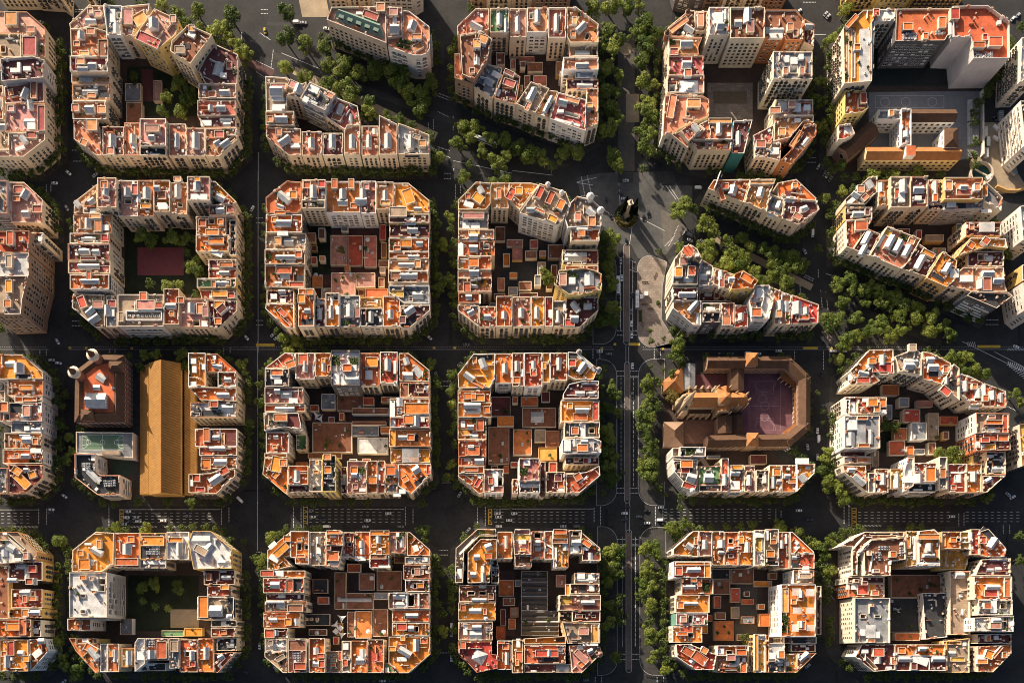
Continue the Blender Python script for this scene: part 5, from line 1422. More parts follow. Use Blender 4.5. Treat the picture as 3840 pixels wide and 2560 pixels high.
# ---- brick building with two turrets
def brick_house():
    pl = [(655, 330), (680, 240), (800, 150), (900, 120), (1070, 125), (1070, 690), (650, 695)]
    outer = ccw([T('20', x, y, 17) for x, y in pl]); o = sum(outer, Vector((0, 0)))/len(outer)
    th = tag(empty('brick_building', (o.x, o.y, 0)), 'brown brick institution with two conical corner turrets and a glass lantern', 'building')
    P = [p-o for p in outer]; I = inset(P, 6.2); n = len(P)
    bm_ = wall_mat('brick')
    m = MB(); vs = [(*p, 0) for p in P]+[(*p, 17) for p in P]
    m.add(vs, [(i, (i+1) % n, n+(i+1) % n, n+i) for i in range(n)], bm_); m.build('wall', th)
    Po = inset(P, -.5); Im = inset(P, 4.0)
    m = MB(); vs = [(*p, 17) for p in Po]+[(*p, 20.5) for p in Im]+[(*p, 18.2) for p in I]
    m.add(vs, [(i, (i+1) % n, n+(i+1) % n, n+i) for i in range(n)], TILE)
    m.add(vs, [(n+i, n+(i+1) % n, 2*n+(i+1) % n, 2*n+i) for i in range(n)], TILE); m.build('roof', th)
    m = MB(); m.flat(I, 18.25, roof_mat('t')); m.build('roof_terrace', th)
    c = T('20', 838, 515, 21)-o
    m = MB(); m.obox(c.x, c.y, 18.26, 22.5, 13.5, 9.5, 0, PLASTER); l = m.build('lantern', th)
    g = MB(); g.gable(c.x, c.y, 22.52, 25.2, 13.5, 9.5, 0, SKYL, PLASTER, over=.3); g.build('glass_roof', l)
    for i in range(5):
        inst(WIN['plain'], 'window', th, (c.x+6.8, c.y-3.6+i*1.8, 20.6), math.pi/2, (.7, 1, .9))
    for x, y, w, d, a in ((870, 310, 80, 60, 35), (830, 395, 60, 45, 0), (975, 400, 30, 16, 0)):
        c = T('20', x, y, 20)-o
        low_glass(th, c, 18.26, w*DM, d*DM, R(-a))
    for x, y, w, d in ((752, 635, 100, 90), (1000, 215, 110, 80)):
        c = T('20', x, y, 21)-o
        m = MB(); m.obox(c.x, c.y, 17.2, 20.8, w*DM, d*DM, 0, bm_); m.gable(c.x, c.y, 20.82, 22.8, w*DM, d*DM, 0, TILE, TILE, hip=d*DM*.45, over=.3); m.build('roof_pavilion', th)
    for x, y in ((642, 268), (803, 118)):
        c = T('20', x, y, 29)-o
        m = MB(); m.cyl(c.x, c.y, 0, 26, 3.3, 3.3, bm_, 20); m.cyl(c.x, c.y, 26, 30, 3.3, 4.1, CREAMP, 20); t = m.build('turret', th)
        k = MB(); k.cyl(c.x, c.y, 30, 31.2, 4.1, 2.3, CREAMP, 20); k.cyl(c.x, c.y, 31.2, 40, 2.2, .12, TILE, 20, cap=False); k.cyl(c.x, c.y, 40, 42, .12, .05, IRON, 6); k.build('cone_roof', t)
    e = P
    for i in range(n):
        a, c2 = P[i], P[(i+1) % n]; d = c2-a; L = d.length; u = d/L; nv = Vector((u.y, -u.x))
        if nv.dot(-o) < 30: continue
        k = int(L/3.4)
        for f in range(4):
            for j in range(k):
                p = a+u*(L*(j+.5)/k)+nv*.05
                inst(WIN['french2'], 'window', th, (p.x, p.y, 3.4+f*4), math.atan2(u.y, u.x))
brick_house()

# ---- roof-top basketball court
def line_strip(m, pts, w, z, mt):
    for a, b in zip(pts, pts[1:]):
        d = b-a
        if d.length < .01: continue
        nv = Vector((-d.y, d.x)).normalized()*w/2
        m.add([(*(a-nv), z), (*(b-nv), z), (*(b+nv), z), (*(a+nv), z)], [(0, 1, 2, 3)], mt)
def circ(c, r, n=24, a0=0, a1=6.2832): return [c+Vector((math.cos(a0+(a1-a0)*i/n), math.sin(a0+(a1-a0)*i/n)))*r for i in range(n+1)]
def gym():
    h = 11.0
    pl = [T('20', x, y, h) for x, y in ((662, 782), (1155, 790), (1155, 1008), (662, 965))]
    o = sum(pl, Vector((0, 0)))/4; P = ccw([p-o for p in pl])
    th = tag(empty('sports_building', (o.x, o.y, 0)), 'low white building with green basketball court on its roof', 'building')
    wm = wall_mat('pale')
    m = MB(); I = inset(P, .5); n = 4
    vs = [(*p, 0) for p in P]+[(*p, h+1) for p in P]+[(*p, h+1) for p in I]+[(*p, h) for p in I]
    for k, mt in ((0, wm), (1, COPING), (2, COPING)): m.add(vs, [(k*n+i, k*n+(i+1) % n, (k+1)*n+(i+1) % n, (k+1)*n+i) for i in range(n)], mt)
    m.flat(I, h, roof_mat('g')); m.build('wall', th)
    a, c = T('20', 703, 800, h)-o, T('20', 1072, 942, h)-o
    m = MB(); GR = mat('green sports floor', (.09, .15, .10), var=.15)
    m.flat([Vector((a.x, c.y)), Vector((c.x, c.y)), Vector((c.x, a.y)), Vector((a.x, a.y))], h+.05, GR); m.build('court_floor', th)
    m = MB(); z = h+.08; mid = (a+c)/2; hw, hd = abs(c.x-a.x)/2-.6, abs(c.y-a.y)/2-.5
    line_strip(m, [mid+Vector(v) for v in ((-hw, -hd), (hw, -hd), (hw, hd), (-hw, hd), (-hw, -hd))], .22, z, PAINT)
    line_strip(m, [mid+Vector((0, -hd)), mid+Vector((0, hd))], .22, z, PAINT); line_strip(m, circ(mid, 1.7), .22, z, PAINT)
    for s in (-1, 1):
        e = mid+Vector((s*hw, 0)); line_strip(m, circ(e, hd*.82, 20, math.pi/2 if s > 0 else -math.pi/2, 1.5*math.pi if s > 0 else math.pi/2), .22, z+.01, PAINT)
        f = mid+Vector((s*(hw-4.5), 0)); line_strip(m, circ(f, 1.7), .22, z+.02, PAINT)
        line_strip(m, [e+Vector((0, 1.9)), f+Vector((0, 1.7))], .22, z, PAINT); line_strip(m, [e+Vector((0, -1.9)), f+Vector((0, -1.7))], .22, z, PAINT)
    m.build('court_lines', th)
    m = MB()
    for q in [mid+Vector((x, y)) for x in (-hw-1, -hw/2, 0, hw/2, hw+1) for y in (-hd-.6, hd+.6)]: m.cyl(q.x, q.y, h, h+4.5, .09, .09, METAL, 6)
    for s in (-1, 1):
        for z2 in (1.5, 3, 4.4): m.obox(mid.x, mid.y+s*(hd+.6), h+z2, h+z2+.08, 2*hw+2, .06, 0, METAL)
    m.build('court_fence', th)
    c = T('20', 960, 962, h+2)-o; m = MB(); m.obox(c.x, c.y, h+.06, h+2.8, 150*DM, 36*DM, 0, CREAMP, roof_mat('b')); m.build('changing_room', th)
gym()
m = MB(); q = [T('20', x, y, 0) for x, y in ((980, 1010), (1150, 1030), (1150, 1160), (960, 1150))]
m.flat(q, .24, mat('dark green floor', (.03, .05, .04))); struct(m.build('schoolyard'))

# ---- school with octagonal cloister, and the church in front of it
def school():
    o = T('22', 2200, 500, 14); th = tag(empty('school_building', (o.x, o.y, 0)), 'brown tile-roofed school wrapping an octagonal purple sports court', 'school')
    wm = wall_mat('brown')
    pts = [T('22', x, y, 14) for x, y in ((1692, 178), (2384, 178), (2530, 322), (2530, 735), (2390, 852), (1692, 862))]
    for i in range(5):
        a, b = pts[i], pts[i+1]; u = (b-a).normalized()
        e1 = 0 if i in (0,) else .0
        gable_line(th, o, a-u*(0 if i == 0 else 1.9), b+u*(0 if i == 4 else 1.9), 7.6, 0, 13.5+.05*i, 17.2+.05*i, wm, TILE)
    # arcade lean-to on the court side
    ins = [T('22', x, y, 8) for x, y in ((2330, 300), (2460, 390), (2460, 720), (2350, 790))]
    for i in range(3):
        a, b = ins[i]-o, ins[i+1]-o; d = b-a; L = d.length; u = d/L; nv = Vector((-u.y, u.x)); k = max(2, int(L/3.2))
        m = MB()
        for j in range(k+1): p = a+u*(L*j/k); m.obox(p.x, p.y, 0, 7, .7, .7, math.atan2(u.y, u.x), CREAMP)
        vs = [(*(a-nv*1.2), 6.8), (*(b-nv*1.2), 6.8), (*(b+nv*3), 9), (*(a+nv*3), 9)]
        m.add(vs, [(0, 1, 2, 3)], OTILE); m.add(vs, [(3, 2, 1, 0)], OTILE); m.build('arcade', th)
    for x, y in ((2070, 160), (2076, 850)):
        c = T('22', x, y, 17)-o; m = MB(); m.obox(c.x, c.y, 0, 18.5, 7.4, 8.6, 0, wm); m.gable(c.x, c.y, 18.52, 22, 7.4, 8.6, 0, OTILE, OTILE, hip=3.6, over=.4); m.build('pavilion_tower', th)
    gable_line(th, o, T('22', 1945, 232, 10), T('22', 1945, 420, 10), 8.6, 0, 11, 13.5, wm, TILE, windows=False)
    gable_line(th, o, T('22', 1834, 655, 10), T('22', 1834, 795, 10), 9.0, 0, 12, 14.5, wm, TILE, windows=False)
    gable_line(th, o, T('22', 1945, 640, 8), T('22', 1945, 812, 8), 8.4, 0, 7, 9, wm, TILE, windows=False)
    gable_line(th, o, T('22', 1398, 700, 8), T('22', 1398, 905, 8), 13.4, 0, 8, 11.5, wm, TILE, hip=6.7, windows=False)
    # court
    PURP = mat('purple sports floor', (.15, .07, .085), var=.4, scale=.12)
    CL = mat('faded court lines', (.34, .27, .29), var=.3)
    m = MB(); m.flat([T('22', x, y, 0) for x, y in ((1985, 280), (2330, 280), (2440, 390), (2440, 720), (2360, 800), (1985, 800))], .22, PURP); struct(m.build('schoolyard'))
    m = MB(); z = .25
    a, c = T('22', 2050, 345, 0), T('22', 2320, 770, 0); mid = (a+c)/2; hw, hd = abs(c.x-a.x)/2, abs(c.y-a.y)/2
    line_strip(m, [mid+Vector(v) for v in ((-hw, -hd), (hw, -hd), (hw, hd), (-hw, hd), (-hw, -hd))], .17, z, CL)
    line_strip(m, [mid+Vector((-hw, 0)), mid+Vector((hw, 0))], .17, z, CL)
    line_strip(m, circ(mid, 3), .17, z+.01, CL); line_strip(m, circ(mid+Vector((-1.5, 5)), 2.8), .17, z+.02, CL); line_strip(m, circ(mid+Vector((0, -8)), 2.8), .17, z+.02, CL)
    for s in (-1, 1):
        e = mid+Vector((0, s*hd)); line_strip(m, circ(e, hw*.7, 20, math.pi if s > 0 else 0, 2*math.pi if s > 0 else math.pi), .17, z+.01, CL)
        for x in (-.55, .55): line_strip(m, [mid+Vector((x*hw, s*hd)), mid+Vector((x*hw, s*hd*.5)), mid+Vector((x*hw*.1, s*hd*.5))], .16, z+.03, CL)
    struct(m.build('court_markings'))
    m = MB(); m.flat([T('22', x, y, 0) for x, y in ((1590, 285), (1870, 285), (1870, 470), (1590, 470))], .22, mat('wine court', (.14, .055, .06), var=.25)); struct(m.build('schoolyard'))
    m = MB(); m.flat([T('22', x, y, 0) for x, y in ((1490, 680), (1780, 680), (1780, 880), (1490, 880))], .22, mat('brick court', (.20, .105, .07), var=.3)); struct(m.build('schoolyard'))
school()
def pavilion():
    pl = [T('22', x, y, 7) for x, y in ((1302, 352), (1476, 216), (1480, 430), (1312, 432))]
    o = sum(pl, Vector((0, 0)))/4; P = ccw([p-o for p in pl])
    th = tag(empty('parish_house', (o.x, o.y, 0)), 'small orange-roofed pavilion with a slanted front beside the church', 'building')
    m = MB(); m.prism(P, 0, 7, wall_mat('ochre')); m.build('wall', th)
    Po = inset(P, -.4); m = MB(); a = Vector((.5, .5)); n = len(P)
    m.add([(*p, 7.02) for p in Po]+[(a.x, a.y, 10.5)], [(i, (i+1) % n, n) for i in range(n)], OTILE); m.build('roof', th)
    pl = [T('22', x, y, 6) for x, y in ((1487, 195), (1582, 195), (1582, 410), (1487, 410))]
    o = sum(pl, Vector((0, 0)))/4; P = ccw([p-o for p in pl])
    th = tag(empty('annex_building', (o.x, o.y, 0)), 'grey metal-roofed shed between the slanted pavilion and the school', 'building')
    m = MB(); m.prism(P, 0, 6, wall_mat('cream')); m.build('wall', th)
    m = MB(); m.gable(0, 0, 6.02, 7.4, 215*DM, 95*DM, math.pi/2, roof_mat('g'), METAL, over=.2); m.build('roof', th)
pavilion()
STONE = mat('church stone', (.40, .30, .20), var=.3, scale=.3, fine=2)
def spire(m, c, z0, z1, r, mt):
    m.cyl(c.x, c.y, z0, z1, r, .05, mt, 8, cap=False)
    m.obox(c.x, c.y, z1-.2, z1+1.2, .15, .15, 0, IRON)
def church():
    o = W(2660, 1500, 16); th = tag(empty('church', (o.x, o.y, 0)), 'stone neo-gothic church with a tall spire and cross-shaped tile roof', 'church')
    def p(x, y, h): return W(x, y, h)-o
    def wing(xa, ya, xb, yb, wd, ze, zr, hip=0):
        gable_line(th, o, W(xa, ya, ze), W(xb, yb, ze), wd, 0, ze, zr, STONE, OTILE, hip=hip, windows=False, over=.3)
    wing(2574, 1500, 2722, 1499, 9.6, 16, 22.5)
    wing(2715, 1456, 2713, 1543, 8.6, 15.8, 22.3)
    wing(2705, 1499, 2780, 1498, 9.4, 15.9, 22.4)
    c = p(2780, 1498, 16)
    m = MB(); m.cyl(c.x, c.y, 0, 15.7, 4.7, 4.7, STONE, 12); m.cyl(c.x, c.y, 15.72, 22.2, 5.0, .1, OTILE, 12, cap=False); m.build('apse', th)
    c = p(2716, 1496, 22); m = MB(); m.cyl(c.x, c.y, 15, 24.2, 4.6, 4.6, STONE, 8); m.cyl(c.x, c.y, 24.2, 28.5, 4.9, .2, OTILE, 8, cap=False); m.build('crossing_tower', th)
    # side aisles with buttresses
    for dy, z in ((38, 9), (-34, 9.1)):
        c = p(2626, 1502+dy, 9); m = MB(); m.obox(c.x, c.y, 0, z, 15.5, 4.2, 0, STONE, TILE); m.build('aisle', th)
        for i in range(5):
            q = p(2585+i*24, 1502+dy*1.45, 9); m = MB(); m.obox(q.x, q.y, 0, 11, .8, 1.8, 0, STONE); m.cyl(q.x, q.y, 11, 14, .5, .05, STONE, 6, cap=False); m.build('buttress', th)
        for i in range(4):
            q = p(2590+i*24, 1502, 13); s = -1 if dy > 0 else 1
            if s < 0: inst(WIN['french2'], 'window', th, (q.x, q.y-4.87, 12.6), 0, (1.2, 1, 1))
    # pinnacles round the transept and apse
    for i, (x, y) in enumerate(((2692, 1452), (2738, 1452), (2690, 1548), (2736, 1548), (2760, 1474), (2800, 1478), (2808, 1500), (2798, 1520), (2762, 1524))):
        q = p(x, y, 15); m = MB(); m.obox(q.x, q.y, 0, 17.5, 1.0, 1.0, 0, STONE); spire(m, q, 17.5, 21.5, .7, STONE); m.build('pinnacle', th)
    # west towers
    c = W(2545, 1543, 0)-o
    m = MB(); m.obox(c.x, c.y, 0, 30, 5.2, 5.2, 0, STONE); t = m.build('bell_tower', th)
    k = MB(); spire(k, c, 30, 54, 2.9, STONE)
    for dx in (-2.4, 2.4):
        for dy in (-2.4, 2.4): spire(k, c+Vector((dx, dy)), 30, 36, .7, STONE)
    k.build('spire', t)
    k = MB()
    for sx, sy, rz in ((0, -2.63, 0), (2.63, 0, math.pi/2)):
        k.obox(c.x+sx, c.y+sy, 22, 27, 1.5, .1, rz, GLASS)
    k.build('belfry_opening', t)
    for x, y, hh, ht in ((2528, 1530, 20, 33), (2552, 1562, 16, 25)):
        q = W(x, y, 0)-o; m = MB(); m.obox(q.x, q.y, 0, hh, 3.2, 3.2, 0, STONE); t = m.build('stair_tower', th)
        k = MB(); spire(k, q, hh, ht, 1.8, STONE); k.build('spire', t)
    q = W(2540, 1530, 0)-o; m = MB(); m.obox(q.x+1.5, q.y-1.5, 0, 18, 4, 12, 0, STONE); m.gable(q.x+1.5, q.y-1.5, 18.02, 22, 12, 4, math.pi/2, STONE, STONE); m.build('west_front', th)
church()

# ---- convent wings, chapel
def convent():
    o = T('03', 1240, 1200, 14); th = tag(empty('convent', (o.x, o.y, 0)), 'cream convent with long pitched orange-tiled wings round a small dark patio', 'convent')
    wm = mat('convent cream wall', (.68, .55, .31), var=.2)
    gable_line(th, o, T('03', 845, 1330, 15), T('03', 1655, 1330, 15), 8.4, 0, 15, 18, wm, OTILE)
    gable_line(th, o, T('03', 1205, 1010, 14), T('03', 1612, 1010, 14), 8.2, 0, 15, 18, wall_mat('white'), TILE)
    c = T('03', 1225, 1315, 19)-o; m = MB(); m.obox(c.x, c.y, 15, 21, 6.5, 6.6, 0, PLASTER, roof_mat('t')); m.build('roof_pavilion', th)
    for x in (1240, 1480):
        c = T('03', x, 1388, 8)-o; m = MB(); m.obox(c.x, c.y+.2, 0, 13, .5, .5, 0, SHUT); m.build('drainpipe', th)
    o2 = T('03', 760, 1210, 13); th = tag(empty('chapel', (o2.x, o2.y, 0)), 'diagonal brown-roofed chapel with a round rose window beside the convent', 'chapel')
    gable_line(th, o2, T('03', 655, 1325, 13), T('03', 915, 1110, 13), 10.5, 0, 13, 16.5, wall_mat('brown'), TILE, windows=False)
    a, b2 = T('03', 655, 1325, 13), T('03', 915, 1110, 13); u = (a-b2).normalized(); c = a+u*.1-o2
    n = 20; side = Vector((-u.y, u.x))
    m = MB()
    for rr, off, mt in ((2.3, .12, CREAMP), (1.8, .2, GLASS)):
        q = [(c.x+u.x*off+side.x*rr*math.cos(6.283*i/n), c.y+u.y*off+side.y*rr*math.cos(6.283*i/n), 9.2+rr*math.sin(6.283*i/n)) for i in range(n)]
        m.add(q, [tuple(range(n))], mt)
    m.build('rose_window', th)
    # grey playground with its low stands and the outer wall
    m = MB(); m.flat([T('03', x, y, 0) for x, y in ((870, 800), (1845, 790), (1845, 1345), (1600, 1400), (870, 1380))], .22, mat('grey playground', (.19, .19, .20), var=.2)); struct(m.build('playground'))
    m = MB(); z = .25
    for x in (1010, 1190, 1420): line_strip(m, circ(T('03', x, 885, 0), 3.2), .16, z, PAINT)
    line_strip(m, [T('03', 930, 830, 0), T('03', 1520, 830, 0), T('03', 1520, 935, 0), T('03', 930, 935, 0), T('03', 930, 830, 0)], .16, z+.01, PAINT); struct(m.build('court_markings'))
    for lb, x, y0, y1 in (('long grey covered stand on the right of the playground, upper one', 1775, 850, 1030), ('long grey covered stand on the right of the playground, lower one', 1775, 1050, 1240)):
        c = T('03', x, (y0+y1)/2, 3); w, d = 70*DM, (y1-y0)*DM
        t2 = tag(empty('grandstand', (c.x, c.y, 0)), lb, 'stand', 'covered stands of the playground')
        m = MB()
        for i in range(5): m.obox(-w/2+w*(i+.5)/5, 0, .23, 1+i*.5, w/5-.01, d, 0, METAL)
        m.build('seating', t2); m = MB(); m.obox(w*.2, 0, 4.2, 4.4, w*.75, d, 0, mat('grey sheet roof', (.20, .19, .19))); m.build('canopy', t2)
        m = MB()
        for yy in (-d/2+.5, 0, d/2-.5): m.obox(w*.45, yy, 0, 4.2, .2, .2, 0, METAL)
        m.build('post', t2)
    a, b2 = T('03', 1845, 790, 2), T('03', 1850, 1350, 2); c = (a+b2)/2
    t2 = tag(empty('boundary_wall', (c.x, c.y, 0)), 'pale wall between the grey playground and the building site', 'wall')
    m = MB(); m.obox(0, 0, 0, 5, .6, (a-b2).length, math.atan2(b2.y-a.y, b2.x-a.x)+math.pi/2, wall_mat('pale')); m.build('wall_panel', t2)
convent()

# ---- green mansard on the flatiron block
def mansard():
    th, o, h = part_of('01', 900, 200)
    if th is None: return
    GREEN = mat('verdigris copper roof', (.17, .24, .19), var=.2)
    f0, f1 = T('01', 672, 176, h)-o, T('01', 1112, 338, h)-o
    t0, t1 = T('01', 706, 84, h+4.5)-o, T('01', 1068, 222, h+4.5)-o
    b0, b1 = T('01', 716, 78, h)-o, T('01', 1082, 208, h)-o
    m = MB(); vs = [(*f0, h+.02), (*f1, h+.02), (*t1, h+4.5), (*t0, h+4.5), (*b0, h+.02), (*b1, h+.02)]
    m.add(vs, [(0, 1, 2, 3), (1, 5, 2), (4, 0, 3), (5, 4, 3, 2)], GREEN); o2 = m.build('mansard_roof', th)
    for i in range(5):
        f = .13+i*.185
        a = f0.lerp(f1, f); tt = t0.lerp(t1, f); c = a.lerp(tt, .45); rz = math.atan2((f1-f0).y, (f1-f0).x)
        d = MB(); d.obox(c.x, c.y, h+1.2, h+3.4, 3.6, 2.2, rz, GREEN)
        nv = Vector((math.sin(rz), -math.cos(rz))); q = c+nv*1.12; d.obox(q.x, q.y, h+1.4, h+3.1, 3.0, .06, rz, GLASS); d.build('dormer', o2)
mansard()

def turret_on(t, x, y, base, top, r, mt, dome, name='turret', roofm=None, px_h=None):
    th, o, h = part_of(t, x, y) if px_h is None else px_h
    if th is None: return
    c = T(t, x, y, top)-o
    m = MB(); m.cyl(c.x, c.y, base, top, r, r, mt, 16, cap=True)
    m.cyl(c.x, c.y, top, top+.5, r+.35, r+.35, CREAMP, 16)
    tw = m.build(name, th)
    k = MB()
    if dome == 'dome':
        zs = [(0, 1), (.35, .93), (.65, .75), (.88, .45), (1.0, .12)]
        for (z0, a), (z1, b2) in zip(zs, zs[1:]): k.cyl(c.x, c.y, top+.5+z0*r*1.3, top+.5+z1*r*1.3, r*a, r*b2, roofm or PLASTER, 16, cap=False)
        k.cyl(c.x, c.y, top+.5+r*1.3, top+1.8+r*1.3, .35, .08, roofm or PLASTER, 8)
        k.build('dome', tw)
    elif dome == 'crown':
        k.cyl(c.x, c.y, top+.51, top+.55, r-.3, r-.3, roof_mat('r'), 16)
        for i in range(8):
            a = i*math.pi/4; k.obox(c.x+r*math.cos(a), c.y+r*math.sin(a), top+.5, top+2.2, .6, .5, a, CREAMP)
            k.cyl(c.x+r*math.cos(a), c.y+r*math.sin(a), top+2.2, top+3.2, .3, .04, CREAMP, 6, cap=False)
        k.build('crown', tw)
    elif dome == 'cone':
        k.cyl(c.x, c.y, top+.5, top+4.5, r+.2, .05, roofm or TILE, 16, cap=False); k.build('cone_roof', tw)
P5 = part_of('12', 620, 350)
turret_on('12', 678, 225, 20, 32, 2.4, PLASTER, 'dome', px_h=P5); turret_on('12', 766, 345, 20, 31, 2.3, PLASTER, 'dome', px_h=P5)
turret_on('12', 1522, 700, 20, 33, 4.0, mat('turret stone', (.50, .42, .34)), 'crown', px_h=part_of('12', 1500, 800))
turret_on('12', 310, 120, 22, 31, 1.4, PLASTER, 'dome', px_h=part_of('12', 330, 300)); turret_on('12', 430, 190, 22, 31, 1.4, PLASTER, 'dome', px_h=part_of('12', 330, 300))
turret_on('22', 262, 1322, 0, 20, 1.9, mat('turret stone'  , (.5, .42, .34)), 'dome', px_h=part_of('22', 150, 1260), roofm=TILE)
turret_on('22', 1556, 1290, 18, 24, 2.2, PLASTER, 'dome', px_h=part_of('22', 1500, 1200))
turret_on('32', 755, 1315, 0, 22.5, 2.2, mat('turret stone', (.5, .42, .34)), 'cone', px_h=part_of('32', 650, 1320), roofm=roof_mat('p'))
turret_on('22', 580, 92, 18, 24, 1.6, CREAMP, 'dome', px_h=part_of('22', 600, 230), roofm=roof_mat('g')); turret_on('22', 750, 245, 18, 24, 1.6, CREAMP, 'dome', px_h=part_of('22', 600, 230), roofm=roof_mat('g'))
turret_on('02', 1340, 290, 18, 25, 1.5, CLAY, 'cone', px_h=part_of('02', 1420, 240)); turret_on('02', 1520, 108, 18, 25, 1.5, CLAY, 'cone', px_h=part_of('02', 1420, 240))

# ---- saw-tooth workshop roof
def sawtooth():
    GR = mat('dark corrugated roof', (.075, .07, .07), var=.3)
    for b in BLD:
        if b['block'] == 'D3' and b['rc'] == 'c' and b['wc'] == 'grey' and b['h'] < 9:
            th = THINGS[id(b)]; o = b['org']; P = b['poly']
            x0, x1 = min(p.x for p in P)-o.x+.4, max(p.x for p in P)-o.x-.4; y0, y1 = min(p.y for p in P)-o.y+.4, max(p.y for p in P)-o.y-.4
            k = max(3, int((y1-y0)/3.3))
            for i in range(k):
                ya, yb = y1-(y1-y0)*i/k, y1-(y1-y0)*(i+1)/k; z = b['h']+.05
                m = MB(); vs = [(x0, ya, z), (x1, ya, z), (x1, yb, z), (x0, yb, z), (x0, ya-.9, z+1.6), (x1, ya-.9, z+1.6)]
                m.add(vs, [(1, 0, 4, 5)], SKYL if i % 3 == 2 else GR); m.add(vs, [(3, 2, 5, 4)], GR); m.add(vs, [(0, 3, 4), (2, 1, 5)], GR); m.build('saw_tooth_ridge', th)
sawtooth()

# ---- monument
def monument():
    o = W(2347, 812, 0)
    bed = tag(empty('planting_bed', (o.x, o.y, 0)), 'round hedge-ringed planting bed at the foot of the monument', 'flower bed')
    m = MB(); m.cyl(0, 0, 0, .5, 8.6, 8.6, COPING, 32, SOIL); m.build('kerb', bed)
    r = random.Random(3); m = MB()
    for i in range(2600):
        a = r.uniform(0, 6.283); q = r.uniform(5.2, 8.3) if i % 3 else r.uniform(2.2, 8.2); hz = (1.2 if q > 7 else 2.6)*r.uniform(.2, 1)+.4
        c = Vector((q*math.cos(a), q*math.sin(a), hz)); u = Vector((r.uniform(-1, 1), r.uniform(-1, 1), r.uniform(-.5, .5))).normalized()*.3; v2 = u.cross(Vector((r.uniform(-1, 1), r.uniform(-1, 1), 1))).normalized()*.28
        m.add([c-u-v2, c+u-v2, c+u+v2, c-u+v2], [(0, 1, 2, 3)], OLIVE if a > 3.3 and i % 3 else CYPL)  # lower rim browner: sunlight on it is put into the leaf colour
    m.build('hedge', bed)
    mo = tag(empty('monument', (o.x, o.y, 0)), 'tall stone column with a statue on top rising from the round bed', 'monument')
    m = MB(); m.obox(0, 0, .5, 2.5, 4.2, 4.2, .4, STONE); m.obox(0, 0, 2.5, 4.2, 3, 3, .4, STONE); m.build('pedestal', mo)
    m = MB(); m.cyl(0, 0, 4.2, 19, 1.25, 1.05, STONE, 16); m.build('column', mo)
    m = MB(); m.cyl(0, 0, 19, 20.2, 1.1, 1.75, CREAMP, 16); m.obox(0, 0, 20.2, 20.9, 3.5, 3.5, .4, CREAMP); m.build('capital', mo)
    m = MB()
    prof = [(20.9, .62), (21.6, .66), (22.5, .5), (23.2, .58), (23.6, .22), (23.8, .2), (24.05, .27), (24.35, .24), (24.5, .06)]
    for (z0, a), (z1, b2) in zip(prof, prof[1:]): m.cyl(0, 0, z0, z1, a, b2, mat('bronze', (.12, .10, .08)), 12, cap=False)
    m.build('statue', mo)
    spots = [(2337, 790, 21, 1.7), (2374, 797, 20, 1.7), (2331, 803, 14, 1.5), (2363, 789, 13, 1.5), (2380, 806, 12, 1.5), (2341, 783, 15, 1.5)]
    for i, (x, y, hh, rr) in enumerate(spots):
        c = W(x, y, 0)
        t = tag(empty('cypress_tree', (c.x, c.y, 0)), ['tallest dark cypress on the left behind the monument column', 'tall dark cypress on the right of the monument column', 'shorter cypress at the left rim of the round bed',
                 'short cypress directly behind the monument column', 'short cypress at the right rim of the round bed', 'medium cypress behind the tallest cypress'][i], 'tree', 'cypresses around the monument')
        m = MB(); m.cyl(0, 0, .3, 2, .3, .25, TRUNK, 8); m.build('trunk', t)
        m = MB(); rr2 = random.Random(i)
        for k in range(700):
            f = rr2.random()**.8; z = 1+f*(hh-1); rad = rr*(1-f)**.65*(.35+.65*min(1, f*5))
            a = rr2.uniform(0, 6.283); c2 = Vector((rad*math.cos(a), rad*math.sin(a), z)); u = Vector((-math.sin(a), math.cos(a), 0))*.3; w2 = Vector((math.cos(a)*.25, math.sin(a)*.25, .5))
            m.add([c2-u-w2, c2+u-w2, c2+u*.4+w2, c2-u*.4+w2], [(0, 1, 2, 3)], CYPL)
        m.build('crown', t)
monument()

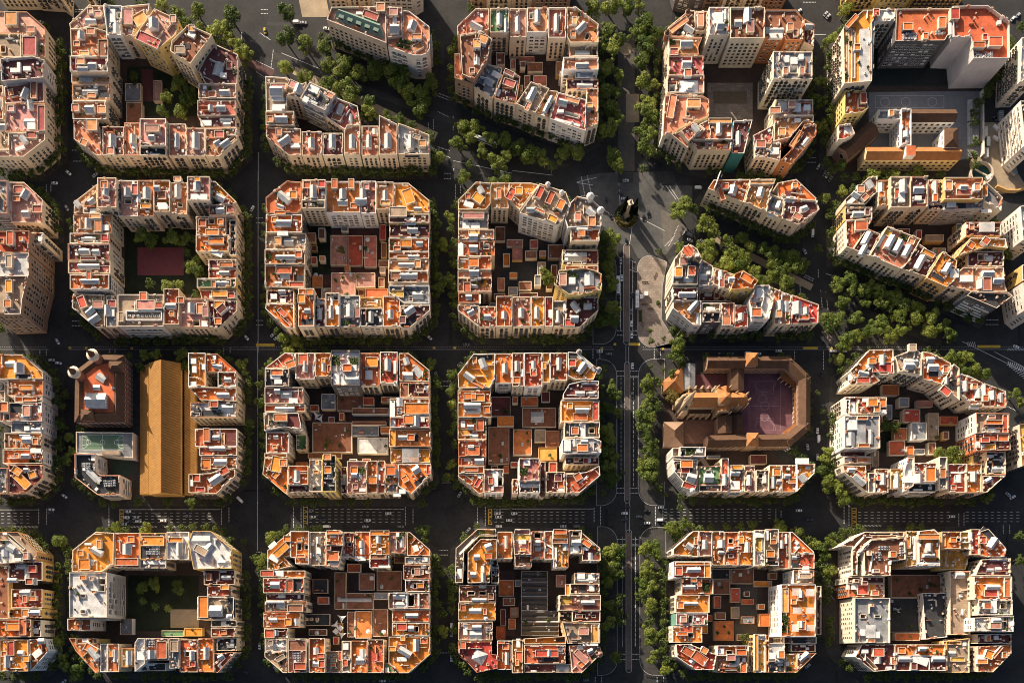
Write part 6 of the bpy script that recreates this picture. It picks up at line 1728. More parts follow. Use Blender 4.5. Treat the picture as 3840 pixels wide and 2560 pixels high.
# ---- billboard, sails, parasols
def billboard():
    a, b2 = T('12', 1795, 22, 27), T('12', 1752, 150, 27); th0, o0, h = part_of('12', 1800, 160); h = h or 24
    c = (a+b2)/2; d = b2-a
    th = tag(empty('billboard', (c.x, c.y, h)), 'white advertising board on a lattice frame at the roof corner facing the monument', 'billboard')
    rz = math.atan2(d.y, d.x); L = d.length
    m = MB(); m.obox(0, 0, 1.8, 6.5, L, .3, rz, AWN); m.build('panel', th)
    m = MB(); nv = Vector((-math.sin(rz), math.cos(rz)))
    for i in range(5):
        q = Vector((math.cos(rz), math.sin(rz)))*(i/4-.5)*L
        for s in (.5, 2.2): p2 = q+nv*s*(1 if nv.x < 0 else -1)*-1; m.obox(p2.x, p2.y, 0, 6 if s < 1 else 3, .18, .18, rz, METAL)
    m.build('frame', th)
billboard()
def sails():
    data = [('31', 742, 1005, 62, 25, 3, 'largest white triangular shade sail over the brown yard terrace'), ('31', 690, 1065, 60, 70, 3, 'white triangular shade sail left of the largest sail'), ('31', 743, 1150, 55, 140, 3, 'lowest white triangular shade sail in the yard cluster'),
            ('31', 730, 1092, 38, 5, 4, 'square white shade canopy on the right in the sail cluster'), ('31', 691, 1120, 38, 5, 4, 'square white shade canopy on the left in the sail cluster'),
            ('21', 525, 640, 58, 10, 3, 'upper white triangular sail in the yard beside the grey slab'), ('21', 556, 668, 55, 60, 3, 'lower white triangular sail in the yard beside the grey slab')]
    for t, x, y, r0, a, n, lb in data:
        c = T(t, x, y, 7); rr = r0*DM*.75
        th = tag(empty('shade_sail', (c.x, c.y, 0)), lb, 'shade sail', 'white shade sails in the courtyards')
        pts = [Vector((rr*math.cos(R(a)+6.283*i/n), rr*math.sin(R(a)+6.283*i/n))) for i in range(n)]
        top = []
        for i in range(n):
            p, q = pts[i], pts[(i+1) % n]
            for f in (0, .25, .5, .75):
                v = p.lerp(q, f); v = v*(1-.35*math.sin(math.pi*f)) if n == 3 else v
                top.append((v.x, v.y, 7.2+.5*math.cos(f*6.28)))
        m = MB(); k = len(top); m.add(top+[(x2, y2, z-.06) for x2, y2, z in top], [tuple(range(k)), tuple(range(2*k-1, k-1, -1))], AWN); m.build('cloth', th)
        m = MB()
        for v in pts: m.cyl(v.x, v.y, 5, 7.8, .07, .07, METAL, 6)
        m.build('post', th)
    for i, (t, x, y, lb, hh) in enumerate([('31', 970, 1122, 'white parasol on the long brown terrace', 4), ('31', 1106, 1126, 'white parasol at the end of the narrow brown terrace', 4), ('31', 527, 1136, 'white parasol in the dark small yard at lower left', 4),
              ('11', 516, 902, 'left of two white parasols in the garden yard', .3), ('11', 560, 916, 'right of two white parasols in the garden yard', .3), ('11', 1101, 608, 'white parasol on the narrow dark patio', .3), ('11', 966, 596, 'small white parasol on the red terrace strip', 3),
              ('31', 1990, 1008, 'white parasol on the orange roof terrace', 23), ('30', 1975, 990, 'white parasol on the beige roof terrace', 23)]):
        c = T(t, x, y, hh+2)
        th = tag(empty('parasol', (c.x, c.y, hh)), lb, 'parasol', 'white parasols on terraces')
        m = MB(); m.cyl(0, 0, 0, 2.3, .05, .05, METAL, 6); m.build('pole', th)
        m = MB(); m.cyl(0, 0, 2.1, 2.9, 1.7, .05, AWN, 8, cap=False); m.build('canopy', th)
sails()

# ---- building site at the right
def site():
    m = MB(); m.flat([T('03', x, y, 0) for x, y in ((1860, 1060), (2060, 1060), (2160, 1500), (2250, 1640), (1900, 1700), (1760, 1600), (1740, 1420))], .20, SAND); struct(m.build('building_site_ground'))
    c = T('03', 1845, 1500, 2); th = tag(empty('round_pit_wall', (c.x, c.y, 0)), 'round concrete shaft wall on the building site', 'shaft')
    m = MB(); n = 32; ro, ri = 8.2, 7.2
    vs = []
    for r0, z in ((ro, 0), (ro, 3.2), (ri, 3.2), (ri, .22)): vs += [(r0*math.cos(6.2832*i/n), r0*math.sin(6.2832*i/n), z) for i in range(n)]
    for k in range(3): m.add(vs, [(k*n+i, k*n+(i+1) % n, (k+1)*n+(i+1) % n, (k+1)*n+i) for i in range(n)], COPING)
    m.add(vs[3*n:], [tuple(range(n))], mat('green tarpaulin', (.02, .06, .05))); m.build('shaft_ring', th)
    c = T('03', 1900, 1505, 5); m = MB(); th = tag(empty('crawler_crane', (c.x, c.y, 0)), 'pale drilling rig leaning beside the round shaft', 'drilling rig')
    m.obox(2, -1, 0, 1, 5, 3.6, .6, IRON); m.build('track', th); m = MB(); m.obox(2, -1, 1, 3.2, 4.2, 2.8, .6, AWN); m.build('cab', th)
    m = MB(); m.obox(-3, 1.8, 2.5, 3.3, 11, .8, -.5, CREAMP); m.build('boom', th)
    a, b2 = T('03', 2030, 1605, 2), T('03', 2320, 1560, 2)
    th = tag(empty('hoarding_wall', (0, 0, 0)), 'curved beige retaining wall at the edge of the building site', 'wall')
    pts = [T('13', x, y, 0) for x, y in ((1960, 150), (2040, 185), (2130, 190), (2230, 160), (2300, 150))]
    m = MB()
    for p, q in zip(pts, pts[1:]):
        d = q-p; cc = (p+q)/2; m.obox(cc.x, cc.y, 0, 4, d.length, 1.0, math.atan2(d.y, d.x), wall_mat('ochre'))
    m.build('wall_panel', th)
    for i, (x, y, w, d, a, col, lb) in enumerate([(1880, 1145, 24, 90, 0, 'w', 'white site cabin, uppermost along the boundary wall'), (1900, 1230, 30, 80, 0, 'n', 'green and white site cabin in the middle of the row'), (1885, 1325, 30, 80, 0, 'w', 'white site cabin, lowest in the row by the wall'),
               (2090, 1400, 60, 30, 40, 'u', 'brown stacked container beside the pale office block'), (2120, 1490, 60, 30, 40, 'g', 'grey container lowest on the building site'), (2010, 1010, 40, 90, 0, 'g', 'grey container beside the site entrance')]):
        c = T('03', x, y, 1.5); th = tag(empty('site_container', (c.x, c.y, .2)), lb, 'container', 'containers on the building site')
        m = MB(); m.obox(0, 0, 0, 2.6, w*DM, d*DM, -R(a), roof_mat(col), AWN if col == 'n' else roof_mat(col)); m.build('box', th)
        m = MB()
        for k in range(6): m.obox((0), (k/5-.5)*d*DM*.9 if not a else 0, 2.6, 2.68, w*DM*.96, .12, -R(a), METAL)
        m.build('roof_rib', th)
site()

# ---- small furniture of the pale pavement beside the monument square
def plaza_bits():
    for i, (x, y, a, lb) in enumerate(((1150, 965, 0, 'dark bench across the middle of the pale pavement'), (1145, 1155, 0, 'dark bench level with the white bus on the pale pavement'), (1195, 1193, 0, 'dark bench nearest the paved centre above the hedge'), (1130, 1330, 90, 'dark bench at the lower end of the pale pavement'), (1240, 905, 60, 'dark slanted bench near the rounded pavement tip'))):
        c = T('12', x, y, .3); th = tag(empty('park_bench', (c.x, c.y, .16)), lb, 'bench', 'benches on the pale pavement'); th.rotation_euler = (0, 0, R(a))
        for nm, g in (('seat', (0, 0, .42, .5, 4.6, .55)), ('backrest', (0, .3, .5, .95, 4.6, .08))):
            m = MB(); m.obox(g[0], g[1], g[2], g[3], g[4], g[5], 0, SHUT); m.build(nm, th)
        for s in (-1.7, 0, 1.7): m = MB(); m.obox(s, 0, 0, .42, .12, .5, 0, IRON); m.build('leg', th)
    for x, y, w, d, lb in ((1110, 1255, 24, 100, 'long clipped hedge bed along the kerb of the pale pavement'), (1262, 1140, 30, 30, 'square green planter in the pale pavement')):
        c = T('12', x, y, .5); th = tag(empty('hedge', (c.x, c.y, .16)), lb, 'hedge')
        m = MB(); m.obox(0, 0, 0, .35, w*DM, d*DM, 0, COPING, SOIL); m.build('kerb', th)
        o = bush_mesh(w*DM*.9, d*DM*.9, 7).build('leaves', th); o.location = (0, 0, .3)
    for x, y, lb in ((1160, 1063, 'small square metro entrance roof on the pale pavement'), (1120, 1090, 'grey kiosk at the kerb beside the white bus')):
        c = T('12', x, y, 2); th = tag(empty('kiosk', (c.x, c.y, .16)), lb, 'kiosk')
        m = MB(); m.obox(0, 0, 0, 2.3, 1.9, 2.4, 0, METAL); m.build('cabin', th); m = MB(); m.obox(0, 0, 2.3, 2.5, 2.5, 3, 0, AWN); m.build('roof', th)
plaza_bits()
# ------------------------------------------------------------------ ground, pavements, markings
def sheet(pts, z, m, name):
    mb = MB(); mb.flat(pts, z, m); return struct(mb.build(name))
G = 1400
sheet([Vector((-G, -G)), Vector((G, -G)), Vector((G, G)), Vector((-G, G))], 0, ASPH, 'ground')
for k, bl in BLOCKS.items():
    if k[0] == 'Z': continue
    p = inset(bl['poly'], -4.6)
    mb = MB(); mb.prism(p, .0, .14, PAVE); struct(mb.build('pavement'))
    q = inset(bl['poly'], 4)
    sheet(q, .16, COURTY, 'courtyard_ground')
def tsheet(t, pts, z, m, name):
    return sheet([T(t, *p) for p in pts], z, m, name)
def rr(t, x0, y0, x1, y1): return [(x0, y0), (x1, y0), (x1, y1), (x0, y1)]
# gardens and courts inside the blocks
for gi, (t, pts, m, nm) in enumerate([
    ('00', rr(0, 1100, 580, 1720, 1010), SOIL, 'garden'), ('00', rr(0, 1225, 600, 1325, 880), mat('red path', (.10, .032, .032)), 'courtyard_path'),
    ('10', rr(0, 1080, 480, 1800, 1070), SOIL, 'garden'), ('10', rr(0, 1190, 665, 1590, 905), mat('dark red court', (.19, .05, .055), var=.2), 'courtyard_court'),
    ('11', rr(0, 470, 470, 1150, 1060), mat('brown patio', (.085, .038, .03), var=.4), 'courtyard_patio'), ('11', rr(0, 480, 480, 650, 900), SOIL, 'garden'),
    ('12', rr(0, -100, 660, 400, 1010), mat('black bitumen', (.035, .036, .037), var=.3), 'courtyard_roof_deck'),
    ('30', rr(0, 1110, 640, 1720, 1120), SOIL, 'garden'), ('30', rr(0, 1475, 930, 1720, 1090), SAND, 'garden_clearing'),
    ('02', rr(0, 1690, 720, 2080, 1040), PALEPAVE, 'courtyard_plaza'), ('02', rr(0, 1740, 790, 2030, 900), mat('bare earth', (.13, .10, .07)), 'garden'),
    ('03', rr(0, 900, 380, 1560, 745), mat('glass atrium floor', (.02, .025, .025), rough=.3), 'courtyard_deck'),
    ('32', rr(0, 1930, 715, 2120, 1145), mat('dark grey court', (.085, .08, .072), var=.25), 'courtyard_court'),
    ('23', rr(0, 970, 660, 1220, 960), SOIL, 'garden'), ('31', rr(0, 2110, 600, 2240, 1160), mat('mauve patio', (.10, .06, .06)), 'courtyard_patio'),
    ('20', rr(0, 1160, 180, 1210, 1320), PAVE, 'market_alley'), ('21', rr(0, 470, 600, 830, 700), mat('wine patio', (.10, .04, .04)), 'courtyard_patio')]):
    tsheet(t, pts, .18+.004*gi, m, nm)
# avenue pavements with rounded corners
def arcpts(cx, cy, r, a0, a1, n=8): return [(cx+r*math.cos(R(a0+(a1-a0)*i/n)), cy+r*math.sin(R(a0+(a1-a0)*i/n))) for i in range(n+1)]
def round_pave(t, x0, x1, y0, y1, side, m, r=130):
    # side 'L': rounded on the right corners; 'R': rounded on the left
    if side == 'L': pts = [(x0, y0)]+arcpts(x1-r, y0+r, r, -90, 0)+arcpts(x1-r, y1-r, r, 0, 90)+[(x0, y1)]
    else: pts = [(x1, y1)]+arcpts(x0+r, y1-r, r, 90, 180)+arcpts(x0+r, y0+r, r, 180, 270)+[(x1, y0)]
    P = ccw([T(t, *p) for p in pts]); mb = MB(); mb.prism(P, 0, .15, m); o = struct(mb.build('pavement'))
    k = MB(); line_strip(k, P+[P[0]], .35, .157, mat('kerb stone', (.33, .32, .31))); struct(k.build('kerb'))
round_pave('12', 700, 900, 700, 1500, 'L', PAVE)
pts = [(1380, 1530), (1400, 1480)]+arcpts(1220, 1395, 133, 90, 180)+[(1085, 850)]+arcpts(1190, 840, 105, 180, 300)+[(1340, 790), (1300, 1000), (1290, 1280), (1400, 1460)]
P = ccw([T('12', *p) for p in pts]); mb = MB(); mb.prism(P, 0, .16, PALEPAVE); struct(mb.build('pavement'))
k = MB(); line_strip(k, P+[P[0]], .35, .168, mat('kerb stone', (.33, .32, .31))); struct(k.build('kerb'))
round_pave('22', 730, 905, 155, 1417, 'L', PAVE); round_pave('22', 1095, 1320, 152, 1417, 'R', PAVE)
round_pave('32', 740, 910, 215, 1500, 'L', PAVE); round_pave('32', 1105, 1330, 220, 1500, 'R', PAVE)
tsheet('12', rr(0, 1240, -1, 1240, 0) if False else [(1225, 10), (1400, 10), (1420, 100), (1290, 125), (1240, 80)], .15, PAVE, 'traffic_island')
tsheet('02', rr(0, 915, 330, 1060, 1480), .13, mat('promenade gravel', (.085, .075, .065), var=.3), 'promenade'); tsheet('02', rr(0, 985, 815, 1100, 1060), .15, SAND, 'promenade_sand')
cc = T('02', 985, 425); sheet(circ(cc, 4.5)[:-1], .17, SAND, 'promenade_circle')
tsheet('12', [(920, 20), (1050, 20), (1050, 105), (920, 105)], .13, PAVE, 'traffic_island')
# the diagonal avenue: strips of promenade beside the road
for t, a, b2, w, m in [('01', (150, 480), (1760, 1080), 60, PAVE), ('01', (330, 610), (1560, 1180), 70, SAND), ('01', (1700, 1420), (2300, 1560), 60, PAVE), ('13', (-500, 560), (380, 1010), 60, SAND), ('13', (-700, 640), (250, 1140), 50, PAVE), ('13', (450, 1060), (1500, 1500), 60, PAVE), ('01', (-400, 380), (150, 640), 70, mat('maroon bus lane', (.09, .045, .045)))]:
    A, B = T(t, *a), T(t, *b2); d = B-A; nv = Vector((-d.y, d.x)).normalized()*w*DM/2
    sheet([A-nv, B-nv, B+nv, A+nv], .05+.004*(len(bpy.data.objects) % 4), m, 'promenade')
tsheet('01', [(370, 0), (610, 0), (640, 150), (400, 150)], .06, SAND, 'plaza_ground')
tsheet('13', [(460, 1390), (560, 1390), (660, 1568), (600, 1568)], .06, PALEPAVE, 'pavement')  # strip of sunlight on the ground, laid as paler paving
tsheet('12', [(1285, 330), (1380, 380), (1520, 500), (1340, 700), (1310, 640)], .016, mat('pale asphalt', (.125, .11, .095), var=.35), 'sunlit_road_patch')  # pool of sunlight on the road, painted as a lighter sheet
tsheet('12', [(770, 20), (1240, 10), (1300, 130), (1560, 130), (1560, 240), (1360, 330), (1500, 500), (1340, 720), (1090, 760), (1030, 640), (950, 640), (780, 470), (600, 250), (560, 60)], .012, mat('light grey asphalt', (.075, .073, .07), var=.45, scale=.09, fine=.5), 'square_roadway')  # lighter grey sheet over the square's asphalt
rg = random.Random(31); PA = mat('patched asphalt', (.040, .039, .038), var=.3); PB = mat('fresh dark asphalt', (.016, .016, .017), var=.3)
for i in range(150):
    c = W(rg.uniform(0, 3840), rg.uniform(0, 2560)); w_, d_ = (rg.uniform(1.2, 3), rg.uniform(5, 26)) if rg.random() < .5 else (rg.uniform(5, 26), rg.uniform(1.2, 3))
    if any(inside(inset(bl['poly'], -6), c) for k, bl in BLOCKS.items()): continue
    sheet(rect(c.x, c.y, w_, d_, 0), .004+.0004*(i % 12), PA if rg.random() < .5 else PB, 'asphalt_patch')
# tram-like central cycle track
for t, x0, x1, y0, y1 in (('12', 967, 1013, 650, 1480), ('22', 975, 1018, 200, 1372), ('32', 987, 1033, 268, 1450)):
    tsheet(t, [(x0, y0), (x1, y0), (x1, y1), (x0, y1)], .14, TRAM, 'cycle_track')
mk = MB(); yk = MB()
def seg(t, x0, y0, x1, y1, w=.22, m=None):
    line_strip(m or mk, [T(t, x0, y0), T(t, x1, y1)], w, .018, PAINT if m is None else YPAINT)
def dots(t, x0, y0, x1, y1, step=1.05, w=.5):
    a, b2 = T(t, x0, y0), T(t, x1, y1); d = b2-a; k = int(d.length/step); u = d/max(d.length, .1)
    for i in range(k):
        p = a+u*(i+.5)*step; line_strip(mk, [p-u*.28, p+u*.28], w, .02, PAINT)
def dash(t, x0, y0, x1, y1, on=2.2, step=4.6, w=.22):
    a, b2 = T(t, x0, y0), T(t, x1, y1); d = b2-a; k = int(d.length/step); u = d/max(d.length, .1)
    for i in range(k):
        p = a+u*i*step; line_strip(mk, [p, p+u*on], w, .018, PAINT)
kt = MB()
for t, x0, x1, y0, y1 in (('12', 965, 1015, 660, 1480), ('22', 973, 1020, 200, 1372), ('32', 985, 1035, 268, 1450)):
    pts = [(x0, y0)]+arcpts((x0+x1)/2, y0, (x1-x0)/2, 180, 360, 8)+[(x1, y1)]+arcpts((x0+x1)/2, y1, (x1-x0)/2, 0, 180, 8)
    line_strip(kt, [T(t, *p) for p in pts+[pts[0]]], .38, .16, mat('kerb stone', (.40, .39, .38)))
    dash(t, (x0+x1)/2, y0, (x0+x1)/2, y1, 1.2, 3, .15)
struct(kt.build('kerb'))
for t, x in (('12', 935), ('22', 943), ('32', 955)):
    dash(t, x, 780 if t == '12' else 310, x, 1370 if t == '12' else 1240, 2, 3.2, .3)
for t, x in (('12', 1045), ('22', 1050), ('32', 1068)): dash(t, x, 860 if t == '12' else 310, x, 1370 if t == '12' else 1260, 2.4, 3.4, .3)
for t, x in (('12', 938), ('12', 1043), ('22', 908), ('22', 1090), ('32', 1065), ('32', 1105), ('32', 955)): seg(t, x, 780 if t == '12' else 300, x, 1380 if t == '12' else 1250, .22)
for t, y in (('12', 1383), ('12', 1422), ('22', 255), ('22', 298), ('22', 1268), ('22', 1310), ('32', 325), ('32', 370), ('32', 1317), ('32', 1362)):
    dots(t, 905, y, 1100, y)
seg('22', 1020, 310, 1090, 310, .4); seg('32', 1035, 380, 1100, 380, .4); seg('32', 985, 268, 985, 0); seg('32', 1018, 268, 1018, 0); seg('22', 985, 200, 985, 40); seg('22', 1010, 200, 1010, 40)
# wide east-west road
for t, x0, x1, ys in (('30', 1035, 1905, (97, 124, 152, 180)), ('30', -100, 325, (100, 125, 155, 183)), ('31', 460, 1285, (65, 93, 120, 148, 177)), ('31', 2060, 2214, (90, 118, 147, 175)), ('32', 0, 700, (90, 118, 147, 175)),
                      ('32', 1315, 2214, (65, 90, 115, 145, 172)), ('33', 0, 55, (65, 90, 115, 145)), ('33', 780, 1640, (90, 115, 142, 172)), ('33', 1710, 2214, (90, 115, 142, 172))):
    for y in ys: dash(t, x0, y, x1, y, 2.1, 4.5)
for t, x0, x1, y in (('30', 1030, 1905, 68), ('30', -100, 330, 70), ('31', 840, 1280, 65), ('32', -160, 705, 62)): seg(t, x0, y, x1, y, .3)
for t, x, y0, y1 in (('30', 335, 55, 205), ('30', 402, 60, 210), ('30', 942, 45, 215), ('30', 1915, 60, 210), ('30', 1980, 50, 190), ('31', 325, 45, 225), ('31', 390, 45, 225), ('31', 1292, 40, 215), ('31', 1358, 60, 190), ('31', 1915, 45, 200), ('31', 1983, 40, 215),
                     ('32', 710, 50, 185), ('32', 765, 40, 210), ('32', 1240, 40, 215), ('32', 1305, 50, 215), ('33', 68, 60, 175), ('33', 113, 75, 150), ('33', 658, 40, 200), ('33', 700, 30, 215), ('33', 1650, 100, 215), ('33', 1695, 95, 215)):
    dots(t, x, y0, x, y1)
for t, x0, x1, y0, y1 in (('30', 1030, 1072, 70, 195), ('31', 405, 452, 40, 225), ('31', 2005, 2045, 62, 200), ('33', 720, 768, 50, 215)):
    for x in (x0+6, x1-6): seg(t, x, y0, x, y1, .45, yk)
    k = 8
    for i in range(k): seg(t, x0+10, y0+(y1-y0)*(i+.5)/k, x1-10, y0+(y1-y0)*(i+.2+.6*(i % 2))/k, .5, yk)
for t, x0, x1, y in (('30', 120, 330, 218), ('30', 1100, 1360, 218), ('30', 1420, 1700, 218), ('31', 470, 600, 212), ('33', 815, 980, 208)):
    for x in range(x0, x1, 12): seg(t, x, y+8, x+7, y-8, .25)
# second east-west street with bike lane and yellow boxes (between rows two and three)
for t, x0, x1 in (('10', 600, 2214), ('11', 0, 2214), ('12', 0, 880), ('12', 1130, 2214), ('13', 0, 2214), ('10', -100, 420)):
    seg(t, x0, 1545, x1, 1545, .18); dash(t, x0, 1522, x1, 1522, .8, 1.6, .15)
for t, x0, x1, y in (('11', 0, 160, 1505), ('12', 1010, 1105, 1500), ('13', 305, 430, 1532), ('13', 1810, 2010, 1520)): seg(t, x0, y, x1, y, 1.9, yk)
for t, x, y in (('10', 605, 1530), ('10', 745, 1530), ('10', 1140, 1535), ('11', 1540, 1530), ('11', 1718, 1530), ('12', 890, 1500), ('12', 778, 1537), ('12', 1305, 1540), ('13', 550, 1540)): seg(t, x-11, y, x+11, y, 1.7, yk)
# crossings elsewhere
for t, a in (('00', (620, 1300, 700, 1300)), ('00', (630, 1395, 710, 1395)), ('00', (645, 85, 735, 85)), ('00', (645, 105, 735, 105)), ('01', (1570, 965, 1690, 1025)), ('01', (1570, 985, 1690, 1050)), ('01', (1580, 810, 1690, 850)), ('01', (1570, 830, 1690, 875)), ('01', (1570, 1270, 1690, 1310)), ('01', (1600, 1330, 1690, 1370)),
             ('01', (1490, 1060, 1490, 1130)), ('01', (1535, 1030, 1535, 1130)), ('01', (1705, 1000, 1705, 1140)), ('01', (1710, 1390, 1710, 1480)), ('01', (150, 430, 130, 590)), ('01', (0, 590, 100, 650)), ('01', (0, 620, 90, 680)), ('01', (30, 285, 130, 350)), ('01', (40, 85, 110, 85)), ('01', (40, 120, 110, 120)),
             ('12', (600, 50, 630, 220)), ('12', (650, 40, 690, 220)), ('12', (1440, 470, 1400, 560)), ('12', (1510, 510, 1470, 560)), ('12', (1395, 580, 1350, 660)), ('12', (1440, 600, 1400, 640)), ('12', (1020, 855, 1080, 880)), ('12', (955, 740, 1080, 800)), ('10', (440, 120, 440, 190)), ('10', (400, 120, 400, 190)), ('10', (620, 1300, 740, 1300)), ('10', (620, 1340, 740, 1340)),
             ('11', (0, 410, 70, 410)), ('11', (0, 450, 70, 450)), ('11', (1625, 25, 1690, 25)), ('11', (1625, 70, 1690, 70)), ('11', (1725, 120, 1725, 290)), ('11', (1770, 120, 1770, 200)), ('11', (0, 1295, 70, 1295)), ('11', (0, 1335, 70, 1335)), ('20', (345, 70, 345, 130)), ('20', (400, 70, 400, 130)), ('20', (950, 60, 950, 120)), ('20', (995, 60, 995, 120)), ('20', (1935, 50, 1935, 140)), ('20', (1990, 50, 1990, 110)),
             ('21', (1600, 345, 1690, 345)), ('21', (1600, 385, 1690, 385)), ('21', (1610, 1220, 1690, 1220)), ('22', (700, 60, 700, 150)), ('22', (760, 60, 760, 150)), ('22', (1230, 60, 1230, 150)), ('22', (1285, 60, 1285, 150)), ('23', (230, 80, 230, 160)), ('23', (480, 80, 480, 250)), ('23', (535, 60, 535, 200)), ('13', (320, 900, 410, 945)), ('13', (310, 915, 400, 960)), ('13', (455, 1030, 470, 1190)), ('13', (500, 1040, 520, 1210)), ('13', (275, 950, 280, 1060)), ('13', (435, 850, 435, 930)), ('13', (1880, 1290, 2000, 1290)), ('13', (1880, 1330, 2000, 1330)),
             ('31', (1585, 420, 1670, 420)), ('31', (1585, 460, 1670, 460)), ('31', (1590, 1305, 1670, 1305)), ('31', (0, 435, 60, 435)), ('33', (2035, 200, 2035, 280)), ('33', (2090, 200, 2090, 280)), ('32', (720, 1510, 720, 1568)), ('32', (775, 1510, 775, 1568)), ('32', (1255, 1510, 1255, 1568)), ('32', (1310, 1510, 1310, 1568)), ('23', (2070, 560, 2150, 600)), ('03', (300, 1365, 420, 1365)), ('03', (330, 1405, 420, 1405)), ('03', (300, 22, 420, 22))):
    dots(t, *a)
# lines round the monument square and along the diagonal
for t, a in (('12', (925, 90, 925, 130)), ('12', (928, 165, 935, 295)), ('12', (785, 330, 870, 390)), ('12', (1090, 400, 1320, 520)), ('12', (1042, 465, 1015, 640)), ('12', (1330, 130, 1420, 250)), ('12', (1360, 130, 1440, 250)), ('12', (560, 100, 730, 60)), ('12', (560, 105, 700, 125)), ('12', (1320, 655, 1410, 560)), ('12', (1480, 550, 1510, 490)), ('12', (600, 220, 740, 220)),
             ('01', (0, 525, 155, 600)), ('01', (220, 460, 800, 700)), ('01', (800, 700, 1560, 980)), ('01', (400, 620, 600, 700)), ('01', (1705, 1390, 2214, 1500)), ('12', (0, 1355-1355, 350, 40)), ('13', (520, 1120, 1500, 1500)), ('23', (1680, 0, 2214, 260)), ('23', (1960, 90, 2214, 220)), ('13', (500, 890, 900, 1010)), ('01', (20, 1320, 20, 1568)), ('11', (18, 0, 18, 1568)), ('21', (15, 0, 15, 1400)), ('31', (12, 0, 12, 420)), ('03', (400, 300, 500, 300)), ('00', (2090, 280, 2090, 480))):
    seg(t, *a, .28)
for x in range(1720, 1800, 16): seg('13', x, 1480, x+12, 1520, .35)
for i in range(9): seg('23', 2075+i*18, 170+i*6, 2095+i*18, 225+i*6, .5)
for i in range(9): seg('23', 2065+i*18, 205+i*14, 2105+i*18, 190+i*14, .4)
for i in range(12): seg('13', 2070+i*13, 1555, 2080+i*13, 1535, .3)
struct(mk.build('road_markings')); struct(yk.build('yellow_road_markings'))
# ------------------------------------------------------------------ trees
def crown_mesh(seed, nleaf, size, lobes=7):
    """unit crown: radius 1, height about 1.5, many small leaf faces gathered in lobes"""
    r = random.Random(seed); m = MB()
    L = []
    for i in range(lobes):
        a = r.uniform(0, 6.283); q = r.uniform(.2, .8); z = r.uniform(-.3, .7)
        L.append((Vector((q*math.cos(a), q*math.sin(a), z)), r.uniform(.2, .42)))
    L.append((Vector((0, 0, .45)), .5)); L.append((Vector((.1, -.1, .0)), .55))
    for i in range(nleaf):
        c0, rad = r.choice(L)
        d = Vector((r.gauss(0, 1), r.gauss(0, 1), r.gauss(.25, .9))).normalized()
        c = c0+d*rad*(r.uniform(.55, 1.0)**.6)*(1+.25*noise.noise(c0*3+d*2.2))
        nrm = (d+Vector((r.gauss(0, .45), r.gauss(0, .45), r.gauss(.2, .45)))).normalized()
        u = nrm.cross(Vector((r.uniform(-1, 1), r.uniform(-1, 1), r.uniform(-1, 1)))).normalized(); v = nrm.cross(u)
        s = size*r.uniform(.6, 1.3)
        m.add([c-u*s-v*s*.6, c+u*s-v*s*.7, c+u*s*.7+v*s*.8, c-u*s*.8+v*s*.6], [(0, 1, 2, 3)], LEAF)
    return m
CROWNS = []
for i in range(7):
    o = crown_mesh(40+i, 2300, .052, 11+i % 4).build('crown'); CROWNS.append(o.data); bpy.data.objects.remove(o)
def trunk_mesh(seed):
    r = random.Random(seed); m = MB()
    m.cyl(0, 0, 0, .52, .055, .035, TRUNK, 8, cap=False)
    for i in range(5):
        a = i*1.257+r.uniform(-.3, .3); p0 = Vector((0, 0, .42+.05*i/5)); p1 = Vector((math.cos(a)*.3, math.sin(a)*.3, .8))
        k = 5; u = Vector((-math.sin(a), math.cos(a), 0)); w2 = Vector((0, 0, 1)).cross(u)
        vs = []
        for p, rr2 in ((p0, .024), (p1, .008)):
            vs += [p+u*rr2*math.cos(6.283*j/k)+Vector((0, 0, 1))*rr2*math.sin(6.283*j/k) for j in range(k)]
        m.add(vs, [(j, (j+1) % k, k+(j+1) % k, k+j) for j in range(k)], TRUNK)
    o = m.build('trunk'); me = o.data; bpy.data.objects.remove(o); return me
TRUNKS = [trunk_mesh(i) for i in range(3)]
OLIVECROWN = []
for me in CROWNS[:2]:
    c = me.copy(); c.materials.clear(); c.materials.append(OLIVE); OLIVECROWN.append(c)
TREES = []
for ln in TREEDATA.strip().splitlines():
    t, *rest = ln.split()
    for e in rest:
        x, y, rr0 = (float(v) for v in e.split(','))
        TREES.append([T(t, x, y, 11), rr0*DM*1.16, t, x, y])
def place_block(c):
    for k, bl in BLOCKS.items():
        if k[0] == 'Z': continue
        if inside(bl['poly'], c): return k, 'courtyard'
    best = None
    for k, bl in BLOCKS.items():
        if k[0] == 'Z': continue
        x0, y0, x1, y1 = bl['bb']
        d = edge_dist(bl['poly'], c)
        if best is None or d < best[0]: best = (d, k)
    return best[1], side_of(BLOCKS[best[1]], c)
SIDEW = {'left': 'left of', 'right': 'right of', 'upper': 'above', 'lower': 'below', 'courtyard': 'in courtyard of'}
def place_labels(lst, noun, pos):
    g = {}
    for it in lst: g.setdefault(place_block(pos(it))+(noun(it),), []).append(it)
    out = {}
    for (k, s, nn), L in g.items():
        vert = s in ('left', 'right')
        L.sort(key=lambda it: (-pos(it).y if vert else pos(it).x))
        for i, it in enumerate(L):
            w = (f"{ordw(i)} from {'top' if vert else 'left'} " if len(L) > 1 else '')
            out[id(it)] = f"{nn}, {w}{SIDEW[s]} {BLOCKS[k]['phr']}"
    return out
def tnoun(t):
    if t[2] == '22' and t[3] == 1390: return 'olive-brown bushy tree'
    if t[2] == '33' and t[3] > 2150 and t[4] < 350: return 'olive-brown bushy tree'
    return 'tall broad leafy tree' if t[1] > 7.3 else ('middling leafy tree' if t[1] > 5 else 'small leafy tree')
TREES.sort(key=lambda t: -t[1])
REST = TREES[300:]; TREES = TREES[:300]
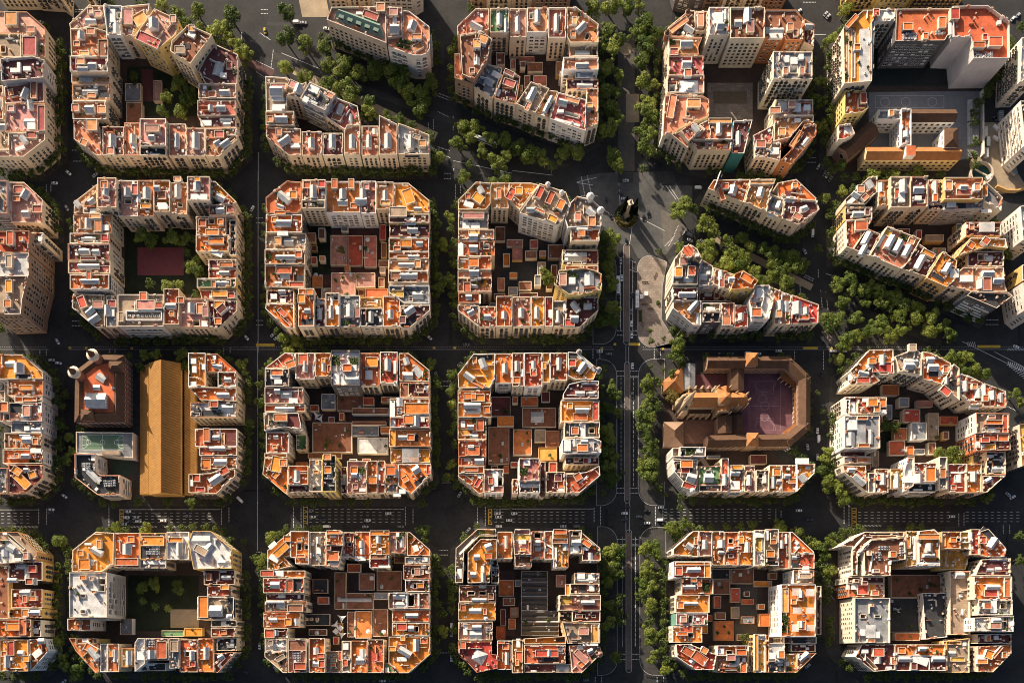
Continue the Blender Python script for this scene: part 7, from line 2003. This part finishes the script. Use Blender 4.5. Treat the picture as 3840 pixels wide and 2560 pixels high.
lab = place_labels(TREES, tnoun, lambda t: t[0])
rt = random.Random(11)
for i, t in enumerate(TREES):
    c, rad = t[0], t[1]
    hh = 8.6+rad*.75+rt.uniform(-.8, 1.2)
    if rad < 2.9: hh = 5.0+rad
    th = tag(empty('street_tree', (c.x, c.y, 0)), lab[id(t)], 'tree', 'trees of the streets and courtyards')
    rz = rt.uniform(0, 6.283)
    inst(rt.choice(TRUNKS), 'trunk', th, (0, 0, 0), rz, (hh*.75, hh*.75, hh*.78))
    me = rt.choice(OLIVECROWN) if 'olive' in lab[id(t)] else rt.choice(CROWNS)
    zr = min(rad*.8, hh*.42)
    inst(me, 'crown', th, (0, 0, hh-zr*1.0), rz, (rad, rad*rt.uniform(.85, 1.1), zr))
# rows of smaller kerb trees, one mass
KERBLEAF = leaf_mat('shaded kerb leaves', (.035, .06, .012), (.10, .13, .025))  # darker copy of the tree leaves, street shade put into the colour
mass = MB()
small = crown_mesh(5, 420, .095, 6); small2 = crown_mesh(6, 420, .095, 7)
AL = MASK = 0
hand = [t[0] for t in TREES+REST]
cars_later = []
massn = 0
def plant(c, rad, hh):
    global massn
    src = small if rt.random() < .5 else small2
    an = rt.uniform(0, 6.283); ca, sa = math.cos(an), math.sin(an)
    zr = min(rad*.85, hh*.45)
    vs = [(c.x+(x*ca-y*sa)*rad, c.y+(x*sa+y*ca)*rad, hh-zr+z*zr) for x, y, z in src.v]
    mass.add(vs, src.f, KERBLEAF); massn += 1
    mass.cyl(c.x, c.y, 0, hh*.6, .2, .12, TRUNK, 6, cap=False)
for k, bl in BLOCKS.items():
    if k[0] == 'Z': continue
    p = inset(bl['poly'], -3.3)
    n = len(p)
    for i in range(n):
        a, b2 = p[i], p[(i+1) % n]; d = b2-a; L = d.length
        if L < 18: continue
        nv = Vector((d.y, -d.x)).normalized()
        px = NX+((a+b2)/2).x/S; py = NY-((a+b2)/2).y/S
        kk = int(L/6.6)
        for j in range(kk):
            c = a+d*((j+.5)/kk)
            fx, fy = NX+c.x/S, NY-c.y/S
            if not (-60 < fx < 3900 and -60 < fy < 2620): continue
            if 1890 < fy < 1990 or (2030 < fy < 2060 and fx > 900): continue       # the wide road has few
            if 2150 < fx < 2620 and 640 < fy < 900: continue                        # open square
            if 2380 < fx < 2520 and 900 < fy < 1340: continue
            if rt.random() < .06: continue
            if any((c-h2).length < 4.6 for h2 in hand): continue
            if occupied(c, 3): continue
            plant(c, rt.uniform(3.6, 4.9), rt.uniform(9, 12.5))
for t in REST:
    plant(t[0], t[1], 8.5+t[1]*.8 if t[1] > 2.9 else 5+t[1])
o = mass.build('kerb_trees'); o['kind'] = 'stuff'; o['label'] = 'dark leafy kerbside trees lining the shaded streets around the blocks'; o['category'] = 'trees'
# palms
for i, (t, x, y, lb) in enumerate((('30', 1232, 858, 'palm tree on the left in the dark courtyard garden'), ('30', 1450, 922, 'palm tree nearest the sandy clearing in the dark courtyard garden'), ('30', 1340, 905, 'shaded palm between two brighter palms in the courtyard garden'), ('30', 1210, 762, 'shaded palm at the top of the dark courtyard garden'))):
    c = T(t, x, y, 9); th = tag(empty('palm_tree', (c.x, c.y, 0)), lb, 'palm', 'palms in the courtyard garden')
    m = MB(); m.cyl(0, 0, 0, 9, .3, .22, TRUNK, 8); m.build('trunk', th)
    m = MB(); r = random.Random(i)
    for j in range(26):
        a = j*6.283/13+r.uniform(-.1, .1); up = r.uniform(.1, .9); L = r.uniform(2.6, 3.8)
        pr = None
        for s in range(6):
            f = s/5; p = Vector((math.cos(a)*L*f, math.sin(a)*L*f, 9+up*L*f*.9-1.9*f*f*L*.45)); w2 = .32*math.sin(math.pi*min(1, f*.85+.15))+.03; sd = Vector((-math.sin(a), math.cos(a), 0))*w2
            if pr: m.add([pr[0]-pr[1], pr[0]+pr[1], p+sd, p-sd], [(0, 1, 2, 3)], LEAF)
            pr = (p, sd)
    m.build('fronds', th)

# ------------------------------------------------------------------ vehicles
def paint(name, col): return mat('car paint '+name, col, rough=.3, var=.05, spec=.6)
CARP = {'white': paint('white', (.80, .80, .79)), 'silver': paint('silver', (.42, .43, .45)), 'grey': paint('grey', (.16, .165, .17)), 'black': paint('black', (.02, .02, .022)), 'red': paint('red', (.35, .03, .03)), 'yellow': paint('yellow', (.60, .45, .04))}
RUB = mat('tyre rubber', (.02, .02, .02)); LAMP = mat('headlamp glass', (.7, .7, .68), rough=.2); REDL = mat('tail lamp', (.3, .02, .02), rough=.3)
def loft(m, secs, mt):
    """secs: list of (x, half width, z0, z1)"""
    k = len(secs); vs = []
    for x, hw, z0, z1 in secs: vs += [(x, -hw, z0), (x, hw, z0), (x, hw*.92, z1), (x, -hw*.92, z1)]
    fs = []
    for i in range(k-1):
        o = i*4
        fs += [(o, o+1, o+5, o+4), (o+1, o+2, o+6, o+5), (o+2, o+3, o+7, o+6), (o+3, o, o+4, o+7)]
        fs[-4:] = [f[::-1] for f in fs[-4:]]
    fs += [(0, 1, 2, 3), (4*k-1, 4*k-2, 4*k-3, 4*k-4)]
    m.add(vs, fs, mt)
def proto_mesh(m, name):
    o = m.build(name); me = o.data; bpy.data.objects.remove(o); return me
PM = {}
def vehicle_meshes(kind, col):
    key = (kind, col)
    if key in PM: return PM[key]
    mt = CARP[col]; b = MB(); g = MB()
    if kind == 'car':
        loft(b, [(-2.15, .75, .35, .75), (-1.9, .88, .25, .92), (-.9, .9, .22, .95), (.9, .9, .22, .93), (1.7, .86, .25, .82), (2.15, .7, .35, .65)], mt)
        loft(b, [(-1.0, .62, 1.36, 1.44), (-.4, .66, 1.36, 1.48), (.35, .64, 1.36, 1.44)], mt)
        loft(g, [(-1.75, .72, .9, .96), (-1.0, .72, .9, 1.37), (.35, .72, .9, 1.37), (1.05, .74, .88, .94)], GLASS)
    elif kind == 'van':
        loft(b, [(-2.6, .95, .35, 2.1), (1.3, .95, .3, 2.15), (1.6, .93, .3, 1.9), (2.1, .9, .3, 1.15), (2.6, .82, .35, .9)], mt)
        loft(g, [(1.45, .8, 1.3, 2.0), (2.12, .78, 1.1, 1.2)], GLASS)
    else:
        L = 6.2 if kind == 'bus' else 8.5
        loft(b, [(-L, 1.24, .35, 3.1), (-L+.3, 1.27, .3, 3.2), (L-.4, 1.27, .3, 3.2), (L, 1.2, .35, 3.0)], mt)
        for s in (-.5, .1, .6): b.obox(L*s, 0, 3.2, 3.5, 2.2, 1.5, 0, METAL)
        g.obox(0, 0, 1.4, 2.5, 2*L-.7, 2.6, 0, GLASS); g.obox(L-.1, 0, 1.2, 2.7, .4, 2.2, 0, GLASS)
    w = MB(); n = 10; rr2 = .32 if kind in ('car', 'van') else .5
    for s, y in ((-1, -.11), (1, .11)): pass
    vs = [(rr2*math.cos(6.283*i/n), -.11, rr2*math.sin(6.283*i/n)) for i in range(n)]+[(rr2*math.cos(6.283*i/n), .11, rr2*math.sin(6.283*i/n)) for i in range(n)]
    w.add(vs, [(i, n+i, n+(i+1) % n, (i+1) % n) for i in range(n)], RUB); w.add(vs, [tuple(range(n)), tuple(range(2*n-1, n-1, -1))], METAL)
    lm = MB(); lm.obox(0, 0, -.1, .1, .1, .3, 0, LAMP)
    PM[key] = (proto_mesh(b, 'body'), proto_mesh(g, 'windows'), proto_mesh(w, 'wheel'), proto_mesh(lm, 'headlight'))
    return PM[key]
CARS = []
KM = {'w': 'white', 's': 'silver', 'g': 'grey', 'k': 'black', 'r': 'red', 'y': 'yellow'}
for ln in CARDATA.strip().splitlines():
    t, *rest = ln.split()
    for e in rest:
        cc = e[0]; kind = {'v': 'van', 'b': 'bus', 'a': 'long bus'}.get(e[1], 'car'); nums = e[1:] if kind == 'car' else e[2:]
        x, y, a = (float(v) for v in nums.split(','))
        CARS.append([T(t, x, y, 1), KM[cc], kind, -R(a)])
cl = place_labels(CARS, lambda c: f"{c[1]} {c[2]}", lambda c: c[0])
for c in CARS:
    p, col, kind, a = c
    body, win, wh, hl = vehicle_meshes(kind, col)
    nm = {'car': 'parked_car', 'van': 'delivery_van', 'bus': 'city_bus', 'long bus': 'city_bus'}[kind]
    if kind == 'car' and col == 'yellow': nm = 'taxi'
    th = tag(empty(nm, (p.x, p.y, .03)), cl[id(c)], 'bus' if 'bus' in kind else kind, 'vehicles in the streets')
    th.rotation_euler = (0, 0, a)
    inst(body, 'body', th, (0, 0, 0)); inst(win, 'windows', th, (0, 0, 0))
    L, wd = {'car': (1.35, .8), 'van': (1.7, .86), 'bus': (4.0, 1.15), 'long bus': (5.6, 1.15)}[kind]; r0 = .32 if kind in ('car', 'van') else .5
    for sx in (-1, 1):
        for sy in (-1, 1): inst(wh, 'wheel', th, (sx*L, sy*wd, r0))
    e = {'car': 2.08, 'van': 2.56, 'bus': 6.2, 'long bus': 8.5}[kind]
    for sy in (-1, 1): inst(hl, 'headlight', th, (e, sy*wd*.7, .62))

# motorbikes standing in rows on the corner pavements
def bike():
    m = MB(); loft(m, [(-.7, .12, .45, .75), (-.2, .16, .4, .85), (.3, .12, .5, .95), (.55, .08, .6, 1.0)], CARP['black']); m.obox(.55, 0, .95, 1.05, .1, .7, 0, IRON); m.obox(-.35, 0, .8, .92, .7, .3, 0, RUB)
    return proto_mesh(m, 'frame')
BK = bike()
rb = random.Random(2); bi = []
for t, x0, y0, x1, y1, n in (('32', 775, 205, 885, 222, 7), ('32', 1115, 232, 1240, 212, 8), ('32', 1160, 1500, 1270, 1510, 7), ('32', 780, 1512, 890, 1480, 6), ('22', 775, 170, 860, 190, 6)):
    for j in range(n):
        f = j/(n-1); bi.append([T(t, x0+(x1-x0)*f, y0+(y1-y0)*f, .5)])
bl2 = place_labels(bi, lambda c: 'black parked motorbike', lambda c: c[0])
for c in bi:
    th = tag(empty('motorbike', (c[0].x, c[0].y, .17)), bl2[id(c)], 'motorbike', 'motorbikes parked at the avenue corners'); th.rotation_euler = (0, 0, 1.57+rb.uniform(-.2, .2))
    inst(BK, 'frame', th, (0, 0, 0))
    wme = PM[('car', 'white')][2]
    for sx in (-.62, .62): inst(wme, 'wheel', th, (sx, 0, .32), 0, (1, .5, 1))

# ------------------------------------------------------------------ camera and light
cam = bpy.data.cameras.new('camera'); co = bpy.data.objects.new('camera', cam); COL.objects.link(co)
co.location = (0, 0, H); co.rotation_euler = (0, 0, 0); SC.cycles.pixel_filter_type = 'BLACKMAN_HARRIS'; SC.cycles.filter_width = 1.0
cam.sensor_width = 36; cam.sensor_fit = 'HORIZONTAL'
cam.lens = 36*H/(3840*S)
cam.shift_x = (1920-NX)/3840; cam.shift_y = (NY-1280)/3840
cam.clip_start = 1; cam.clip_end = 5000
SC.camera = co
EL = 23.0
sx, sy = -.574, .819
sun = bpy.data.lights.new('sun', 'SUN'); so = bpy.data.objects.new('sun', sun); COL.objects.link(so)
sun.energy = 5.0; sun.angle = R(.5); sun.color = (1.0, .86, .68)
dv = Vector((sx*math.cos(R(EL)), sy*math.cos(R(EL)), math.sin(R(EL))))
so.rotation_euler = dv.to_track_quat('Z', 'Y').to_euler(); so.location = dv*500
wd = bpy.data.worlds.new('World'); SC.world = wd; wd.use_nodes = True
bg = wd.node_tree.nodes['Background']; sk = wd.node_tree.nodes.new('ShaderNodeTexSky')
sk.sky_type = 'NISHITA'; sk.sun_disc = False; sk.sun_elevation = R(EL); sk.sun_rotation = math.atan2(sx, sy); sk.air_density = .9; sk.dust_density = 4.0; sk.ozone_density = .7
wd.node_tree.links.new(sk.outputs[0], bg.inputs['Color']); bg.inputs['Strength'].default_value = SKY
SC.view_settings.view_transform = 'Standard'; SC.view_settings.look = 'None'; SC.view_settings.exposure = EXPO; SC.view_settings.gamma = 1
SC.cycles.max_bounces = 6; SC.cycles.diffuse_bounces = 3; SC.cycles.transparent_max_bounces = 4
SC.cycles.use_denoising = True
print('COUNTS buildings', len(BLD), 'windows', NOBJ['win'], 'trees', len(TREES), 'mass', massn, 'cars', len(CARS), 'objects', len(bpy.data.objects))
